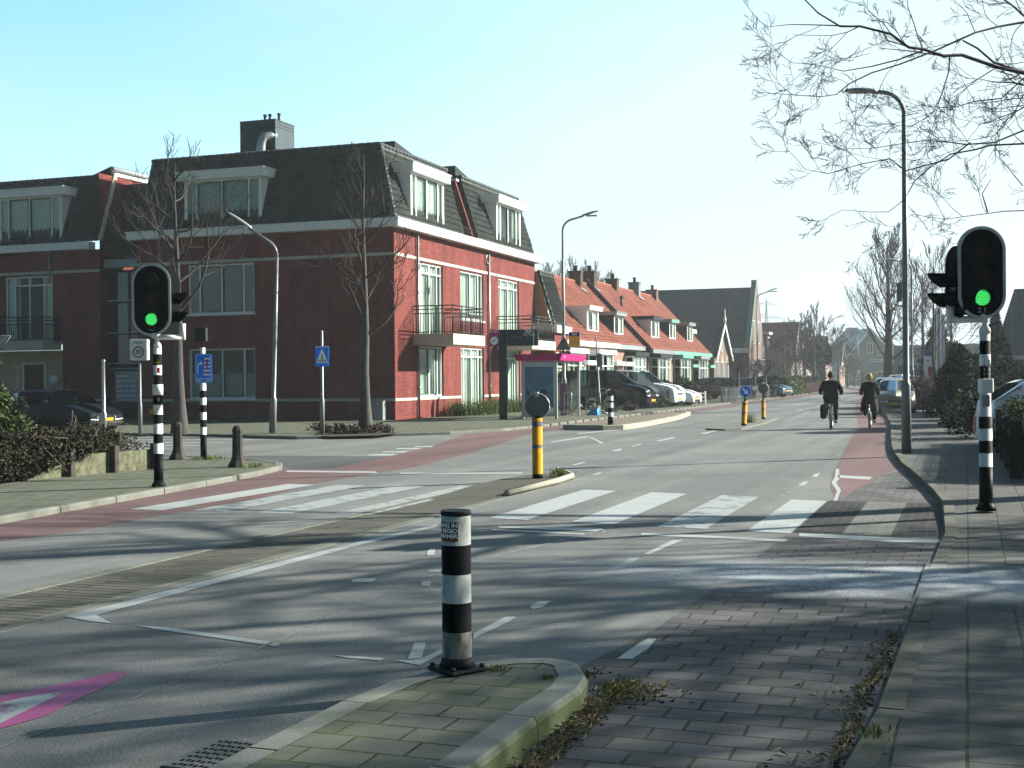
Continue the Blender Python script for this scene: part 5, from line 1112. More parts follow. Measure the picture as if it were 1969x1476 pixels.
# bus shelter
sh = thing('bus_shelter', 'glass bus shelter with magenta roof edge and blue poster panel', 'bus shelter', (-16.15, 46.35, .07), R(4))
W_, D_, H_ = 1.32, 3.9, 2.22
mb = MB()
for (x, y) in ((0, 0), (W_, 0), (0, D_), (W_, D_), (0, D_/2)): mb.box(x-.045, x+.045, y-.045, y+.045, 0, H_)
for z in (.12, H_-.06): mb.box(-.03, .03, .05, D_-.05, z, z+.06); mb.box(.05, W_-.05, D_-.03, D_+.03, z, z+.06)
mb.box(W_-.03, W_+.03, .05, D_-.05, .10, .16) if False else None
mb.build('frame', m_sil, sh)
mb = MB(); mb.box(-.015, .0, .05, D_-.05, .2, H_-.08); mb.box(.06, W_-.06, D_-.005, D_+.005, .2, H_-.08); mb.build('glass_wall', m_glass, sh)
mb = MB(); mb.add([(-.22, -.16, H_+.02), (W_+.2, -.16, H_+.02), (W_+.2, D_+.2, H_+.02), (-.22, D_+.2, H_+.02), (-.30, -.24, H_+.27), (W_+.3, -.24, H_+.27), (W_+.3, D_+.3, H_+.27), (-.30, D_+.3, H_+.27)], [(0, 3, 2, 1), (4, 5, 6, 7), (0, 1, 5, 4), (1, 2, 6, 5), (2, 3, 7, 6), (3, 0, 4, 7)]); rf_ = mb.build('roof', m_mag, sh)
text(rf_, 'R-NET', .1, (W_+.27, .3, H_+.15), (0, 1, 0), (0, 0, 1), m_signw)
mb = MB(); mb.bbox(.02, W_-.02, -.08, .08, .12, H_-.02, .02); ad = mb.build('poster_case', m_sil, sh)
pst = M('poster_blue', (.07, .19, .30), .25, var=.35, vs_=2.2)
mb = MB(); mb.plate([(.10, .45), (W_-.10, .45), (W_-.10, H_-.22), (.10, H_-.22)], (0, -.083, 0), (1, 0, 0), (0, 0, 1), 0); po = mb.build('poster', pst, ad)
mb = MB(); mb.plate([(.10, .25), (W_-.10, .25), (W_-.10, .44), (.10, .44)], (0, -.083, 0), (1, 0, 0), (0, 0, 1), 0); mb.build('poster_footer', m_signw, ad)
for i, ln_ in enumerate(('De beker zoeken', 'met gezichts-', 'herkenning', 'in de toekomst')): text(po, ln_, .115, (W_/2+.03, -.086, H_-.40-i*.125), (1, 0, 0), (0, 0, 1), m_grey, ext=.0005)
mb = MB(); mb.plate(circ(12, .12, .85, 1.02), (0, -.087, 0), (1, 0, 0), (0, 0, 1), 0); mb.plate([(.65, .46), (1.15, .46), (1.1, .75), (.98, .9), (.78, .9), (.68, .75)], (0, -.0865, 0), (1, 0, 0), (0, 0, 1), 0); mb.plate([(.18, 1.15), (.26, 1.1), (.38, .8), (.44, .6), (.32, .62), (.2, .85)], (0, -.087, 0), (1, 0, 0), (0, 0, 1), 0); mb.build('poster_figure', M('poster_dark', (.04, .035, .04), .5), po)
mb = MB(); mb.box(.15, .5, .8, D_-.6, .42, .47); mb.build('bench', m_grey, sh)
bn = thing('info_column', 'purple metal information column just behind the bus shelter glass', 'column', (-15.95, 50.9, .07), R(20))
mb = MB(); mb.bbox(-.2, .2, -.12, .12, .3, 1.35, .03); mb.bbox(-.12, .12, -.08, .08, 0, .3, .01); mb.build('column_body', M('purple', (.14, .02, .13), .4), bn)
mb = MB(); mb.tube([(-.02, -.3, 0), (-.02, -.3, .9), (.04, -.3, .97), (.26, -.3, .97), (.3, -.3, .9), (.3, -.3, 0)], .022, 6); tag(mb.build('cycle_rack', m_galv), 'bent steel hoop of a bicycle stand next to the purple column', 'bike rack').location = (-15.8, 50.9, .07)
bg_ = MB(); bg_.add([(-.25, -.15, 0), (.25, -.18, 0), (.3, .15, 0), (-.22, .17, 0), (-.12, -.1, .2), (.2, -.12, .27), (.27, .1, .3), (-.05, .12, .2)], [(0, 3, 2, 1), (4, 5, 6, 7), (0, 1, 5, 4), (1, 2, 6, 5), (2, 3, 7, 6), (3, 0, 4, 7)])
bo = bg_.build('rubbish_bag', M('blue_plastic', (.03, .22, .50), .35, var=.3, vs_=9, bst=.8, bs=12)); bo.location = (-14.75, 51.2, .07); tag(bo, 'crumpled blue bag lying on the pavement beside the bus shelter', 'bag')
# black and white bollards
def band_bollard(label, x, y, z, h, r, lv, big=False):
    t = thing('banded_bollard', label, 'bollard', (x, y, z), HR, 'black and white bollards')
    prof, mis = bands(lv, r); mb = MB(); mb.lathe(prof, 32, (0, 0, 0), 0, True, mis); mb.build('post', [m_black, m_wpoleD, m_dirty], t)
    mb = MB(); mb.lathe([(r*1.0, h), (r*1.03, h+.004), (r*1.03, h+.02), (r*.98, h+.026), (r*.9, h+.024), (.001, h+.022)], 32); mb.build('cap', m_blackcap, t)
    mb = MB(); a = r*1.5
    mb.bbox(-a, a, -a, a, .0, .025, .01); mb.lathe([(r*1.25, .025), (r*1.12, .05), (r*1.02, .075)], 24)
    f_ = mb.build('foot_plate', m_blackcap, t); f_.rotation_euler = (0, 0, R(38))
    for (sx, sy) in ((1, 1), (1, -1), (-1, 1), (-1, -1)): MB().lathe([(.014, .025), (.014, .04), (.006, .042)], 6, (sx*a*.8, sy*a*.8, 0)).build('bolt', m_stoneB, f_)
    return t
m_blackcap = M('grey_black_plastic', (.022, .024, .025), .6, var=.3, vs_=10, dirt=.3)
def dirtypaint(name, base, dk, lo, hi, sc=(6, 6, 2.2)):
    m_, t_, b = newmat(name); tc_ = N(t_, 'ShaderNodeTexCoord').outputs['Object']; mp = N(t_, 'ShaderNodeMapping'); mp.inputs['Scale'].default_value = sc; L(t_, tc_, mp.inputs[0])
    n1 = noise(t_, mp.outputs[0], 2.0, 8, .68); n2 = noise(t_, tc_, 60, 3)
    c = mixc(t_, ramp(t_, n1, [(lo, 0), (hi, 1)]), base, dk); c = mixc(t_, 1.0, c, mixc(t_, n2, (.85,)*3, (1.12,)*3), 'MULTIPLY')
    L(t_, c, b.inputs['Base Color']); b.inputs['Roughness'].default_value = .5; bump(t_, b, n2, .15, .003); return m_
m_wpoleD = dirtypaint('dirty_white', (.50, .52, .47), (.16, .16, .12), .53, .72)
m_dirty = dirtypaint('sooty_white', (.30, .32, .25), (.035, .038, .03), .36, .60)
k = 1/378.; z_ = lambda v: max(0, (1288-v)*k)
fb = band_bollard('large dirty black and white bollard with a torn sticker, on the near traffic island', -2.47, 6.03, .112, z_(987), .0755, [(0, 0), (.03, 0), (z_(1267), 2), (z_(1210), 0), (z_(1154), 1), (z_(1099.5), 0), (z_(1043), 1), (z_(987), 1)])
mb = MB(); K = 12; zs = (z_(1035), z_(998)); a0, a1 = R(-88), R(10)
for i in range(K):
    p = [(.0765*math.sin(a0+(a1-a0)*(i+j)/K), -.0765*math.cos(a0+(a1-a0)*(i+j)/K)) for j in (0, 1)]
    mb.add([(p[0][0], p[0][1], zs[0]), (p[1][0], p[1][1], zs[0]), (p[1][0], p[1][1], zs[1]), (p[0][0], p[0][1], zs[1])], [(0, 1, 2, 3)], 0, True)
    mb.add([(p[0][0]*1.003, p[0][1]*1.003, zs[0]), (p[1][0]*1.003, p[1][1]*1.003, zs[0]), (p[1][0]*1.003, p[1][1]*1.003, zs[0]+.012), (p[0][0]*1.003, p[0][1]*1.003, zs[0]+.012)], [(0, 1, 2, 3)], 1, True)
sk = mb.build('sticker', [m_black, M('brown_strip', (.18, .10, .03), .5)], fb)
for i, w3 in enumerate(('OPVANG IN', 'EIGEN REGIO', 'IS HUMANER')): text(sk, w3, .030, (0, 0, z_(1004.5+i*10.2)), (1, 0, 0), (0, 0, 1), m_signw, bend=(.0769, R(8)), ext=.0003, align='RIGHT', bold=.0011)
k = 1/61.7; z_ = lambda v: (822-v)*k
band_bollard('small black and white bollard at the tip of the bus platform', -10.49, 38.37, .13, .93, .088, [(0, 0), (.28, 1), (.42, 0), (.56, 1), (.72, 0), (.78, 1), (.93, 1)])
# yellow marker posts with round signs
def marker(label, x, y, z0, h, r, disc, dz, dx=0, face=None, lean=0.0, flip=False):
    t = thing('marker_post', label, 'marker post', (x, y, z0), HR, 'yellow posts with round signs on the road islands'); t.rotation_euler[1] = lean
    prof, mis = bands([(0, 1), (.07, 0), (h*.5, 2), (h*.56, 0), (h*.86, 2), (h*.95, 0), (h, 0)], r); mb = MB(); mb.lathe(prof, 18, (0, 0, 0), 0, True, mis); mb.build('post', [m_yel, m_black, m_refl], t)
    mb = MB(); mb.lathe([(.035, h), (.03, dz-disc*.8)], 10); mb.build('neck', m_black, t)
    mb = MB(); mb.plate(circ(32, disc), (dx, .0, dz), (1, 0, 0), (0, 0, 1), .02); d = mb.build('sign_disc', m_blue if face else m_sback, t)
    if not face:
        mb = MB(); mb.lathe([(.03, -.03), (.03, .03)], 8, (dx, -.03, dz+disc)); mb.box(dx-.03, dx+.03, -.05, .0, dz+disc*.75, dz+disc+.02); mb.build('clamp', m_galv, d)
        mb = MB(); cc = circ(32, disc+.004, dx, dz, 0, 2*math.pi, True); mb.tube([(p[0], .008, p[1]) for p in cc], .009, 5); mb.build('rim', m_sil, d)
    else:
        mb = MB(); O = circ(32, disc*.98); I = circ(32, disc*.90)
        mb.add([(p[0]+dx, -.003, p[1]+dz) for p in O]+[(p[0]+dx, -.003, p[1]+dz) for p in I], [(i, (i+1) % 32, 32+(i+1) % 32, 32+i) for i in range(32)])
        q = disc*.62; mb.plate([(-q*.9, q*.55), (-q*.55, q*.9), (q*.2, q*.15), (q*.55, q*.5), (q*.75, -q*.75), (-q*.5, -q*.55), (-q*.15, -q*.2)][::-1], (dx, -.004, dz), (1, 0, 0), (0, 0, 1), 0); mb.build('arrow', m_signw, d)
    return t
m_refl = M('worn_reflector', (.12, .13, .12), .4, var=.3, vs_=12)
marker('near yellow post with the dark back of a round sign, on the median nose', -6.35, 18.89, .05, .94, .082, .19, 1.13)
marker('leaning yellow post with blue arrow sign on the second island', -6.79, 41.0, .05, .78, .085, .195, 1.10, face=True, lean=R(3))
marker('farther yellow post with a grey round sign back on the second island', -7.12, 47.36, .05, .70, .075, .19, 1.14)
# drains
def drain(label, cx, cy, z, w_, l_, rz):
    t = thing('drain_grate', label, 'drain grate', (cx, cy, z), rz, 'iron drain grates in the kerbs')
    mb = MB(); mb.bbox(-w_/2, w_/2, -l_/2, l_/2, -.03, .012, .008); f_ = mb.build('grate_frame', M('cast_iron', (.11, .115, .11), .6, metal=.3, var=.3, dirt=.3), t)
    mb = MB(); nx = 9; ny = 7
    for i in range(nx):
        for j in range(ny): x = -w_/2+.05+(w_-.1)*i/(nx-1); y = -l_/2+.04+(l_-.08)*j/(ny-1)+(.008 if i % 2 else 0); mb.box(x-.008, x+.008, y-.011, y+.011, .0125, .0135)
    mb.build('grate_hole', m_blackmat, f_)
drain('iron drain grate in the left kerb of the near traffic island', -2.98, 4.62, .02, .30, .42, 0)
drain('iron drain grate at the right pavement kerb in the bottom right corner', -.24, 5.02, .02, .42, .34, 0)
# sign board and flag poles by the conifers
sbp = at(1787, 770, 66)
t = thing('notice_board', 'tall white and blue notice board with red shape, beside the conifers', 'sign board', (sbp.x, sbp.y, .07), HR)
mb = MB(); mb.box(-.24, .24, -.04, .04, .9, 2.55); b = mb.build('board', m_signw, t)
mb = MB(); mb.box(-.242, .242, -.045, -.04, 2.55, 2.85); mb.build('blue_header', M('header_blue', (.02, .08, .3), .4), b)
mb = MB(); mb.plate([(-.05, 1.5), (.18, 1.45), (.2, 2.0), (-.08, 2.0)], (0, -.045, 0), (1, 0, 0), (0, 0, 1), 0); mb.build('red_shape', m_signr, b)
mb = MB(); mb.box(-.2, .2, -.044, -.041, 1.0, 1.03); mb.box(-.2, .2, -.044, -.041, 1.08, 1.11); mb.box(-.18, .0, -.044, -.041, 2.3, 2.34); mb.build('text_line', m_black, b)
for x in (-.2, .2): mb = MB(); mb.tube([(x, .05, 0), (x, .05, 2.5)], .03, 6); mb.build('leg', m_galv, t)
for i, u in enumerate((1803, 1811)):
    p = at(u, 770, 70); t = thing('flag_pole', ('white flag pole right beside the notice board', 'white flag pole standing nearest the dark conifer')[i], 'flag pole', (p.x, p.y, .07), 0, 'white flag poles')
    mb = MB(); mb.lathe([(.07, 0), (.045, 5.6), (.06, 5.62), (.0, 5.7)], 8); mb.build('pole_shaft', m_signw, t); mb = MB(); mb.box(.05, .17, -.01, .01, 2.0+i*.2, 4.9); mb.build('flag', M('flag_pale', (.35, .45, .6) if i == 0 else (.7, .72, .72), .8), t)
# high voltage line far away
pl = thing('power_pylon', 'faint lattice electricity pylon far behind the barn roof', 'pylon', (at(1475, 735, 520).x, at(1475, 735, 520).y, 0), R(30))
mb = MB()
for sx in (-1, 1):
    for sy in (-1, 1): mb.tube([(sx*3, sy*3, 0), (sx*.6, sy*.6, 22), (0, 0, 34)], .16, 4)
for z, w3 in ((20, 9), (26, 7), (31, 5)): mb.tube([(-w3, 0, z), (0, 0, z+1.2), (w3, 0, z)], .16, 4); mb.tube([(-w3, 0, z), (w3, 0, z)], .12, 4)
mb.build('lattice', m_grey, pl)
for i, (z, w3) in enumerate(((20, 9), (26, -7))):
    a = Vector((pl.location.x, pl.location.y, z)); b = at(2400, 735, 420); mb = MB(); pts = []
    for j in range(15): q = j/14; p_ = a.lerp(Vector((b.x, b.y, z)), q); pts.append((p_.x, p_.y, z-7*4*q*(1-q)))
    mb.tube(pts, .05, 4); tag(mb.build('power_line', m_dark), ('lower power cable crossing the pale sky beyond the houses', 'upper power cable crossing the pale sky beyond the houses')[i], 'cable', 'power cables')
# garden fences and gates
def pickets(name, label, a, b, h, n, mt, rails=(.2, .75), w_=.05, cat='fence', z0=.05):
    t = thing(name, label, cat, (a[0], a[1], z0)); dx, dy = b[0]-a[0], b[1]-a[1]; ln = math.hypot(dx, dy); an = math.atan2(dy, dx)
    Mx = Matrix.Rotation(an, 4, 'Z'); mb = MB()
    for i in range(n+1): x = ln*i/n; mb.box(x-w_/2, x+w_/2, -.012, .012, .04, h*(1+.02*math.sin(i*7.3)))
    mb.xf(Mx); mb.build('pickets', mt, t); mb = MB()
    for r_ in rails: mb.box(0, ln, .013, .05, h*r_-.03, h*r_+.03)
    mb.xf(Mx); mb.build('rail', mt, t)
    for x in [ln*i/max(1, round(ln/2.2)) for i in range(max(1, round(ln/2.2))+1)]: MB().box(x-.04, x+.04, .013, .09, 0, h*1.05).xf(Mx).build('fence_post', mt, t)
    return t
m_wood = M('dark_wood', (.035, .03, .024), .8, var=.3, vs_=5, dirt=.2)
pickets('garden_fence', 'dark wooden picket fence under a mossy hedge beside the right traffic light', (.66, 20.2), (.55, 31.0), .84, 90, m_wood)
pickets('garden_fence', 'dark picket fence return running off the right edge of the photo', (.70, 20.1), (5.5, 19.2), .84, 40, m_wood)
pickets('garden_gate', 'low white slatted gate in front of the parked cars', (-15.6, 70.9), (-13.9, 70.9), .75, 7, m_white, (.3, .6, .9), .03, 'gate')
pickets('garden_fence', 'thin dark iron fence in front of the parked vans', (-15.3, 60.5), (-14.3, 67.5), .9, 40, m_dark, (.15, .9), .02)
pickets('garden_fence', 'grey wooden picket fence in front of the dark parked estate cars', (-14.2, 78), (-13.9, 99), .95, 70, m_grey, (.3, .8), .07)
pickets('garden_fence', 'brown fence panels further along the left verge, before the hedge', (-13.9, 118), (-14.6, 150), 1.0, 80, m_brown, (.3, .8), .1)
# ---------------------------------------------------------------- vehicles
m_tyre = M('tyre', (.018, .018, .018), .85); m_rim = M('alloy_rim', (.38, .40, .41), .3, metal=.7); m_trim = M('black_trim', (.02, .021, .022), .5)
m_cgl = glassmat('car_glass', (.22, .32, .32), .05, .06, (.45, .46, .44)); m_lamp = M('headlight', (.60, .66, .68), .12, var=.05); m_tail = M('tail_light', (.30, .01, .012), .2)
m_plate = M('yellow_plate', (.58, .34, .03), .45); m_seat = M('seat_dark', (.03, .03, .03), .9)
def carpaint(name, col, metal=.25, rough=.3):
    m_ = M(name, col, rough, metal, .03, 2.0, coat=.25); return m_
CARS = {}
def car(name, label, cat, loc, rz, Lg, W, H, paint, st, wheels, group=None, wr=.31, belt_trim=False, front=True, sc_=1.0):
    """st: stations (x from nose, z0, zbelt, ztop, halfwidth, roof halfwidth, zone) zone: b body, w windscreen, c cabin glass, p pillar, r rear glass"""
    t = thing(name, label, cat, loc, rz, group); t.scale = (sc_,)*3
    ring = []
    for (x, z0, zb, zt, hw, rw, zn) in st:
        r_ = [(0, z0), (hw-.10, z0), (hw-.015, z0+.10), (hw, z0+(zb-z0)*.55), (hw-.035, zb), (rw+.02, zt-(.07 if zt-zb > .2 else .02)), (rw-.10, zt), (0, zt+.02)]
        ring.append([(x, p[0], p[1]) for p in r_])
    body = MB(); glass = MB(); n = 8
    for side in (1, -1):
        for i in range(len(st)-1):
            for j in range(n-1):
                q = [ring[i][j], ring[i+1][j], ring[i+1][j+1], ring[i][j+1]]; q = [(a, b*side, c) for a, b, c in q]
                zn = st[i][6]; g_ = (j == 4 and zn == 'c') or (j in (5, 6) and zn in 'w') or (j in (4, 5, 6) and zn == 'r' and j != 4)
                (glass if g_ else body).add(q, [(0, 1, 2, 3)], 0, True)
    for e, rr in ((0, ring[0]), (-1, ring[-1])):
        P = [(a, b, c) for a, b, c in rr]+[(a, -b, c) for a, b, c in rr[::-1]]; body.add(P, [tuple(range(len(P)))])
    def weld(mb):
        d = {}; v2 = []; mp = []
        for v in mb.v:
            k_ = (round(v[0], 4), round(v[1], 4), round(v[2], 4))
            if k_ not in d: d[k_] = len(v2); v2.append(v)
            mp.append(d[k_])
        f2, m2, s2 = [], [], []
        for f, m_, s_ in zip(mb.f, mb.m, mb.sm):
            g_ = []
            for i in f:
                if mp[i] not in g_: g_.append(mp[i])
            if len(g_) > 2: f2.append(tuple(g_)); m2.append(m_); s2.append(s_)
        mb.v, mb.f, mb.m, mb.sm = v2, f2, m2, s2
    weld(body); weld(glass)
    bo = body.build('body', paint, t)
    if glass.f: glass.build('windows', m_cgl, t)
    hw = max(s[4] for s in st)
    for wx in wheels:
        for s in (1, -1):
            Mx = Matrix.Translation((wx, s*(hw-.09), wr)) @ Matrix.Rotation(R(-90*s), 4, 'X')
            mb = MB(); mb.lathe([(wr*.62, -.10), (wr*.94, -.105), (wr, -.07), (wr, .07), (wr*.94, .105), (wr*.62, .10)], 24); mb.xf(Mx); ty = mb.build('wheel', m_tyre, t)
            mb = MB(); mb.lathe([(wr*.62, .05), (wr*.64, .095), (wr*.60, .10), (wr*.55, .06), (wr*.16, .05), (wr*.14, .09), (.001, .092)], 20)
            for q in range(5):
                a = q*R(72); mb.tube([(wr*.1*math.cos(a), wr*.1*math.sin(a), .085), (wr*.58*math.cos(a), wr*.58*math.sin(a), .088)], wr*.075, 5)
            mb.xf(Mx); mb.build('rim', m_rim, ty)
            mb = MB(); mb.lathe([(wr*1.16, 0), (wr*1.16, .012), (wr*1.0, .012)], 24); mb.xf(Matrix.Translation((wx, s*(hw-.008), wr+.01)) @ Matrix.Rotation(R(-90*s), 4, 'X')); mb.build('wheel_arch', m_trim, t)
    s0 = st[0]; zh = s0[2]
    for s in (1, -1):
        mb = MB(); y0 = s*(s0[4]-.02); y1 = s*(s0[4]-.36)
        x1 = st[1][0]; mb.add([(s0[0]-.015, y1, zh-.16), (s0[0]-.015, y0*.98, zh-.13), (x1+.22, s*(st[1][4]+.012), zh-.03), (x1+.28, s*(st[1][4]+.008), zh+.07), (x1*.6, y0, zh+.055), (s0[0]-.005, y1, zh-.02)], [(0, 1, 4, 5), (1, 2, 3, 4)]); mb.build('headlight', m_lamp, t)
        mb = MB(); xr = Lg; zt_ = st[-1][2]; mb.box(xr-.08, xr+.012, s*(st[-1][4]-.16) if s > 0 else -st[-1][4], st[-1][4] if s > 0 else -(st[-1][4]-.16), zt_-.28, zt_+.05); mb.build('tail_light', m_tail, t)
        xm = [q for q in st if q[6] in 'wc'][1][0] if len([q for q in st if q[6] in 'wc']) > 1 else st[3][0]; hm = [q for q in st if q[0] >= xm][0]
        mb = MB(); mb.bbox(xm-.08, xm+.06, s*(hm[4]+.02) if s > 0 else -(hm[4]+.2), hm[4]+.2 if s > 0 else -(hm[4]+.02), hm[2]+.02, hm[2]+.18, .03); mb.build('mirror', paint, t)
    mb = MB(); mb.box(-.022, .02, -.26, .26, .38, .49); mb.build('number_plate', m_plate, t)
    mb = MB(); mb.box(-.018, .02, -.42, .42, s0[1]+.01, .34); mb.box(-.018, .02, -.36, .36, zh-.13, zh-.05); mb.build('grille', m_trim, t)
    for (a, b) in (((st[3][0]+.9), 1), ((st[3][0]+1.0), -1)):
        mb = MB(); mb.bbox(a, a+.14, b*.55-.22 if b > 0 else -.55-.22, b*.55+.22 if b > 0 else -.55+.22, .5, 1.02 if H < 1.7 else 1.35, .04); mb.bbox(a+.02, a+.1, b*.5-.1, b*.5+.1, (1.04 if H < 1.7 else 1.37), (1.2 if H < 1.7 else 1.55), .03); mb.build('seat', m_seat, t)
    return t
def st_hatch(L_=3.7, H=1.46, w_=.83):
    return [(0, .22, .62, .66, w_-.13, w_-.3, 'b'), (.12, .2, .72, .78, w_-.05, w_-.22, 'b'), (.45, .2, .86, .90, w_, w_-.12, 'b'), (.95, .2, .93, .98, w_, w_-.08, 'w'), (1.62, .2, .95, H-.06, w_, w_-.2, 'c'), (2.35, .2, .96, H, w_, w_-.18, 'p'), (2.43, .2, .97, H, w_, w_-.18, 'c'), (3.1, .2, .98, H-.04, w_, w_-.2, 'p'), (3.3, .2, .99, H-.1, w_, w_-.22, 'r'), (L_-.08, .24, .98, 1.02, w_-.06, w_-.16, 'b'), (L_, .28, .6, .64, w_-.10, w_-.2, 'b')]
def st_est(L_=4.55, H=1.45, w_=.86):
    return [(0, .2, .56, .60, w_-.14, w_-.3, 'b'), (.14, .18, .66, .70, w_-.05, w_-.2, 'b'), (.6, .18, .80, .84, w_, w_-.12, 'b'), (1.2, .18, .90, .94, w_, w_-.08, 'w'), (1.95, .18, .92, H-.05, w_, w_-.2, 'c'), (2.7, .18, .93, H, w_, w_-.18, 'p'), (2.78, .18, .93, H, w_, w_-.18, 'c'), (3.5, .18, .94, H-.01, w_, w_-.19, 'p'), (3.58, .18, .94, H-.02, w_, w_-.19, 'c'), (4.1, .18, .95, H-.07, w_, w_-.21, 'r'), (L_-.06, .24, .95, 1.0, w_-.06, w_-.16, 'b'), (L_, .28, .6, .64, w_-.1, w_-.2, 'b')]
def st_van(L_=4.95, H=1.95, w_=.95):
    return [(0, .28, .78, .82, w_-.16, w_-.32, 'b'), (.08, .24, .95, 1.0, w_-.06, w_-.22, 'b'), (.35, .24, 1.09, 1.13, w_-.01, w_-.12, 'b'), (1.2, .24, 1.2, 1.27, w_, w_-.08, 'w'), (2.0, .24, 1.2, H-.07, w_, w_-.17, 'p'), (2.06, .24, 1.2, H-.04, w_, w_-.16, 'c'), (2.55, .24, 1.16, H, w_, w_-.14, 'p'), (2.68, .24, 1.16, H, w_, w_-.14, 'c'), (3.7, .24, 1.16, H, w_, w_-.14, 'p'), (3.82, .24, 1.16, H, w_, w_-.14, 'c'), (4.7, .24, 1.16, H-.02, w_, w_-.15, 'p'), (L_-.03, .26, 1.1, H-.12, w_-.03, w_-.2, 'b'), (L_, .3, .8, .9, w_-.05, w_-.2, 'b')]
P_black = carpaint('paint_black', (.004, .005, .006), 0, .25); P_white = carpaint('paint_white', (.66, .72, .74), 0); P_silver = carpaint('paint_silver', (.30, .34, .36), .5)
P_dark = carpaint('paint_darkblue', (.015, .022, .03), .1); P_beige = carpaint('paint_beige', (.17, .155, .11), .3); P_blue = carpaint('paint_blue', (.05, .12, .18), .3); P_purple = carpaint('paint_purple', (.16, .02, .09), .2)
PI = math.pi
# local x: nose at 0, tail at +L; heading -x. rotation PI makes the nose point to +x (the road)
def nose(u, v, z=.07): return gp(u, v, z)
n1 = (-14.75, 62.0)
vb = car('parked_van', 'black van parked nose to the road, nearest behind the bus shelter', 'van', (n1[0], n1[1], .07), PI+R(-8), 4.95, 1.9, 1.95, P_black, st_van(), (.9, 3.95), 'parked vans behind the bus stop')
vw = car('parked_van', 'white van with windows parked nose to the road right behind the black van', 'van', (-14.25, 66.0, .07), PI+R(-8), 4.95, 1.9, 1.95, P_white, st_van(), (.9, 3.95), 'parked vans behind the bus stop')
car('parked_car', 'white car parked beyond the white van, only its nose showing', 'car', (-14.1, 69.8, .07), PI+R(-8), 4.5, 1.8, 1.45, P_white, st_est(), (.85, 3.6), 'parked cars')
def carp(label, u, v, D, rz, paint, st, name='parked_car', Lg=4.5, z=.07, wh=(.85, 3.6), sc_=1.0, H=1.45):
    p = at(u, v, D); return car(name, label, 'car', (p.x, p.y, z), rz, Lg, 1.8, H, paint, st, wh, 'parked cars', sc_=sc_)
carp('dark blue estate car parked behind the grey picket fence, left of the lamp post', 1452, 760, 92, PI+R(-18), P_dark, st_est(), sc_=1.05)
carp('dark car parked beside the blue estate car, nose at the picket fence', 1515, 760, 99, PI+R(-22), P_blue, st_est(), sc_=1.05)
carp('dark car standing beyond the green hedge on the left', 1500, 752, 128, PI+R(-10), P_dark, st_est())
carp('small white car behind the hedge beside the left cyclist, windscreen glinting', 1590, 748, 140, PI+R(-15), P_white, st_hatch(), Lg=3.7, wh=(.7, 3.0))
carp('beige hatchback parked facing the camera at the right kerb behind the second cyclist', 1723, 799, 52.5, R(90)+R(3), P_beige, st_hatch(3.9, 1.50, .84), Lg=3.9, wh=(.7, 3.1), sc_=.93)
carp('silver car parked directly behind the beige hatchback', 1712, 780, 62, R(90)+R(3), P_silver, st_est(), Lg=4.55)
carp('pale car third in the row of parked cars on the right', 1736, 768, 74, R(90)+R(4), P_white, st_hatch(), Lg=3.7, wh=(.7, 3.0), sc_=1.1)
carp('blue car fourth in the row of parked cars on the right, behind the lamp posts', 1768, 762, 84, R(90), P_blue, st_est(), sc_=1.1)
carp('white hatchback behind the garden fence on the right edge', 2270, 830, 26, PI+R(14), P_white, st_hatch(3.9, 1.46, .84), Lg=3.9, wh=(.7, 3.1))
carp('purple car cut by the right edge, in front of the white hatchback', 2440, 830, 23.6, PI+R(14), P_purple, st_hatch(3.9, 1.45, .84), Lg=3.9, wh=(.7, 3.1))
dk = car('parked_car', 'very dark hatchback parked in the shade on the left, one headlight catching light', 'car', (-26.1, 34.2, .02), PI+R(-12), 4.2, 1.75, 1.45, carpaint('paint_darkgreen', (.002, .005, .006), 0, .5), st_est(4.2, 1.44, .85), (.8, 3.35), 'parked cars', sc_=.95)
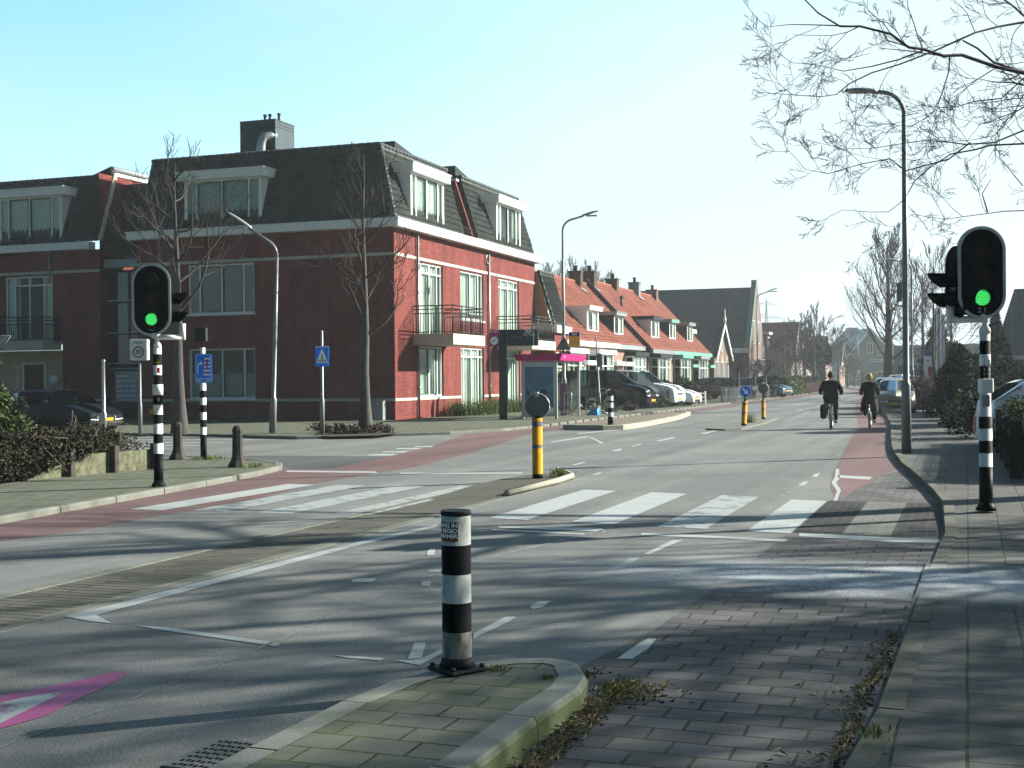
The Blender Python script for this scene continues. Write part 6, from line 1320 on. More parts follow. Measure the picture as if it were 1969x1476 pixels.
# ---------------------------------------------------------------- bicycles
def bicycle(name, label, loc, rz, frame=None, group=None, lean=0.0, bag=None, steer=0.0, sc_=1.0):
    """local +y is forward"""
    t = thing(name, label, 'bicycle', loc, rz, group); t.rotation_euler[1] = lean; t.scale = (sc_,)*3
    fm = frame or m_dark
    for nm, y in (('rear', 0.0), ('front', 1.08)):
        mb = MB(); c = [(0, y+.34*math.cos(a), .35+.34*math.sin(a)) for a in [i*2*PI/28 for i in range(29)]]; mb.tube(c, .018, 6, cap=False); w1 = mb.build('wheel', m_tyre, t)
        mb = MB(); 
        for i in range(14): a = i*2*PI/14; mb.tube([(0, y, .35), (0, y+.32*math.cos(a), .35+.32*math.sin(a))], .002, 3)
        mb.tube([(0, y+.315*math.cos(a), .35+.315*math.sin(a)) for a in [i*2*PI/28 for i in range(29)]], .012, 5, cap=False); mb.tube([(-.04, y, .35), (.04, y, .35)], .025, 8); mb.build('spokes', m_galv, w1)
        mb = MB(); mb.tube([(0, y+.375*math.cos(a), .35+.375*math.sin(a)) for a in [R(15)+i*R(150)/10 for i in range(11)]], .022, 6); mb.build('mudguard', fm, t)
    mb = MB()
    bb = (0, .45, .30); seat = (0, .28, .88); head = (0, .90, .92); hl = (0, .93, .70)
    for a, b, r_ in ((bb, seat, .018), (seat, head, .014), (bb, hl, .02), (head, hl, .02), (hl, (0, 1.08, .35), .016), (bb, (0, 0, .35), .012), ((0, .33, .74), (0, 0, .35), .01)): mb.tube([a, b], r_, 7)
    mb.build('frame', fm, t)
    mb = MB(); mb.bbox(-.09, .09, .14, .40, .92, .98, .03); mb.tube([(0, .28, .86), (0, .28, .94)], .014, 6); mb.build('saddle', m_black, t)
    mb = MB(); mb.tube([(-.30, .68, 1.05), (-.28, .82, 1.08), (-.1, .93, 1.09), (0, .92, 1.04), (.1, .93, 1.09), (.28, .82, 1.08), (.30, .68, 1.05)], .013, 7); mb.tube([(0, .9, .9), (0, .92, 1.05)], .015, 6); mb.build('handlebar', m_galv, t)
    mb = MB(); mb.tube([(-.10, -.28, .74), (-.10, .25, .76), (.10, .25, .76), (.10, -.28, .74), (-.10, -.28, .74)], .008, 5); mb.tube([(0, -.2, .74), (0, 0, .36)], .008, 5); mb.build('carrier', m_dark, t)
    mb = MB(); mb.lathe([(.09, -.005), (.09, .005)], 18); mb.xf(Matrix.Translation((.06, .45, .30)) @ Matrix.Rotation(R(90), 4, 'Y')); mb.tube([(.07, .45, .30), (.09, .45+.12, .18)], .01, 5); mb.box(.09, .19, .53, .61, .165, .19); mb.tube([(-.07, .45, .30), (-.09, .33, .42)], .01, 5); mb.box(-.19, -.09, .29, .37, .41, .435); mb.build('crank', m_galv, t)
    mb = MB(); mb.lathe([(.03, -.01), (.035, .0), (.03, .02)], 8); mb.xf(Matrix.Translation((0, -.30, .66)) @ Matrix.Rotation(R(90), 4, 'X')); mb.build('rear_light', m_tail, t)
    if bag:
        for s in bag:
            mb = MB(); mb.bbox(s*.11 if s > 0 else -.29, .29 if s > 0 else -.11, -.24, .18, .32, .76, .05); mb.build('pannier_bag', m_black, t)
    return t
bicycle('parked_bicycle', 'dark bicycle with thin frame leaning against the leaning sign post', (-15.1, 52.0, .07), R(-28), lean=R(5))
# ---------------------------------------------------------------- people
def skin(name, chains, mt, root, lv=2, rootv=0):
    """chains: list of [(point, rx[, ry])...]; points shared by value are welded"""
    idx = {}; vs = []; rad = []; ed = []
    for ch_ in chains:
        pr = None
        for p in ch_:
            k_ = tuple(round(c, 4) for c in p[0])
            if k_ not in idx: idx[k_] = len(vs); vs.append(k_); rad.append((p[1], p[2] if len(p) > 2 else p[1]))
            if pr is not None: ed.append((pr, idx[k_]))
            pr = idx[k_]
    me = bpy.data.meshes.new(name); me.from_pydata(vs, ed, []); me.update()
    o = bpy.data.objects.new(name, me); SC.collection.objects.link(o); o.parent = root
    md = o.modifiers.new('skin', 'SKIN'); md.use_smooth_shade = True
    if not me.skin_vertices: 
        pass
    sv = me.skin_vertices[0].data if me.skin_vertices else None
    if sv is None:
        bpy.context.view_layer.objects.active = o
    for i, r_ in enumerate(rad): sv[i].radius = r_; sv[i].use_root = (i == rootv)
    s2 = o.modifiers.new('sub', 'SUBSURF'); s2.levels = s2.render_levels = lv
    # bake to a plain mesh
    bpy.context.view_layer.update()
    me2 = bpy.data.meshes.new_from_object(o.evaluated_get(bpy.context.evaluated_depsgraph_get())); o.modifiers.clear(); o.data = me2
    me2.materials.clear(); me2.materials.append(mt)
    for p in me2.polygons: p.use_smooth = True
    return o
def head(root, c, hair, skinm, hs=1.0, fwd=1, hairlen=0.0):
    """head facing local +y; ellipsoid with nose, ears, eyes and mouth; hair cap over it"""
    cx, cy, cz = c; mb = MB(); n = 16; K = 12; vs = []; fs = []
    for i in range(K+1):
        th = PI*i/K
        for j in range(n):
            ph = 2*PI*j/n; x = .074*math.sin(th)*math.cos(ph); y = .095*math.sin(th)*math.sin(ph); z = .118*math.cos(th)
            if z < -.03: x *= 1-.25*min(1, (-z-.03)/.08); y = y*(1-.12*min(1, (-z-.03)/.08))+.01*(y > 0)
            vs.append((cx+x*hs, cy+y*hs, cz+z*hs))
    for i in range(K):
        for j in range(n): fs.append((i*n+j, i*n+(j+1) % n, (i+1)*n+(j+1) % n, (i+1)*n+j))
    mb.add(vs, fs, 0, True); mb.tube([(cx, cy+.088*hs, cz+.02*hs), (cx, cy+.118*hs, cz-.015*hs), (cx, cy+.09*hs, cz-.03*hs)], [.008, .014, .01], 6)
    for s in (1, -1): mb.tube([(cx+s*.072*hs, cy, cz+.025*hs), (cx+s*.085*hs, cy-.012, cz+.02*hs), (cx+s*.074*hs, cy, cz-.035*hs)], [.012, .018, .01], 6)
    h_ = mb.build('head', skinm, root)
    mb = MB()
    for s in (1, -1): mb.lathe([(.001, .008), (.010, .004), (.012, 0)], 8, (0, 0, 0)); mb.xf(Matrix.Identity(4))
    me_ = MB()
    for s in (1, -1): me_.plate(circ(8, .011), (cx+s*.03*hs, cy+.093*hs, cz+.02*hs), (-1, 0, 0), (0, 0, 1), .004)
    me_.build('eye', m_black, h_); mm = MB(); mm.plate(rrect(.045, .010, .004, 2), (cx, cy+.097*hs, cz-.055*hs), (-1, 0, 0), (0, 0, 1), .006); mm.build('mouth', M('lips', (.25, .09, .08), .6), h_)
    mb = MB(); vs = []; fs = []; rr = random.Random(int(cz*100))
    for i in range(9):
        th = R(112)*i/8
        for j in range(20):
            ph = 2*PI*j/20; face = math.sin(ph) > .35
            t_ = th*(.55 if face else 1.0+hairlen); k_ = 1+rr.uniform(-.02, .04)
            vs.append((cx+.084*hs*k_*math.sin(t_)*math.cos(ph), cy-.006+.105*hs*k_*math.sin(t_)*math.sin(ph), cz+.008+.128*hs*k_*math.cos(t_)))
    for i in range(8):
        for j in range(20): fs.append((i*20+j, i*20+(j+1) % 20, (i+1)*20+(j+1) % 20, (i+1)*20+j))
    mb.add(vs, fs, 0, True); mb.build('hair', hair, root); return h_
def hand(root, w_, d, skinm, curl=.5, side=1):
    """palm with four fingers and a thumb, wrist at w_, pointing along d"""
    w_ = Vector(w_); d = Vector(d).normalized(); sd_ = Vector((1, 0, 0)) if abs(d.x) < .8 else Vector((0, 1, 0)); sd_ = (sd_-d*sd_.dot(d)).normalized(); dn = d.cross(sd_)*side
    ch_ = [[(tuple(w_), .026, .018), (tuple(w_+d*.045), .038, .016), (tuple(w_+d*.085), .040, .014)]]
    for i, (off, ln) in enumerate(((-.03, .065), (-.01, .078), (.01, .073), (.03, .056))):
        b = w_+d*.085+sd_*off; c_ = b+d*ln*.5+dn*ln*.25*curl; e = c_+d*ln*.25*(1-curl)+dn*ln*.45*curl+d*.01
        ch_.append([(tuple(w_+d*.085), .040, .014), (tuple(b), .010), (tuple(c_), .009), (tuple(e), .008)])
    b = w_+d*.03-sd_*.035; ch_.append([(tuple(w_+d*.045), .038, .016), (tuple(b), .011), (tuple(b+d*.03-sd_*.015+dn*.01), .010), (tuple(b+d*.055-sd_*.012+dn*.02), .009)])
    return skin('hand', ch_, skinm, root, 1)
m_skin = M('skin', (.42, .25, .18), .6, var=.06); m_coat = M('coat_black', (.006, .008, .009), .8, var=.3, vs_=6, bst=.4, bs=20); m_coat2 = M('coat_dark_blue', (.006, .007, .011), .8, var=.3, vs_=6)
m_trou = M('trousers_dark', (.014, .018, .018), .85, var=.3); m_hairD = M('hair_dark', (.045, .035, .028), .7, var=.3, vs_=30); m_hairB = M('hair_blonde', (.42, .30, .13), .7, var=.25, vs_=30); m_shoe = M('shoe_black', (.015, .015, .015), .5)
def rider(label, loc, rz, coat, hair, sc_=1.0, wide=1.0, long=False, hairlen=0.0):
    t = thing('person', label, 'person', loc, rz); t.scale = (sc_,)*3
    k_ = wide; pel = (0, .24, .99)
    tor = [((0, .22, .88), .21*k_, .15), (pel, .215*k_, .15), ((0, .26, 1.14), .205*k_, .14), ((0, .31, 1.30), .215*k_, .14), ((0, .35, 1.43), .165*k_, .11), ((0, .36, 1.52), .08, .08)]
    chs = [tor]
    for s in (1, -1): chs.append([((0, .35, 1.43), .17*k_, .11), ((s*.19*k_, .36, 1.41), .085), ((s*.265*k_, .38, 1.18), .075), ((s*.27*k_, .58, 1.10), .055), ((s*.27, .66, 1.09), .045)])
    b = skin('coat', chs, coat, t, 2)
    legs = [[((0, .25, .94), .15, .12), ((.11, .30, .90), .125), ((.14, .66, .70), .09), ((.14, .56, .42), .072), ((.14, .50, .25), .06)], [((0, .25, .94), .15, .12), ((-.11, .30, .90), .125), ((-.14, .66, .80), .09), ((-.14, .44, .60), .072), ((-.14, .32, .46), .06)]]
    skin('trousers', legs, m_trou, t, 2)
    for s, (y, z) in ((1, (.50, .22)), (-1, (.32, .45))):
        skin('shoe', [[((s*.14, y-.05, z), .042, .04), ((s*.14, y+.06, z-.02), .045, .035), ((s*.14, y+.16, z-.03), .035, .022)]], m_shoe, t, 2)
        hand(t, (s*.27, .665, 1.085), (-s*.05, 1, -.05), m_skin, .8, s)
    skin('neck', [[((0, .355, 1.48), .055), ((0, .365, 1.57), .05)]], m_skin, t, 1)
    head(t, (0, .385, 1.645), hair, m_skin, 1.08, hairlen=hairlen)
    if long:
        mb = MB(); vs = []; n = 20
        for (z, rx_, ry_, cy) in ((1.05, .19, .15, .25), (.85, .25, .2, .24), (.68, .28, .22, .24), (.55, .29, .2, .2)):
            for j in range(n): a = 2*PI*j/n; w2 = 1+.06*math.sin(a*6+z*9); vs.append((rx_*w2*math.cos(a), cy+ry_*w2*math.sin(a), z+.03*math.sin(a*3)))
        mb.add(vs, [(i*n+j, i*n+(j+1) % n, (i+1)*n+(j+1) % n, (i+1)*n+j) for i in range(3) for j in range(n)], 0, True); mb.build('coat_skirt', coat, t)
    return t
hd1, hd2 = R(3), R(2)
bicycle('bicycle', 'bicycle ridden by the man in black, dark pannier on its left side', (-3.95, 39.7, .0), hd1, group='bicycles being ridden away', bag=(-1,))
rider('broad cyclist in a black hooded jacket riding away, left of the pair', (-3.95, 39.7, .0), hd1, m_coat, m_hairD, .985, 1.18)
bicycle('bicycle', 'upright bicycle ridden by the blonde woman on the red lane', (-2.85, 40.3, .0), hd2, frame=m_galv, group='bicycles being ridden away')
rider('blonde cyclist in a long dark coat riding away on the red cycle lane', (-2.85, 40.3, .0), hd2, m_coat2, m_hairB, .95, .98, long=True, hairlen=.12)
def walker(label, loc, rz, coat, hair, sc_=1.0):
    t = thing('person', label, 'person', loc, rz); t.scale = (sc_,)*3
    chs = [[((0, 0, .95), .15, .11), ((0, .01, 1.12), .14, .10), ((0, .02, 1.30), .18, .12), ((0, .01, 1.42), .15, .10), ((0, .01, 1.48), .07)]]
    for s in (1, -1): chs.append([((0, .01, 1.42), .15, .10), ((s*.18, 0, 1.40), .07), ((s*.23, -.04*s, 1.13), .055), ((s*.22, .14*s, .90), .042)])
    skin('coat', chs, coat, t, 2)
    skin('trousers', [[((0, 0, .92), .12, .11), ((.09, .02, .88), .10), ((.10, .16, .50), .068), ((.10, .13, .12), .05)], [((0, 0, .92), .12, .11), ((-.09, 0, .88), .10), ((-.10, .02, .48), .068), ((-.10, -.22, .14), .05)]], m_trou, t, 2)
    for s, y in ((1, .14), (-1, -.2)): skin('shoe', [[((s*.10, y-.04, .06), .045), ((s*.10, y+.14, .04), .035, .03)]], m_shoe, t, 1); hand(t, (s*.22, .14*s, .90), (0, .1*s, -1), m_skin, .35, s)
    skin('neck', [[((0, .01, 1.46), .05), ((0, .02, 1.55), .048)]], m_skin, t, 1); head(t, (0, .03, 1.63), hair, m_skin); return t
pw_ = at(1762, 781, 62)
walker('person in a dark coat walking away on the right pavement beside the lamp posts', (pw_.x, pw_.y, .07), R(5), m_coat, m_hairD, .9)
# ---------------------------------------------------------------- vegetation
def bark(name, c, moss=.0):
    m_, t, b = newmat(name); p = N(t, 'ShaderNodeTexCoord').outputs['Object']; mp = N(t, 'ShaderNodeMapping'); mp.inputs['Scale'].default_value = (9, 9, 1.6); L(t, p, mp.inputs[0])
    n1 = noise(t, mp.outputs[0], 2.2, 7, .7); n2 = noise(t, p, 1.5, 4)
    c1 = mixc(t, ramp(t, n1, [(.3, 0), (.7, 1)]), sc3(c, .45), sc3(c, 1.35)); 
    if moss: c1 = mixc(t, ramp(t, n2, [(.45, 0), (.7, moss)]), c1, (.09, .12, .04))
    L(t, c1, b.inputs['Base Color']); b.inputs['Roughness'].default_value = .9; bump(t, b, n1, .8, .02); return m_
m_bark = bark('bark', (.058, .055, .048), .25); m_twigT = M('twig_tan', (.050, .046, .041), .8, var=.35); m_twig = M('twig', (.13, .11, .085), .8, var=.3); m_twigD = M('twig_dark', (.055, .045, .05), .85, var=.3); m_barkD = bark('bark_dark', (.045, .044, .041))
def leafmat(name, c1, c2, tr=.25):
    m_, t, b = newmat(name); g_ = N(t, 'ShaderNodeNewGeometry'); L(t, mixc(t, g_.outputs['Random Per Island'], c1, c2), b.inputs['Base Color'])
    b.inputs['Roughness'].default_value = .7; b.inputs['Specular IOR Level'].default_value = .05
    try: b.inputs['Transmission Weight'].default_value = 0.0
    except Exception: pass
    return m_
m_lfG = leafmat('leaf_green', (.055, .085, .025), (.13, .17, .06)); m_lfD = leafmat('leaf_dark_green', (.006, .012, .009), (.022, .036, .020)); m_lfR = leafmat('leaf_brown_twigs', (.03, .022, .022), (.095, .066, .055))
m_lfW = leafmat('leaf_winter_hedge', (.014, .017, .011), (.06, .056, .036)); m_lfH = leafmat('leaf_hedge', (.018, .03, .010), (.075, .10, .03)); m_lfC = leafmat('conifer_green', (.012, .022, .018), (.035, .05, .03)); m_grass = leafmat('grass_blade', (.07, .11, .02), (.18, .22, .07)); m_straw = leafmat('dead_grass', (.16, .12, .06), (.34, .29, .17)); m_gloss = leafmat('leaf_shiny', (.022, .04, .014), (.10, .135, .045))
def grow(mb, p, d, ln, r, lv, rng, up=.15, spread=.55, kids=4, segs=4, ratio=.62, sides=(7, 5, 4, 3, 3), taper=.35, minr=.004, wob=.12, kmin=.3):
    p = Vector(p); d = Vector(d).normalized(); pts = [p.copy()]; rad = [r]; ds = [d.copy()]
    for i in range(segs):
        d = (d+Vector((rng.gauss(0, wob), rng.gauss(0, wob), rng.gauss(0, wob)+up))).normalized(); p = p+d*(ln/segs); pts.append(p.copy()); rad.append(max(minr, r*(1-(1-taper)*(i+1)/segs))); ds.append(d.copy())
    mb.tube(pts, rad, sides[min(lv, len(sides)-1)], cap=False)
    if lv >= GLV[0]: return
    for k_ in range(kids):
        f = kmin+(1-kmin)*(k_+rng.random())/kids; i = min(segs-1, int(f*segs)); q = pts[i].lerp(pts[i+1], f*segs-i); base = ds[i]
        a = Vector((rng.gauss(0, 1), rng.gauss(0, 1), rng.gauss(0, 1))); a = (a-base*a.dot(base)).normalized()
        nd = (base*math.cos(spread)+a*math.sin(spread)*rng.uniform(.8, 1.2)).normalized()
        grow(mb, q, nd, ln*ratio*rng.uniform(.65, 1.1)*(1.15-.4*f), max(minr, rad[i]*.62), lv+1, rng, up, spread, kids, max(3, segs-1), ratio, sides, taper, minr, wob, .2)
GLV = [4]
def bare_tree(name, label, x, y, H, r, seed, trunkh=.3, lv=3, kids=5, up=.12, spread=.6, limbs=9, spreadtop=.5, mt=None, tw=None, z0=.07, minr=.008, group=None, crownr=.45, lean=(0, 0), ratio=.6, cat='tree', leader=True, limbr=.2, wobb=.16):
    t = thing(name, label, cat, (x, y, z0), 0, group); rng = random.Random(seed); GLV[0] = lv
    mb = MB(); n = 9; pts = []; rad = []
    for i in range(n+1):
        q = i/n; pts.append((lean[0]*q*H+rng.gauss(0, .02)*H*.12*(q > 0), lean[1]*q*H+rng.gauss(0, .02)*H*.12*(q > 0), q*H*(1 if leader else trunkh*1.15))); rad.append(r*(1.35 if i == 0 else 1.0)*(1-q*.95)**(1.25) + minr if leader else r*(1-.35*q))
    mb.tube(pts, rad, 10, cap=False); mb.build('trunk', mt or m_bark, t)
    cr = MB()
    for k_ in range(limbs):
        f = trunkh+(.97-trunkh)*(k_/limbs) if leader else trunkh*rng.uniform(.85, 1.12); hh = f*H; i = min(n-1, int((f if leader else min(.99, f/(trunkh*1.15)))*n)); base = Vector(pts[i]).lerp(Vector(pts[i+1]), (f if leader else min(.99, f/(trunkh*1.15)))*n-i)
        an = k_*2.4+rng.random()*.8; el = spreadtop+rng.uniform(-.12, .12)
        d = Vector((math.cos(an)*math.cos(el), math.sin(an)*math.cos(el), math.sin(el)))
        ln = H*crownr*(1.05-.75*(f-trunkh)/(1-trunkh) if leader else rng.uniform(.8, 1.1)); grow(cr, base, d, ln, max(minr, r*limbr*(1-f*.5)), 0, rng, up, spread, kids, 6, ratio, (6, 5, 3, 3, 3), .3, minr, wobb)
    cr.build('crown', tw or m_twig, t); return t
def leaves(mb, pts_fn, n, size, rng, asp=1.6, mi=0):
    for _ in range(n):
        c = Vector(pts_fn(rng)); a = Vector((rng.gauss(0, 1), rng.gauss(0, 1), rng.gauss(0, 1))).normalized(); b = a.cross(Vector((rng.gauss(0, 1), rng.gauss(0, 1), rng.gauss(0, 1)))).normalized()
        s = size*rng.uniform(.6, 1.3); mb.add([c-a*s*.5*asp, c+b*s*.35, c+a*s*.5*asp, c-b*s*.35], [(0, 1, 2, 3)], mi)
def boxpts(x0, x1, y0, y1, z0, z1, rough=.08):
    def f(rng):
        k_ = rng.random(); x, y, z = rng.uniform(x0, x1), rng.uniform(y0, y1), rng.uniform(z0, z1)
        if k_ < .3: z = z1
        elif k_ < .5: y = y0
        elif k_ < .65: x = x1
        elif k_ < .8: x = x0
        w2 = 1+.5*math.sin(x*3.1+y*2.3)*math.sin(y*1.7-z*2)
        return (x+rng.gauss(0, rough), y+rng.gauss(0, rough), z+rng.gauss(0, rough)*w2+.05*math.sin(x*5+y*3))
    return f
def ellpts(c, r, p=.45, lump=.18, zmin=None):
    def f(rng):
        while True:
            v = Vector((rng.gauss(0, 1), rng.gauss(0, 1), rng.gauss(0, 1))).normalized()*(rng.random()**p)
            l_ = 1+lump*(math.sin(v.x*5+v.z*3.3)+math.sin(v.y*6-v.z*2.7+1))
            q = (c[0]+v.x*r[0]*l_, c[1]+v.y*r[1]*l_, c[2]+v.z*r[2]*l_)
            if zmin is None or q[2] > zmin: return q
    return f
def conepts(c, r, h, tiers=0):
    def f(rng):
        q = rng.random()**1.3; a = rng.random()*2*PI; rr = r*(1-q)*(rng.random()**.35)*(1+.2*math.sin(a*5+q*14)); 
        if tiers: rr *= .55+.45*(1-(q*tiers % 1))
        return (c[0]+rr*math.cos(a), c[1]+rr*math.sin(a), c[2]+q*h-(.12*rr))
    return f
def hedge(name, label, a, b, w_, h, mt, n, size, seed, z0=.05, cat='hedge', core=None, twigs=0, group=None):
    """box hedge from a to b"""
    t = thing(name, label, cat, (a[0], a[1], z0), 0, group); rng = random.Random(seed); ln = math.hypot(b[0]-a[0], b[1]-a[1]); Mx = Matrix.Rotation(math.atan2(b[1]-a[1], b[0]-a[0]), 4, 'Z')
    mb = MB(); leaves(mb, boxpts(0, ln, -w_/2, w_/2, .03, h), n, size, rng); mb.xf(Mx); mb.build('foliage', mt, t)
    mb = MB(); mb.bbox(.08, ln-.08, -w_/2+.1, w_/2-.1, 0, h-.1, .08); 
    for _ in range(twigs): x = rng.uniform(0, ln); y = rng.uniform(-w_/2, w_/2); mb.tube([(x, y, h*.4), (x+rng.gauss(0, .12), y+rng.gauss(0, .12), h+rng.uniform(-.05, .3))], .006, 3)
    mb.xf(Mx); mb.build('branches', core or m_twigD, t); return t
def shrub(name, label, c, r, mt, n, size, seed, cat='shrub', stems=8, core=.55, z0=.05, group=None, fn=None, stemmt=None):
    t = thing(name, label, cat, (c[0], c[1], z0), 0, group); rng = random.Random(seed); mb = MB()
    leaves(mb, fn or ellpts((0, 0, r[2]), r, zmin=0), n, size, rng); mb.build('foliage', mt, t); mb = MB(); GLV[0] = 1
    for k_ in range(stems): a = rng.random()*2*PI; grow(mb, (rng.gauss(0, .05), rng.gauss(0, .05), 0), (math.cos(a)*.5, math.sin(a)*.5, 1), r[2]*1.6, .02, 0, rng, .05, .5, 4, 4)
    mb.build('stems', stemmt or m_twigD, t); return t
def tufts(mb, pts_fn, n, h, rng, w_=.006, lean=.5):
    for _ in range(n):
        x, y, z = pts_fn(rng); a = rng.random()*2*PI; hh = h*rng.uniform(.4, 1.2); l_ = lean*hh*rng.random(); dx, dy = math.cos(a), math.sin(a); px_, py_ = -dy*w_, dx*w_
        mb.add([(x-px_, y-py_, z), (x+px_, y+py_, z), (x+dx*l_*.4+px_*.7, y+dy*l_*.4+py_*.7, z+hh*.6), (x+dx*l_*.4-px_*.7, y+dy*l_*.4-py_*.7, z+hh*.6), (x+dx*l_, y+dy*l_, z+hh)], [(0, 1, 2, 3), (3, 2, 4)])
# street trees beside the block
bare_tree('street_tree', 'bare young tree with straight trunk in the planting bed before the brick corner', -16.93, 34.3, 8.3, .17, 5, trunkh=.34, lv=2, kids=4, up=.16, spread=.66, limbs=15, spreadtop=.62, minr=.0085, crownr=.28, tw=m_twigT, limbr=.28, wobb=.2)
bare_tree('street_tree', 'bare tree with dark trunk in the shade right behind the left traffic light', -22.2, 32.5, 8.1, .20, 23, trunkh=.44, lv=2, kids=4, up=.13, spread=.7, limbs=14, spreadtop=.5, minr=.0085, crownr=.36, lean=(-.01, 0), tw=m_twigT, mt=m_barkD, limbr=.32, wobb=.2)
bed = MB(); bed.flat(px([(600, 836), (640, 824), (700, 820), (745, 829), (770, 832), (730, 837), (640, 839)], .08), .08); struct('planting_bed_soil', bed, m_soil)
bs2 = MB(); rg = random.Random(4)
for k_ in range(16): a = gp(608+9*k_+rg.uniform(-3, 3), 832+rg.uniform(-6, 2), .08); leaves(bs2, ellpts((a[0], a[1], .16), (.28, .28, .16), .6), 110, .07, rg)
tag(bs2.build('ground_cover', m_lfR), 'low dark ground cover around the foot of the street tree', 'ground cover', kind='stuff')
# garden hedge and shrubs on the left, hanging over concrete panels
cw = thing('garden_wall', 'low concrete panel wall with dark posts half hidden under an overhanging hedge', 'wall', (-13.9, 15.6, .05))
ga, gb2 = Vector((-14.15, 15.2, 0)), Vector((-13.75, 18.3, 0)); o0 = Vector((-13.9, 15.6, 0))
gd = (gb2-ga).normalized(); gn = Vector((gd.y, -gd.x, 0))
for i in range(4):
    p = ga+gd*(i*.98); q = ga+gd*((i+1)*.98)
    mb = MB(); mb.add([tuple(p-o0+gn*s+Vector((0, 0, z))) for s in (0, .06) for z in (0, .37)]+[tuple(q-o0+gn*s+Vector((0, 0, z))) for s in (0, .06) for z in (0, .37)], [(0, 1, 3, 2), (4, 6, 7, 5), (0, 4, 5, 1), (2, 3, 7, 6), (1, 5, 7, 3)]); mb.build('concrete_panel', M('concrete_panel', (.12, .125, .08), .9, var=.45, vs_=9, bst=.8, bs=30, dirt=.4), cw)
for i in range(5):
    p = ga+gd*(i*.98)-o0+gn*.1; mb = MB(); mb.bbox(p.x-.06, p.x+.06, p.y-.06, p.y+.06, 0, .48, .01); mb.build('wall_post', m_stoneB, cw)
hd_ = thing('hedge', 'wild dark brown green hedge spilling over the low concrete wall on the left', 'hedge', (-14.3, 17, .05)); rng = random.Random(9); mb = MB()
leaves(mb, ellpts((.0, -.2, .50), (.55, 2.0, .30), .5, .14, .05), 30000, .042, rng); leaves(mb, ellpts((-1.6, -1.0, .45), (1.6, 1.5, .36), .5, .12, .05), 11000, .04, rng)
leaves(mb, ellpts((.12, -1.6, .32), (.42, 1.3, .34), .5, .1, .02), 14000, .04, rng); leaves(mb, ellpts((.34, -2.1, .22), (.12, 1.0, .24), .5, .1, .02), 7000, .04, rng); leaves(mb, ellpts((.30, .2, .44), (.26, 1.7, .20), .5, .3, .02), 16000, .04, rng); leaves(mb, ellpts((.40, -1.6, .25), (.14, 1.3, .26), .5, .1, .02), 12000, .04, rng); leaves(mb, ellpts((.1, .6, .6), (.5, 1.4, .22), .5, .15, .05), 12000, .042, rng)
mb.build('foliage', m_lfW, hd_)
mb = MB(); 
for _ in range(110): x = rng.gauss(-.1, .4); y = rng.uniform(-2.2, 1.8); z = rng.uniform(.3, .78); mb.tube([(x, y, z), (x+rng.gauss(.1, .2), y+rng.gauss(0, .2), z+rng.gauss(.05, .15)), (x+rng.gauss(.2, .25), y+rng.gauss(0, .3), z+rng.gauss(-.1, .2))], .0045, 3)
for _ in range(60): y = rng.uniform(-2.2, 1.6); mb.tube([(.25, y, .6), (.36, y+rng.gauss(0, .05), .5), (.40+rng.gauss(0, .05), y+rng.gauss(0, .08), rng.uniform(.1, .35))], .004, 3)
mb.build('twigs', m_twig, hd_)
shrub('evergreen_shrub', 'shiny leaved evergreen shrub at the left edge behind the brown hedge', (-16.35, 17.7), (1.05, 1.0, .80), m_gloss, 9000, .065, 12)
bare_tree('small_tree', 'thin bare young tree with curling twigs at the left edge beside the give way sign', -16.2, 17.6, 2.9, .03, 8, trunkh=.35, lv=2, kids=4, up=.05, spread=.8, limbs=8, minr=.004, crownr=.3, cat='tree', leader=True)
# weeds along the facade of the block
wd = MB(); rg = random.Random(31)
for _ in range(26):
    y = rg.uniform(49.5, 58.5); x = -20.35+rg.uniform(-.1, .7); leaves(wd, ellpts((x, y, .25), (.35, .4, .38), .6, .2, .02), 190, .075, rg); tufts(wd, lambda g_, x=x, y=y: (x+g_.gauss(0, .25), y+g_.gauss(0, .3), .07), 60, .75, rg, .008)
wo = tag(wd.build('weeds', m_lfG), 'rough green weeds growing along the foot of the red brick facade', 'weeds', kind='stuff')
for i, (x, y, r, lab, mt) in enumerate(((-16.2, 52.6, .5, 'tuft of yellow green grass behind the bus shelter glass', m_grass), (-14.9, 54.0, .45, 'small green weed clump beside the leaning sign post', m_lfG), (-15.0, 58.3, .32, 'brown dry shrub at the black van, by the iron fence', m_lfR), (-14.9, 64.3, .5, 'green weed clump under the nose of the black van', m_lfG))):
    shrub('weed_clump', lab, (x, y), (r, r, r*.6), mt, 500, .08, 40+i, 'weed', 4)
for i, (x, y, r, h, n, mt, lab) in enumerate(((-2.30, 6.10, .07, .022, 160, m_grass, 'moss and grass at the foot of the near bollard'), (-14.1, 21.6, .35, .10, 260, m_grass, 'grass around the foot of the LET OP post'), (-12.0, 19.75, .25, .10, 120, m_grass, 'grass tuft beside the corner bollard'), (-6.1, 19.2, .16, .14, 160, m_grass, 'grass tuft beside the yellow post on the median'), (-16.5, 45.6, .4, .05, 160, m_grass, 'flat grass around the foot of the pylon'), (-11.1, 15.75, .12, .05, 80, m_grass, 'moss at the foot of the left traffic light'), (-7.0, 43.5, .2, .35, 110, m_straw, 'dry stalk clump on the second island'), (-1.98, 6.02, .035, .02, 90, m_grass, 'moss tuft in the island joint near the kerb'))):
    mb = MB(); rg = random.Random(60+i); tufts(mb, lambda g_: (x+g_.gauss(0, r*.5), y+g_.gauss(0, r*.5), .06 if y > 8 else .112), n, h, rg, .0018 if y < 8 else .006); tag(mb.build('grass_tuft', mt), lab, 'grass tuft', kind='stuff')
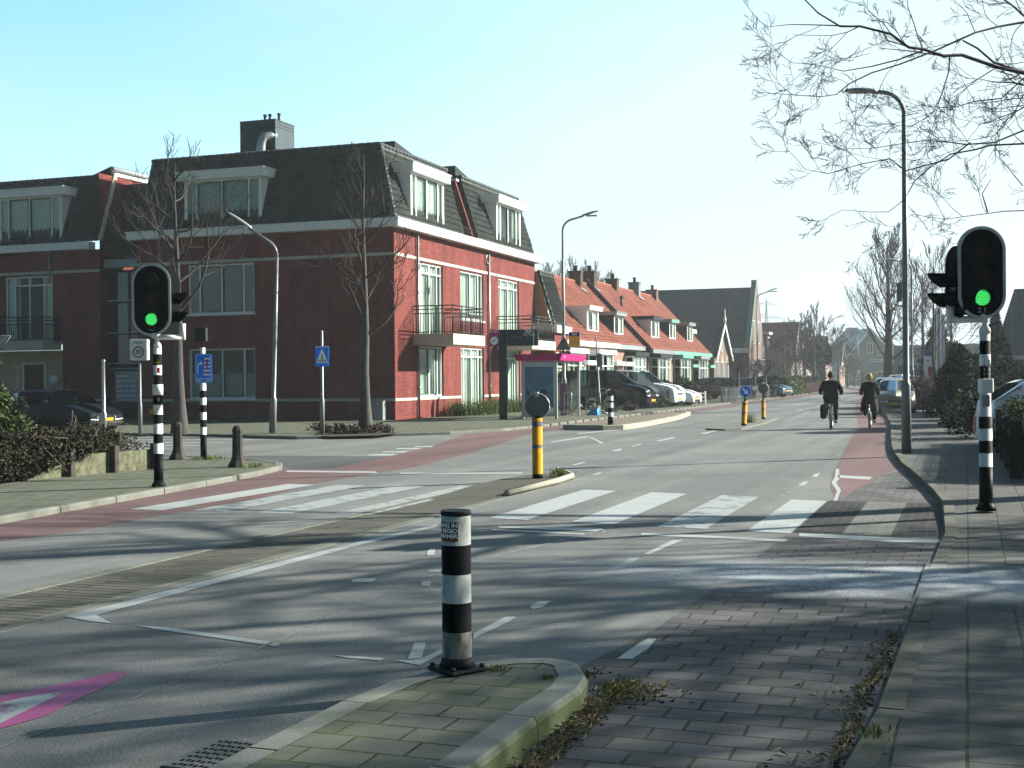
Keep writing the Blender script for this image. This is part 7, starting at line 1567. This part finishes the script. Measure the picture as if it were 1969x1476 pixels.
# debris and grass in the gutter beside the near island and the right kerb
mb = MB(); rg = random.Random(77)
def gut(rng):
    q = rng.random()
    if q < .75: return (-1.72+rng.gauss(0, .035)+(.06*rng.random()), rng.uniform(4.2, 6.1), .004)
    return (-1.62+rng.gauss(0, .10), 6.25+rng.gauss(0, .14), .004)
for _ in range(1500):
    x, y, z = gut(rg); a = rg.random()*2*PI; l_ = rg.uniform(.012, .055); s = .0018; dx, dy = math.cos(a)*l_, math.sin(a)*l_; zz = z+rg.uniform(.002, .02)
    mb.add([(x, y, zz), (x+s, y+s, zz), (x+dx+s, y+dy+s, zz+rg.uniform(0, .02)), (x+dx, y+dy, zz+rg.uniform(0, .02))], [(0, 1, 2, 3)])
for _ in range(900):
    y = rg.uniform(4.9, 8.3); x = -.50+.10*max(0, min(1, (y-5.3)/3.3))-.03+rg.gauss(0, .015)-abs(rg.gauss(0, .16))*(math.sin(y*5.1) > .1)*rg.random(); a = rg.random()*2*PI; l_ = rg.uniform(.012, .055); s = .0018; dx, dy = math.cos(a)*l_, math.sin(a)*l_
    mb.add([(x, y, .006), (x+s, y+s, .006), (x+dx+s, y+dy+s, .006+rg.uniform(0, .02)), (x+dx, y+dy, .006+rg.uniform(0, .02))], [(0, 1, 2, 3)])
tag(mb.build('gutter_straw', m_straw), 'dead straw and leaf litter lying in the gutters of the paved lane', 'litter', kind='stuff')
mb = MB()
def clod(x, y, r, n): 
    for _ in range(n):
        cx, cy = x+rg.gauss(0, r), y+rg.gauss(0, r); s = rg.uniform(.003, .011); mb.lathe([(s, 0), (s*.8, s*.6), (.001, s)], 5, (cx, cy, .003))
for i in range(34): clod(-1.70+.02*math.sin(i), 4.2+i*.057, .03, 14)
clod(-1.62, 6.25, .1, 120); clod(-1.95, 6.62, .05, 40); clod(-.62, 5.12, .07, 260)
for i in range(30): clod(-.53+.10*i/30, 5.2+i*.1, .02, 9)
tag(mb.build('gutter_soil', m_soil), 'dark crumbs of soil lying in the gutters of the paved lane', 'soil', kind='stuff')
mb = MB(); tufts(mb, lambda g_: (-1.68+g_.gauss(0, .05), 6.32+g_.gauss(0, .08), .003), 700, .035, rg, .0018); tufts(mb, lambda g_: (-2.03+g_.gauss(0, .06), 6.58+g_.gauss(0, .02), .003), 120, .04, rg, .003); tufts(mb, lambda g_: (-.40+g_.gauss(0, .03), 5.85+g_.gauss(0, .05), .01), 120, .035, rg, .003)
tag(mb.build('gutter_grass', m_grass), 'short green grass growing in the gutter at the rounded island nose', 'grass', kind='stuff')
# right side gardens
hedge('hedge', 'mossy flat topped hedge behind the picket fence by the right traffic light', (1.15, 20.3), (1.05, 30.5), .85, .95, m_lfH, 22000, .035, 1)
hedge('hedge', 'low mossy hedge running off the right edge behind the fence', (1.3, 20.6), (6.2, 19.7), .8, .93, m_lfH, 16000, .035, 2)
shrub('shrub', 'brown twiggy shrub in front of the white hatchback on the right', (1.9, 22.6), (.8, .5, .46), m_lfR, 2600, .06, 14)
p = at(1848, 820, 34); shrub('evergreen_shrub', 'green and yellow low shrub spilling onto the right pavement', (p.x+.2, p.y), (.7, 1.2, .55), m_gloss, 2200, .08, 15)
p = at(1880, 800, 31); shrub('evergreen_shrub', 'dark low bush between the picket fence and the conifers', (p.x+.1, p.y), (.8, 1.0, .6), m_lfD, 2200, .08, 16)
def conif(label, u, D, r, h, seed, mt=None, n=9000, size=.13, fn=None, tiers=0):
    p = at(u, 735, D); t = thing('conifer', label, 'tree', (p.x, p.y, .05)); rng = random.Random(seed); mb = MB(); leaves(mb, fn or conepts((0, 0, .1), r, h, tiers), n, size, rng, 2.2); mb.build('crown', mt or m_lfC, t)
    mb = MB(); mb.tube([(0, 0, 0), (0, 0, h*.9)], [.14, .02], 7); mb.build('trunk', m_barkD, t); return t
conif('broad dark evergreen filling the garden left of the right traffic light', 1848, 38, 1.6, 2.6, 1, m_lfD, 26000, .055, ellpts((0, 0, 1.25), (.62, 1.0, 1.25), .35, .12, 0))
conif('rounded dark evergreen behind the right traffic light pole', 1888, 40, 1.6, 2.9, 2, m_lfD, 26000, .055, ellpts((0, 0, 1.1), (.75, 1.1, 1.05), .35, .12, 0))
conif('dark evergreen bush directly above the parked white hatchback', 1925, 44, 1.6, 2.5, 3, m_lfD, 18000, .06, ellpts((0, 0, 1.15), (1.1, 1.2, 1.1), .35, .12, 0))
conif('tall brownish cypress between the traffic light and the dark hall roof', 1915, 52, 1.25, 4.1, 4, m_lfC, 9000, .13)
conif('tiered spruce tree behind the notice board and flag poles', 1805, 84, 2.3, 5.8, 5, m_lfC, 7000, .2, tiers=7)
p = at(1778, 770, 57); hedge('hedge', 'reddish brown hedge in front of the notice board', (p.x-.3, p.y), (p.x+1.2, p.y+8), 1.2, 1.25, leafmat('leaf_purple', (.06, .03, .035), (.12, .06, .06)), 5000, .09, 18)
p = at(1800, 780, 46); hedge('hedge', 'dark low hedge along the right pavement before the conifers', (p.x+.1, p.y), (p.x-.2, p.y+9), .8, .8, m_lfD, 5000, .09, 19)
def bt(label, u, D, H, r, seed, **k_):
    p = at(u, 735, D); k_.setdefault('lv', 3); return bare_tree('bare_tree', label, p.x, p.y, H, r, seed, z0=0, **k_)
bt('big bare poplar with thick trunk beyond the parked cars, right of the modern house', 1709, 84, 10.6, .40, 3, trunkh=.22, kids=7, up=.2, spread=.45, limbs=24, spreadtop=.72, minr=.013, crownr=.38, mt=m_barkD, tw=m_twigD, lv=2)
bt('slender bare tree in front of the flag poles, nearest to the traffic light', 1796, 62, 7.6, .11, 6, trunkh=.34, kids=6, up=.22, spread=.4, limbs=14, spreadtop=.85, minr=.010, crownr=.36, tw=m_twigD, lv=2)
bt('bare wide tree behind the flag poles on the right', 1830, 92, 8.6, .2, 16, trunkh=.2, kids=6, up=.06, spread=.6, limbs=16, spreadtop=.5, minr=.014, crownr=.42, tw=m_twigD, lv=2)
bt('bare tree behind the second lamp post on the right', 1775, 100, 9.5, .22, 17, trunkh=.25, kids=5, up=.12, spread=.5, limbs=14, spreadtop=.6, minr=.016, crownr=.38, tw=m_twigD, lv=2)
bt('bare hazy tree between the poplar and the lamp posts', 1742, 130, 9.5, .22, 18, trunkh=.25, kids=5, up=.12, spread=.5, limbs=14, spreadtop=.6, minr=.02, crownr=.34, tw=m_twigD, lv=2)
# grove behind the terraced roofs
for i, (u, D, H, lab) in enumerate(((1048, 128, 12.2, 'bare grove tree just right of the apartment block cornice'), (1092, 132, 13.0, 'bare grove tree above the first chimney'), (1132, 130, 12.6, 'bare grove tree above the second chimney'), (1172, 134, 11.8, 'bare grove tree above the black gabled terraced house'), (1205, 138, 10.6, 'lowest bare grove tree, nearest to the dark barn roof'), (1020, 140, 12.4, 'bare grove tree mostly hidden by the apartment block'))):
    bt(lab, u, D, H, .3, 70+i, trunkh=.25, kids=6, up=.16, spread=.5, limbs=22, spreadtop=.75, minr=.022, crownr=.36, lv=2, group='bare trees behind the terraced roofs')
# left side gardens further along
def pollard(label, u, D, h, seed):
    p = at(u, 735, D); return bare_tree('pollard_tree', label, p.x, p.y, h, .16, seed, trunkh=.62, lv=1, kids=4, up=.12, spread=.4, limbs=20, spreadtop=.9, minr=.012, crownr=.4, mt=m_barkD, tw=m_twigD, z0=0, leader=False, group='pollarded garden trees on the left')
pollard('pollarded small tree before the small gabled house', 1419, 84, 3.0, 1); pollard('knobbly pollard beside the lamp post with the triangular sign', 1450, 90, 2.6, 2); pollard('knobbly pollard right of the lamp post, at the dark cars', 1471, 92, 2.6, 3)
for i, (u, D, H, k_) in enumerate(((1508, 122, 5.6, 'round'), (1530, 128, 7.2, 'round'), (1548, 140, 8.6, 'tall'), (1566, 136, 9.2, 'tall'), (1585, 150, 8.0, 'round'), (1612, 158, 7.4, 'round'), (1630, 175, 4.2, 'round'), (1644, 190, 4.2, 'round'))):
    names = ('bare round garden tree in front of the orange roofed low house', 'bare garden tree right of the flat dormer', 'tall thin bare tree rising above the garden trees', 'bare garden tree with raised top left of the third lamp', 'dense bare garden tree directly behind the third lamp post', 'bare garden tree between the third lamp post and the sign board', 'small bare tree before the modern house gable', 'small bare tree under the modern house roof')
    bt(names[i], u, D, H, .16, 90+i, trunkh=.3, kids=6, up=.10 if k_ == 'round' else .28, spread=.65 if k_ == 'round' else .35, limbs=14, spreadtop=.5 if k_ == 'round' else .9, minr=.02, crownr=.40 if k_ == 'round' else .26, tw=m_twigD, lv=2)
def ivy(label, u, D, h, r, seed):
    p = at(u, 735, D); t = thing('ivy_tree', label, 'tree', (p.x, p.y, 0)); rng = random.Random(seed); mb = MB(); leaves(mb, ellpts((0, 0, h*.72), (r, r, h*.28), .4, .2), 2200, .28, rng); leaves(mb, ellpts((.1, 0, h*.3), (r*.35, r*.35, h*.35), .5, .1, 0), 900, .22, rng); mb.build('crown', m_lfD, t); mb = MB(); mb.tube([(0, 0, 0), (.15, 0, h*.4), (-.1, 0, h*.8)], [.3, .24, .1], 7); mb.build('trunk', m_barkD, t)
ivy('ivy clad dark tree with leaning trunk, left of the pair', 1566, 138, 5.4, .95, 1); ivy('ivy clad dark tree nearest to the third lamp post', 1580, 140, 6.0, 1.1, 2)
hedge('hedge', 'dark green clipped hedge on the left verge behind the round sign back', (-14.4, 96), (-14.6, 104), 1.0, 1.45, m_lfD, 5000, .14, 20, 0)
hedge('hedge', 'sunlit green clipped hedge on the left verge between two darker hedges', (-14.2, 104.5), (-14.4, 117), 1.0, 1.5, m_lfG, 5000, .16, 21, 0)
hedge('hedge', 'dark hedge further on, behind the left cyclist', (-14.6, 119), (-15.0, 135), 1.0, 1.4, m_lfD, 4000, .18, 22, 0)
hedge('hedge', 'low far hedge across the bend of the road', (at(1660, 735, 200).x, at(1660, 735, 200).y), (at(1712, 735, 205).x, at(1712, 735, 205).y), 1.0, 1.6, m_lfG, 2500, .25, 23, 0)
shrub('shrub', 'dry brown garden shrub just right of the white gate', (-15.2, 75.5), (.9, .9, .6), m_lfR, 1500, .1, 24); shrub('shrub', 'dark rounded box shrub in front of the dark cars', (-14.6, 87.5), (1.0, .9, .6), m_lfD, 1800, .1, 25)
shrub('shrub', 'low green shrub before the bay windows, right of the white van', (-17.5, 82), (1.0, 1.4, .8), m_lfD, 1800, .12, 26)
sbb = at(1607, 712, 158); t = thing('notice_board', 'small pale blue board on a post beside the third lamp post', 'sign board', (sbb.x, sbb.y, 0), HR); mb = MB(); mb.box(-.5, .5, -.04, .04, 1.8, 3.3); mb.build('board', M('board_paleblue', (.35, .45, .48), .5), t); mb = MB(); mb.tube([(0, .06, 0), (0, .06, 2)], .06, 6); mb.build('post', m_galv, t)
# wooded horizon beyond everything
mb = MB(); rg = random.Random(5)
for i in range(95):
    a = R(-66+i*1.25+rg.uniform(-.4, .4)); d = rg.uniform(300, 420); leaves(mb, ellpts((d*math.sin(a), d*math.cos(a), 3.2), (9, 6, rg.uniform(2.4, 4.4)), .6, .2, 0), 190, 1.3, rg)
tag(mb.build('far_woods', m_lfR), 'hazy line of far trees along the horizon behind the houses', 'woods', kind='stuff')
# the great roadside tree whose limbs reach in at the top right; its trunk stands outside the frame
def limbtree(name, label, tx, ty, H, r, limbs, seed, extra=0, twigs=1.0, group='big roadside trees on the right'):
    t = thing(name, label, 'tree', (tx, ty, .02), 0, group); rng = random.Random(seed); mb = MB(); mb.tube([(0, 0, 0), (.05, .02, .6), (.0, .1, 2.2), (-.1, .05, H*.55), (.1, .1, H)], [r*1.5, r, r*.9, r*.65, .03], 12); mb.build('trunk', m_bark, t)
    cr = MB(); o = Vector((tx, ty, .02)); GLV[0] = 3
    for pts, r0, r1 in limbs:
        P = [Vector(q)-o for q in pts]; Q = []
        for i in range(len(P)-1):
            k_ = max(1, int((P[i+1]-P[i]).length/.35))
            for j in range(k_): Q.append(P[i].lerp(P[i+1], j/k_)+Vector((rng.gauss(0, .012), rng.gauss(0, .03), rng.gauss(0, .012))))
        Q.append(P[-1]); n = len(Q); rad = [r0+(r1-r0)*(i/(n-1))**.8 for i in range(n)]; cr.tube(Q, rad, 6, cap=False)
        for i in range(1, n):
            if rng.random() > .62*twigs: continue
            d = (Q[i]-Q[i-1]).normalized(); side = Vector((rng.gauss(0, .5), rng.gauss(0, .5), rng.gauss(.25, 1))); side = (side-d*side.dot(d)).normalized()
            nd = (d*.8+side*.65).normalized(); grow(cr, Q[i], nd, rng.uniform(.5, 1.3)*(1.1-.5*i/n), max(.004, rad[i]*.45), 0, rng, .04, .62, 4, 5, .56, (4, 3, 3, 3), .4, .0025, .13)
    for k_ in range(extra):
        f = .25+.7*k_/max(1, extra); an = k_*2.4+rng.random(); el = rng.uniform(.15, .8); d = Vector((math.cos(an)*math.cos(el), math.sin(an)*math.cos(el), math.sin(el))); GLV[0] = 3
        grow(cr, (0, .08, H*f), d, H*.42*(1.1-.5*f), r*.4*(1-f*.5), 0, rng, .04, .6, 5, 6, .6, (7, 5, 4, 3), .3, .005, .1)
    cr.build('crown', m_twigD, t); return t
c8 = lambda x, y, D: at(1450+.3252*x, .3252*y, D*1.45)
tT = at(2640, 738, 17.7); T0 = Vector((tT.x, tT.y, 0))
def LB(start_z, *pp): return [T0+Vector((0, .05, start_z))]+[c8(*p_) for p_ in pp]
limbs = [
 (LB(5.0, (2300, 640, 11.8), (1596, 425, 11.2), (1450, 375, 11), (1230, 335, 10.8), (1130, 320, 10.7), (1000, 295, 10.6), (920, 280, 10.5), (800, 220, 10.4), (620, 158, 10.2), (510, 150, 10.1), (380, 75, 10), (290, 0, 9.9), (150, -90, 9.8)), .060*1.05, .006*0.9),
 ([c8(620, 158, 10.2), c8(400, 155, 10.0), c8(220, 150, 9.9), c8(75, 158, 9.8)], .010, .003),
 ([c8(620, 160, 10.2), c8(560, 200, 10.0), c8(460, 215, 9.9), c8(230, 205, 9.8)], .008, .003),
 (LB(6.3, (2300, 160, 12), (1596, 135, 11.6), (1450, 145, 11.4), (1300, 190, 11.2), (1200, 235, 11.1), (1070, 300, 11), (850, 370, 10.8), (700, 430, 10.7), (560, 490, 10.6), (480, 550, 10.5), (400, 570, 10.4), (230, 560, 10.3), (30, 545, 10.2)), .040*1.05, .003*0.9),
 (LB(7.4, (2100, 260, 12.6), (1596, 95, 12.2), (1540, 40, 12.1), (1440, -20, 12.0), (1200, -160, 11.9), (900, -260, 11.8)), .045*1.05, .008*0.9),
 (LB(4.0, (2300, 800, 12), (1596, 765, 11.2), (1430, 840, 11), (1260, 850, 10.9), (1130, 825, 10.8), (1000, 830, 10.7), (870, 850, 10.6), (700, 870, 10.5), (500, 880, 10.4)), .034*1.05, .003*0.9),
 (LB(3.6, (2300, 880, 11.8), (1596, 840, 11.0), (1400, 845, 10.8), (1300, 900, 10.7), (1150, 905, 10.6), (1050, 990, 10.5), (960, 1070, 10.4), (900, 1180, 10.3), (800, 1250, 10.2), (700, 1265, 10.1), (520, 1240, 10)), .032*1.05, .003*0.9),
 ([c8(1270, 850, 10.8), c8(1150, 930, 10.6), c8(900, 1010, 10.4), c8(800, 940, 10.3), c8(640, 975, 10.1), c8(440, 1015, 10), c8(300, 1000, 9.9)], .011, .003),
 (LB(3.0, (2300, 1150, 11.8), (1596, 1250, 11.0), (1480, 1240, 10.9), (1380, 1250, 10.8), (1250, 1280, 10.7), (1130, 1300, 10.6), (930, 1265, 10.5)), .024*1.05, .003*0.9),
 ([c8(1380, 1250, 10.8), c8(1350, 1140, 10.6), c8(1400, 1060, 10.5)], .010, .003),
 ([c8(1230, 240, 11.1), c8(1310, 290, 11.1), c8(1420, 370, 11.1), c8(1596, 425, 11.2)], .012, .016),
 ([c8(1150, 330, 10.7), c8(1150, 420, 10.6), c8(1110, 560, 10.5), c8(1060, 650, 10.4), c8(980, 720, 10.3), c8(860, 775, 10.2)], .010, .003),
 ([c8(1596, 460, 11), c8(1460, 590, 10.9), c8(1300, 600, 10.8), c8(1200, 630, 10.7), c8(1080, 635, 10.6), c8(980, 620, 10.5)], .010, .003),
 ([c8(1000, 300, 10.6), c8(860, 350, 10.5), c8(700, 400, 10.4), c8(520, 400, 10.3), c8(350, 380, 10.2), c8(220, 370, 10.1)], .011, .003),
 ([c8(940, 285, 10.5), c8(780, 240, 10.6), c8(740, 110, 10.7), c8(650, 30, 10.8)], .008, .003),
 ([c8(1596, 560, 11), c8(1520, 700, 10.9), c8(1420, 800, 10.8)], .008, .003),
 ([c8(1596, 1100, 10.6), c8(1450, 930, 10.7), c8(1560, 820, 10.8)], .007, .003),
]
limbtree('roadside_tree', 'great bare tree outside the right edge whose drooping limbs fill the top right sky', tT.x, tT.y, 12.0, .3, limbs, 3, extra=6)
SHADE = [(9.4, 12.2, 8.5, .24, 5), (10.0, 17.2, 9.0, .26, 8), (11.5, 12.2, 9.5, .25, 9), (9.2, 18.6, 9.0, .24, 10), (13.0, 19.5, 10.0, .26, 12)]
for i, (x, y, h, r, sd_) in enumerate(SHADE):
    limbtree('roadside_tree', 'bare roadside tree outside the frame that throws soft shadows over the paving', x, y, h, r, [], 20+sd_, extra=20)
# ---------------------------------------------------------------- winter haze
hz = MB(); hz.box(-520, 560, -30, 640, -1.2, 46); ho = hz.build('haze', None if False else m_white)
mh = bpy.data.materials.new('haze'); mh.use_nodes = True; t = mh.node_tree; t.nodes.clear(); o = t.nodes.new('ShaderNodeOutputMaterial'); v = t.nodes.new('ShaderNodeVolumePrincipled')
v.inputs['Color'].default_value = (.88, .97, 1.0, 1); v.inputs['Density'].default_value = .00055; v.inputs['Anisotropy'].default_value = .35; t.links.new(v.outputs[0], o.inputs['Volume'])
ho.data.materials.clear(); ho.data.materials.append(mh); ho['kind'] = 'stuff'; ho['label'] = 'thin bright winter haze filling the air over the street'; ho['category'] = 'haze'
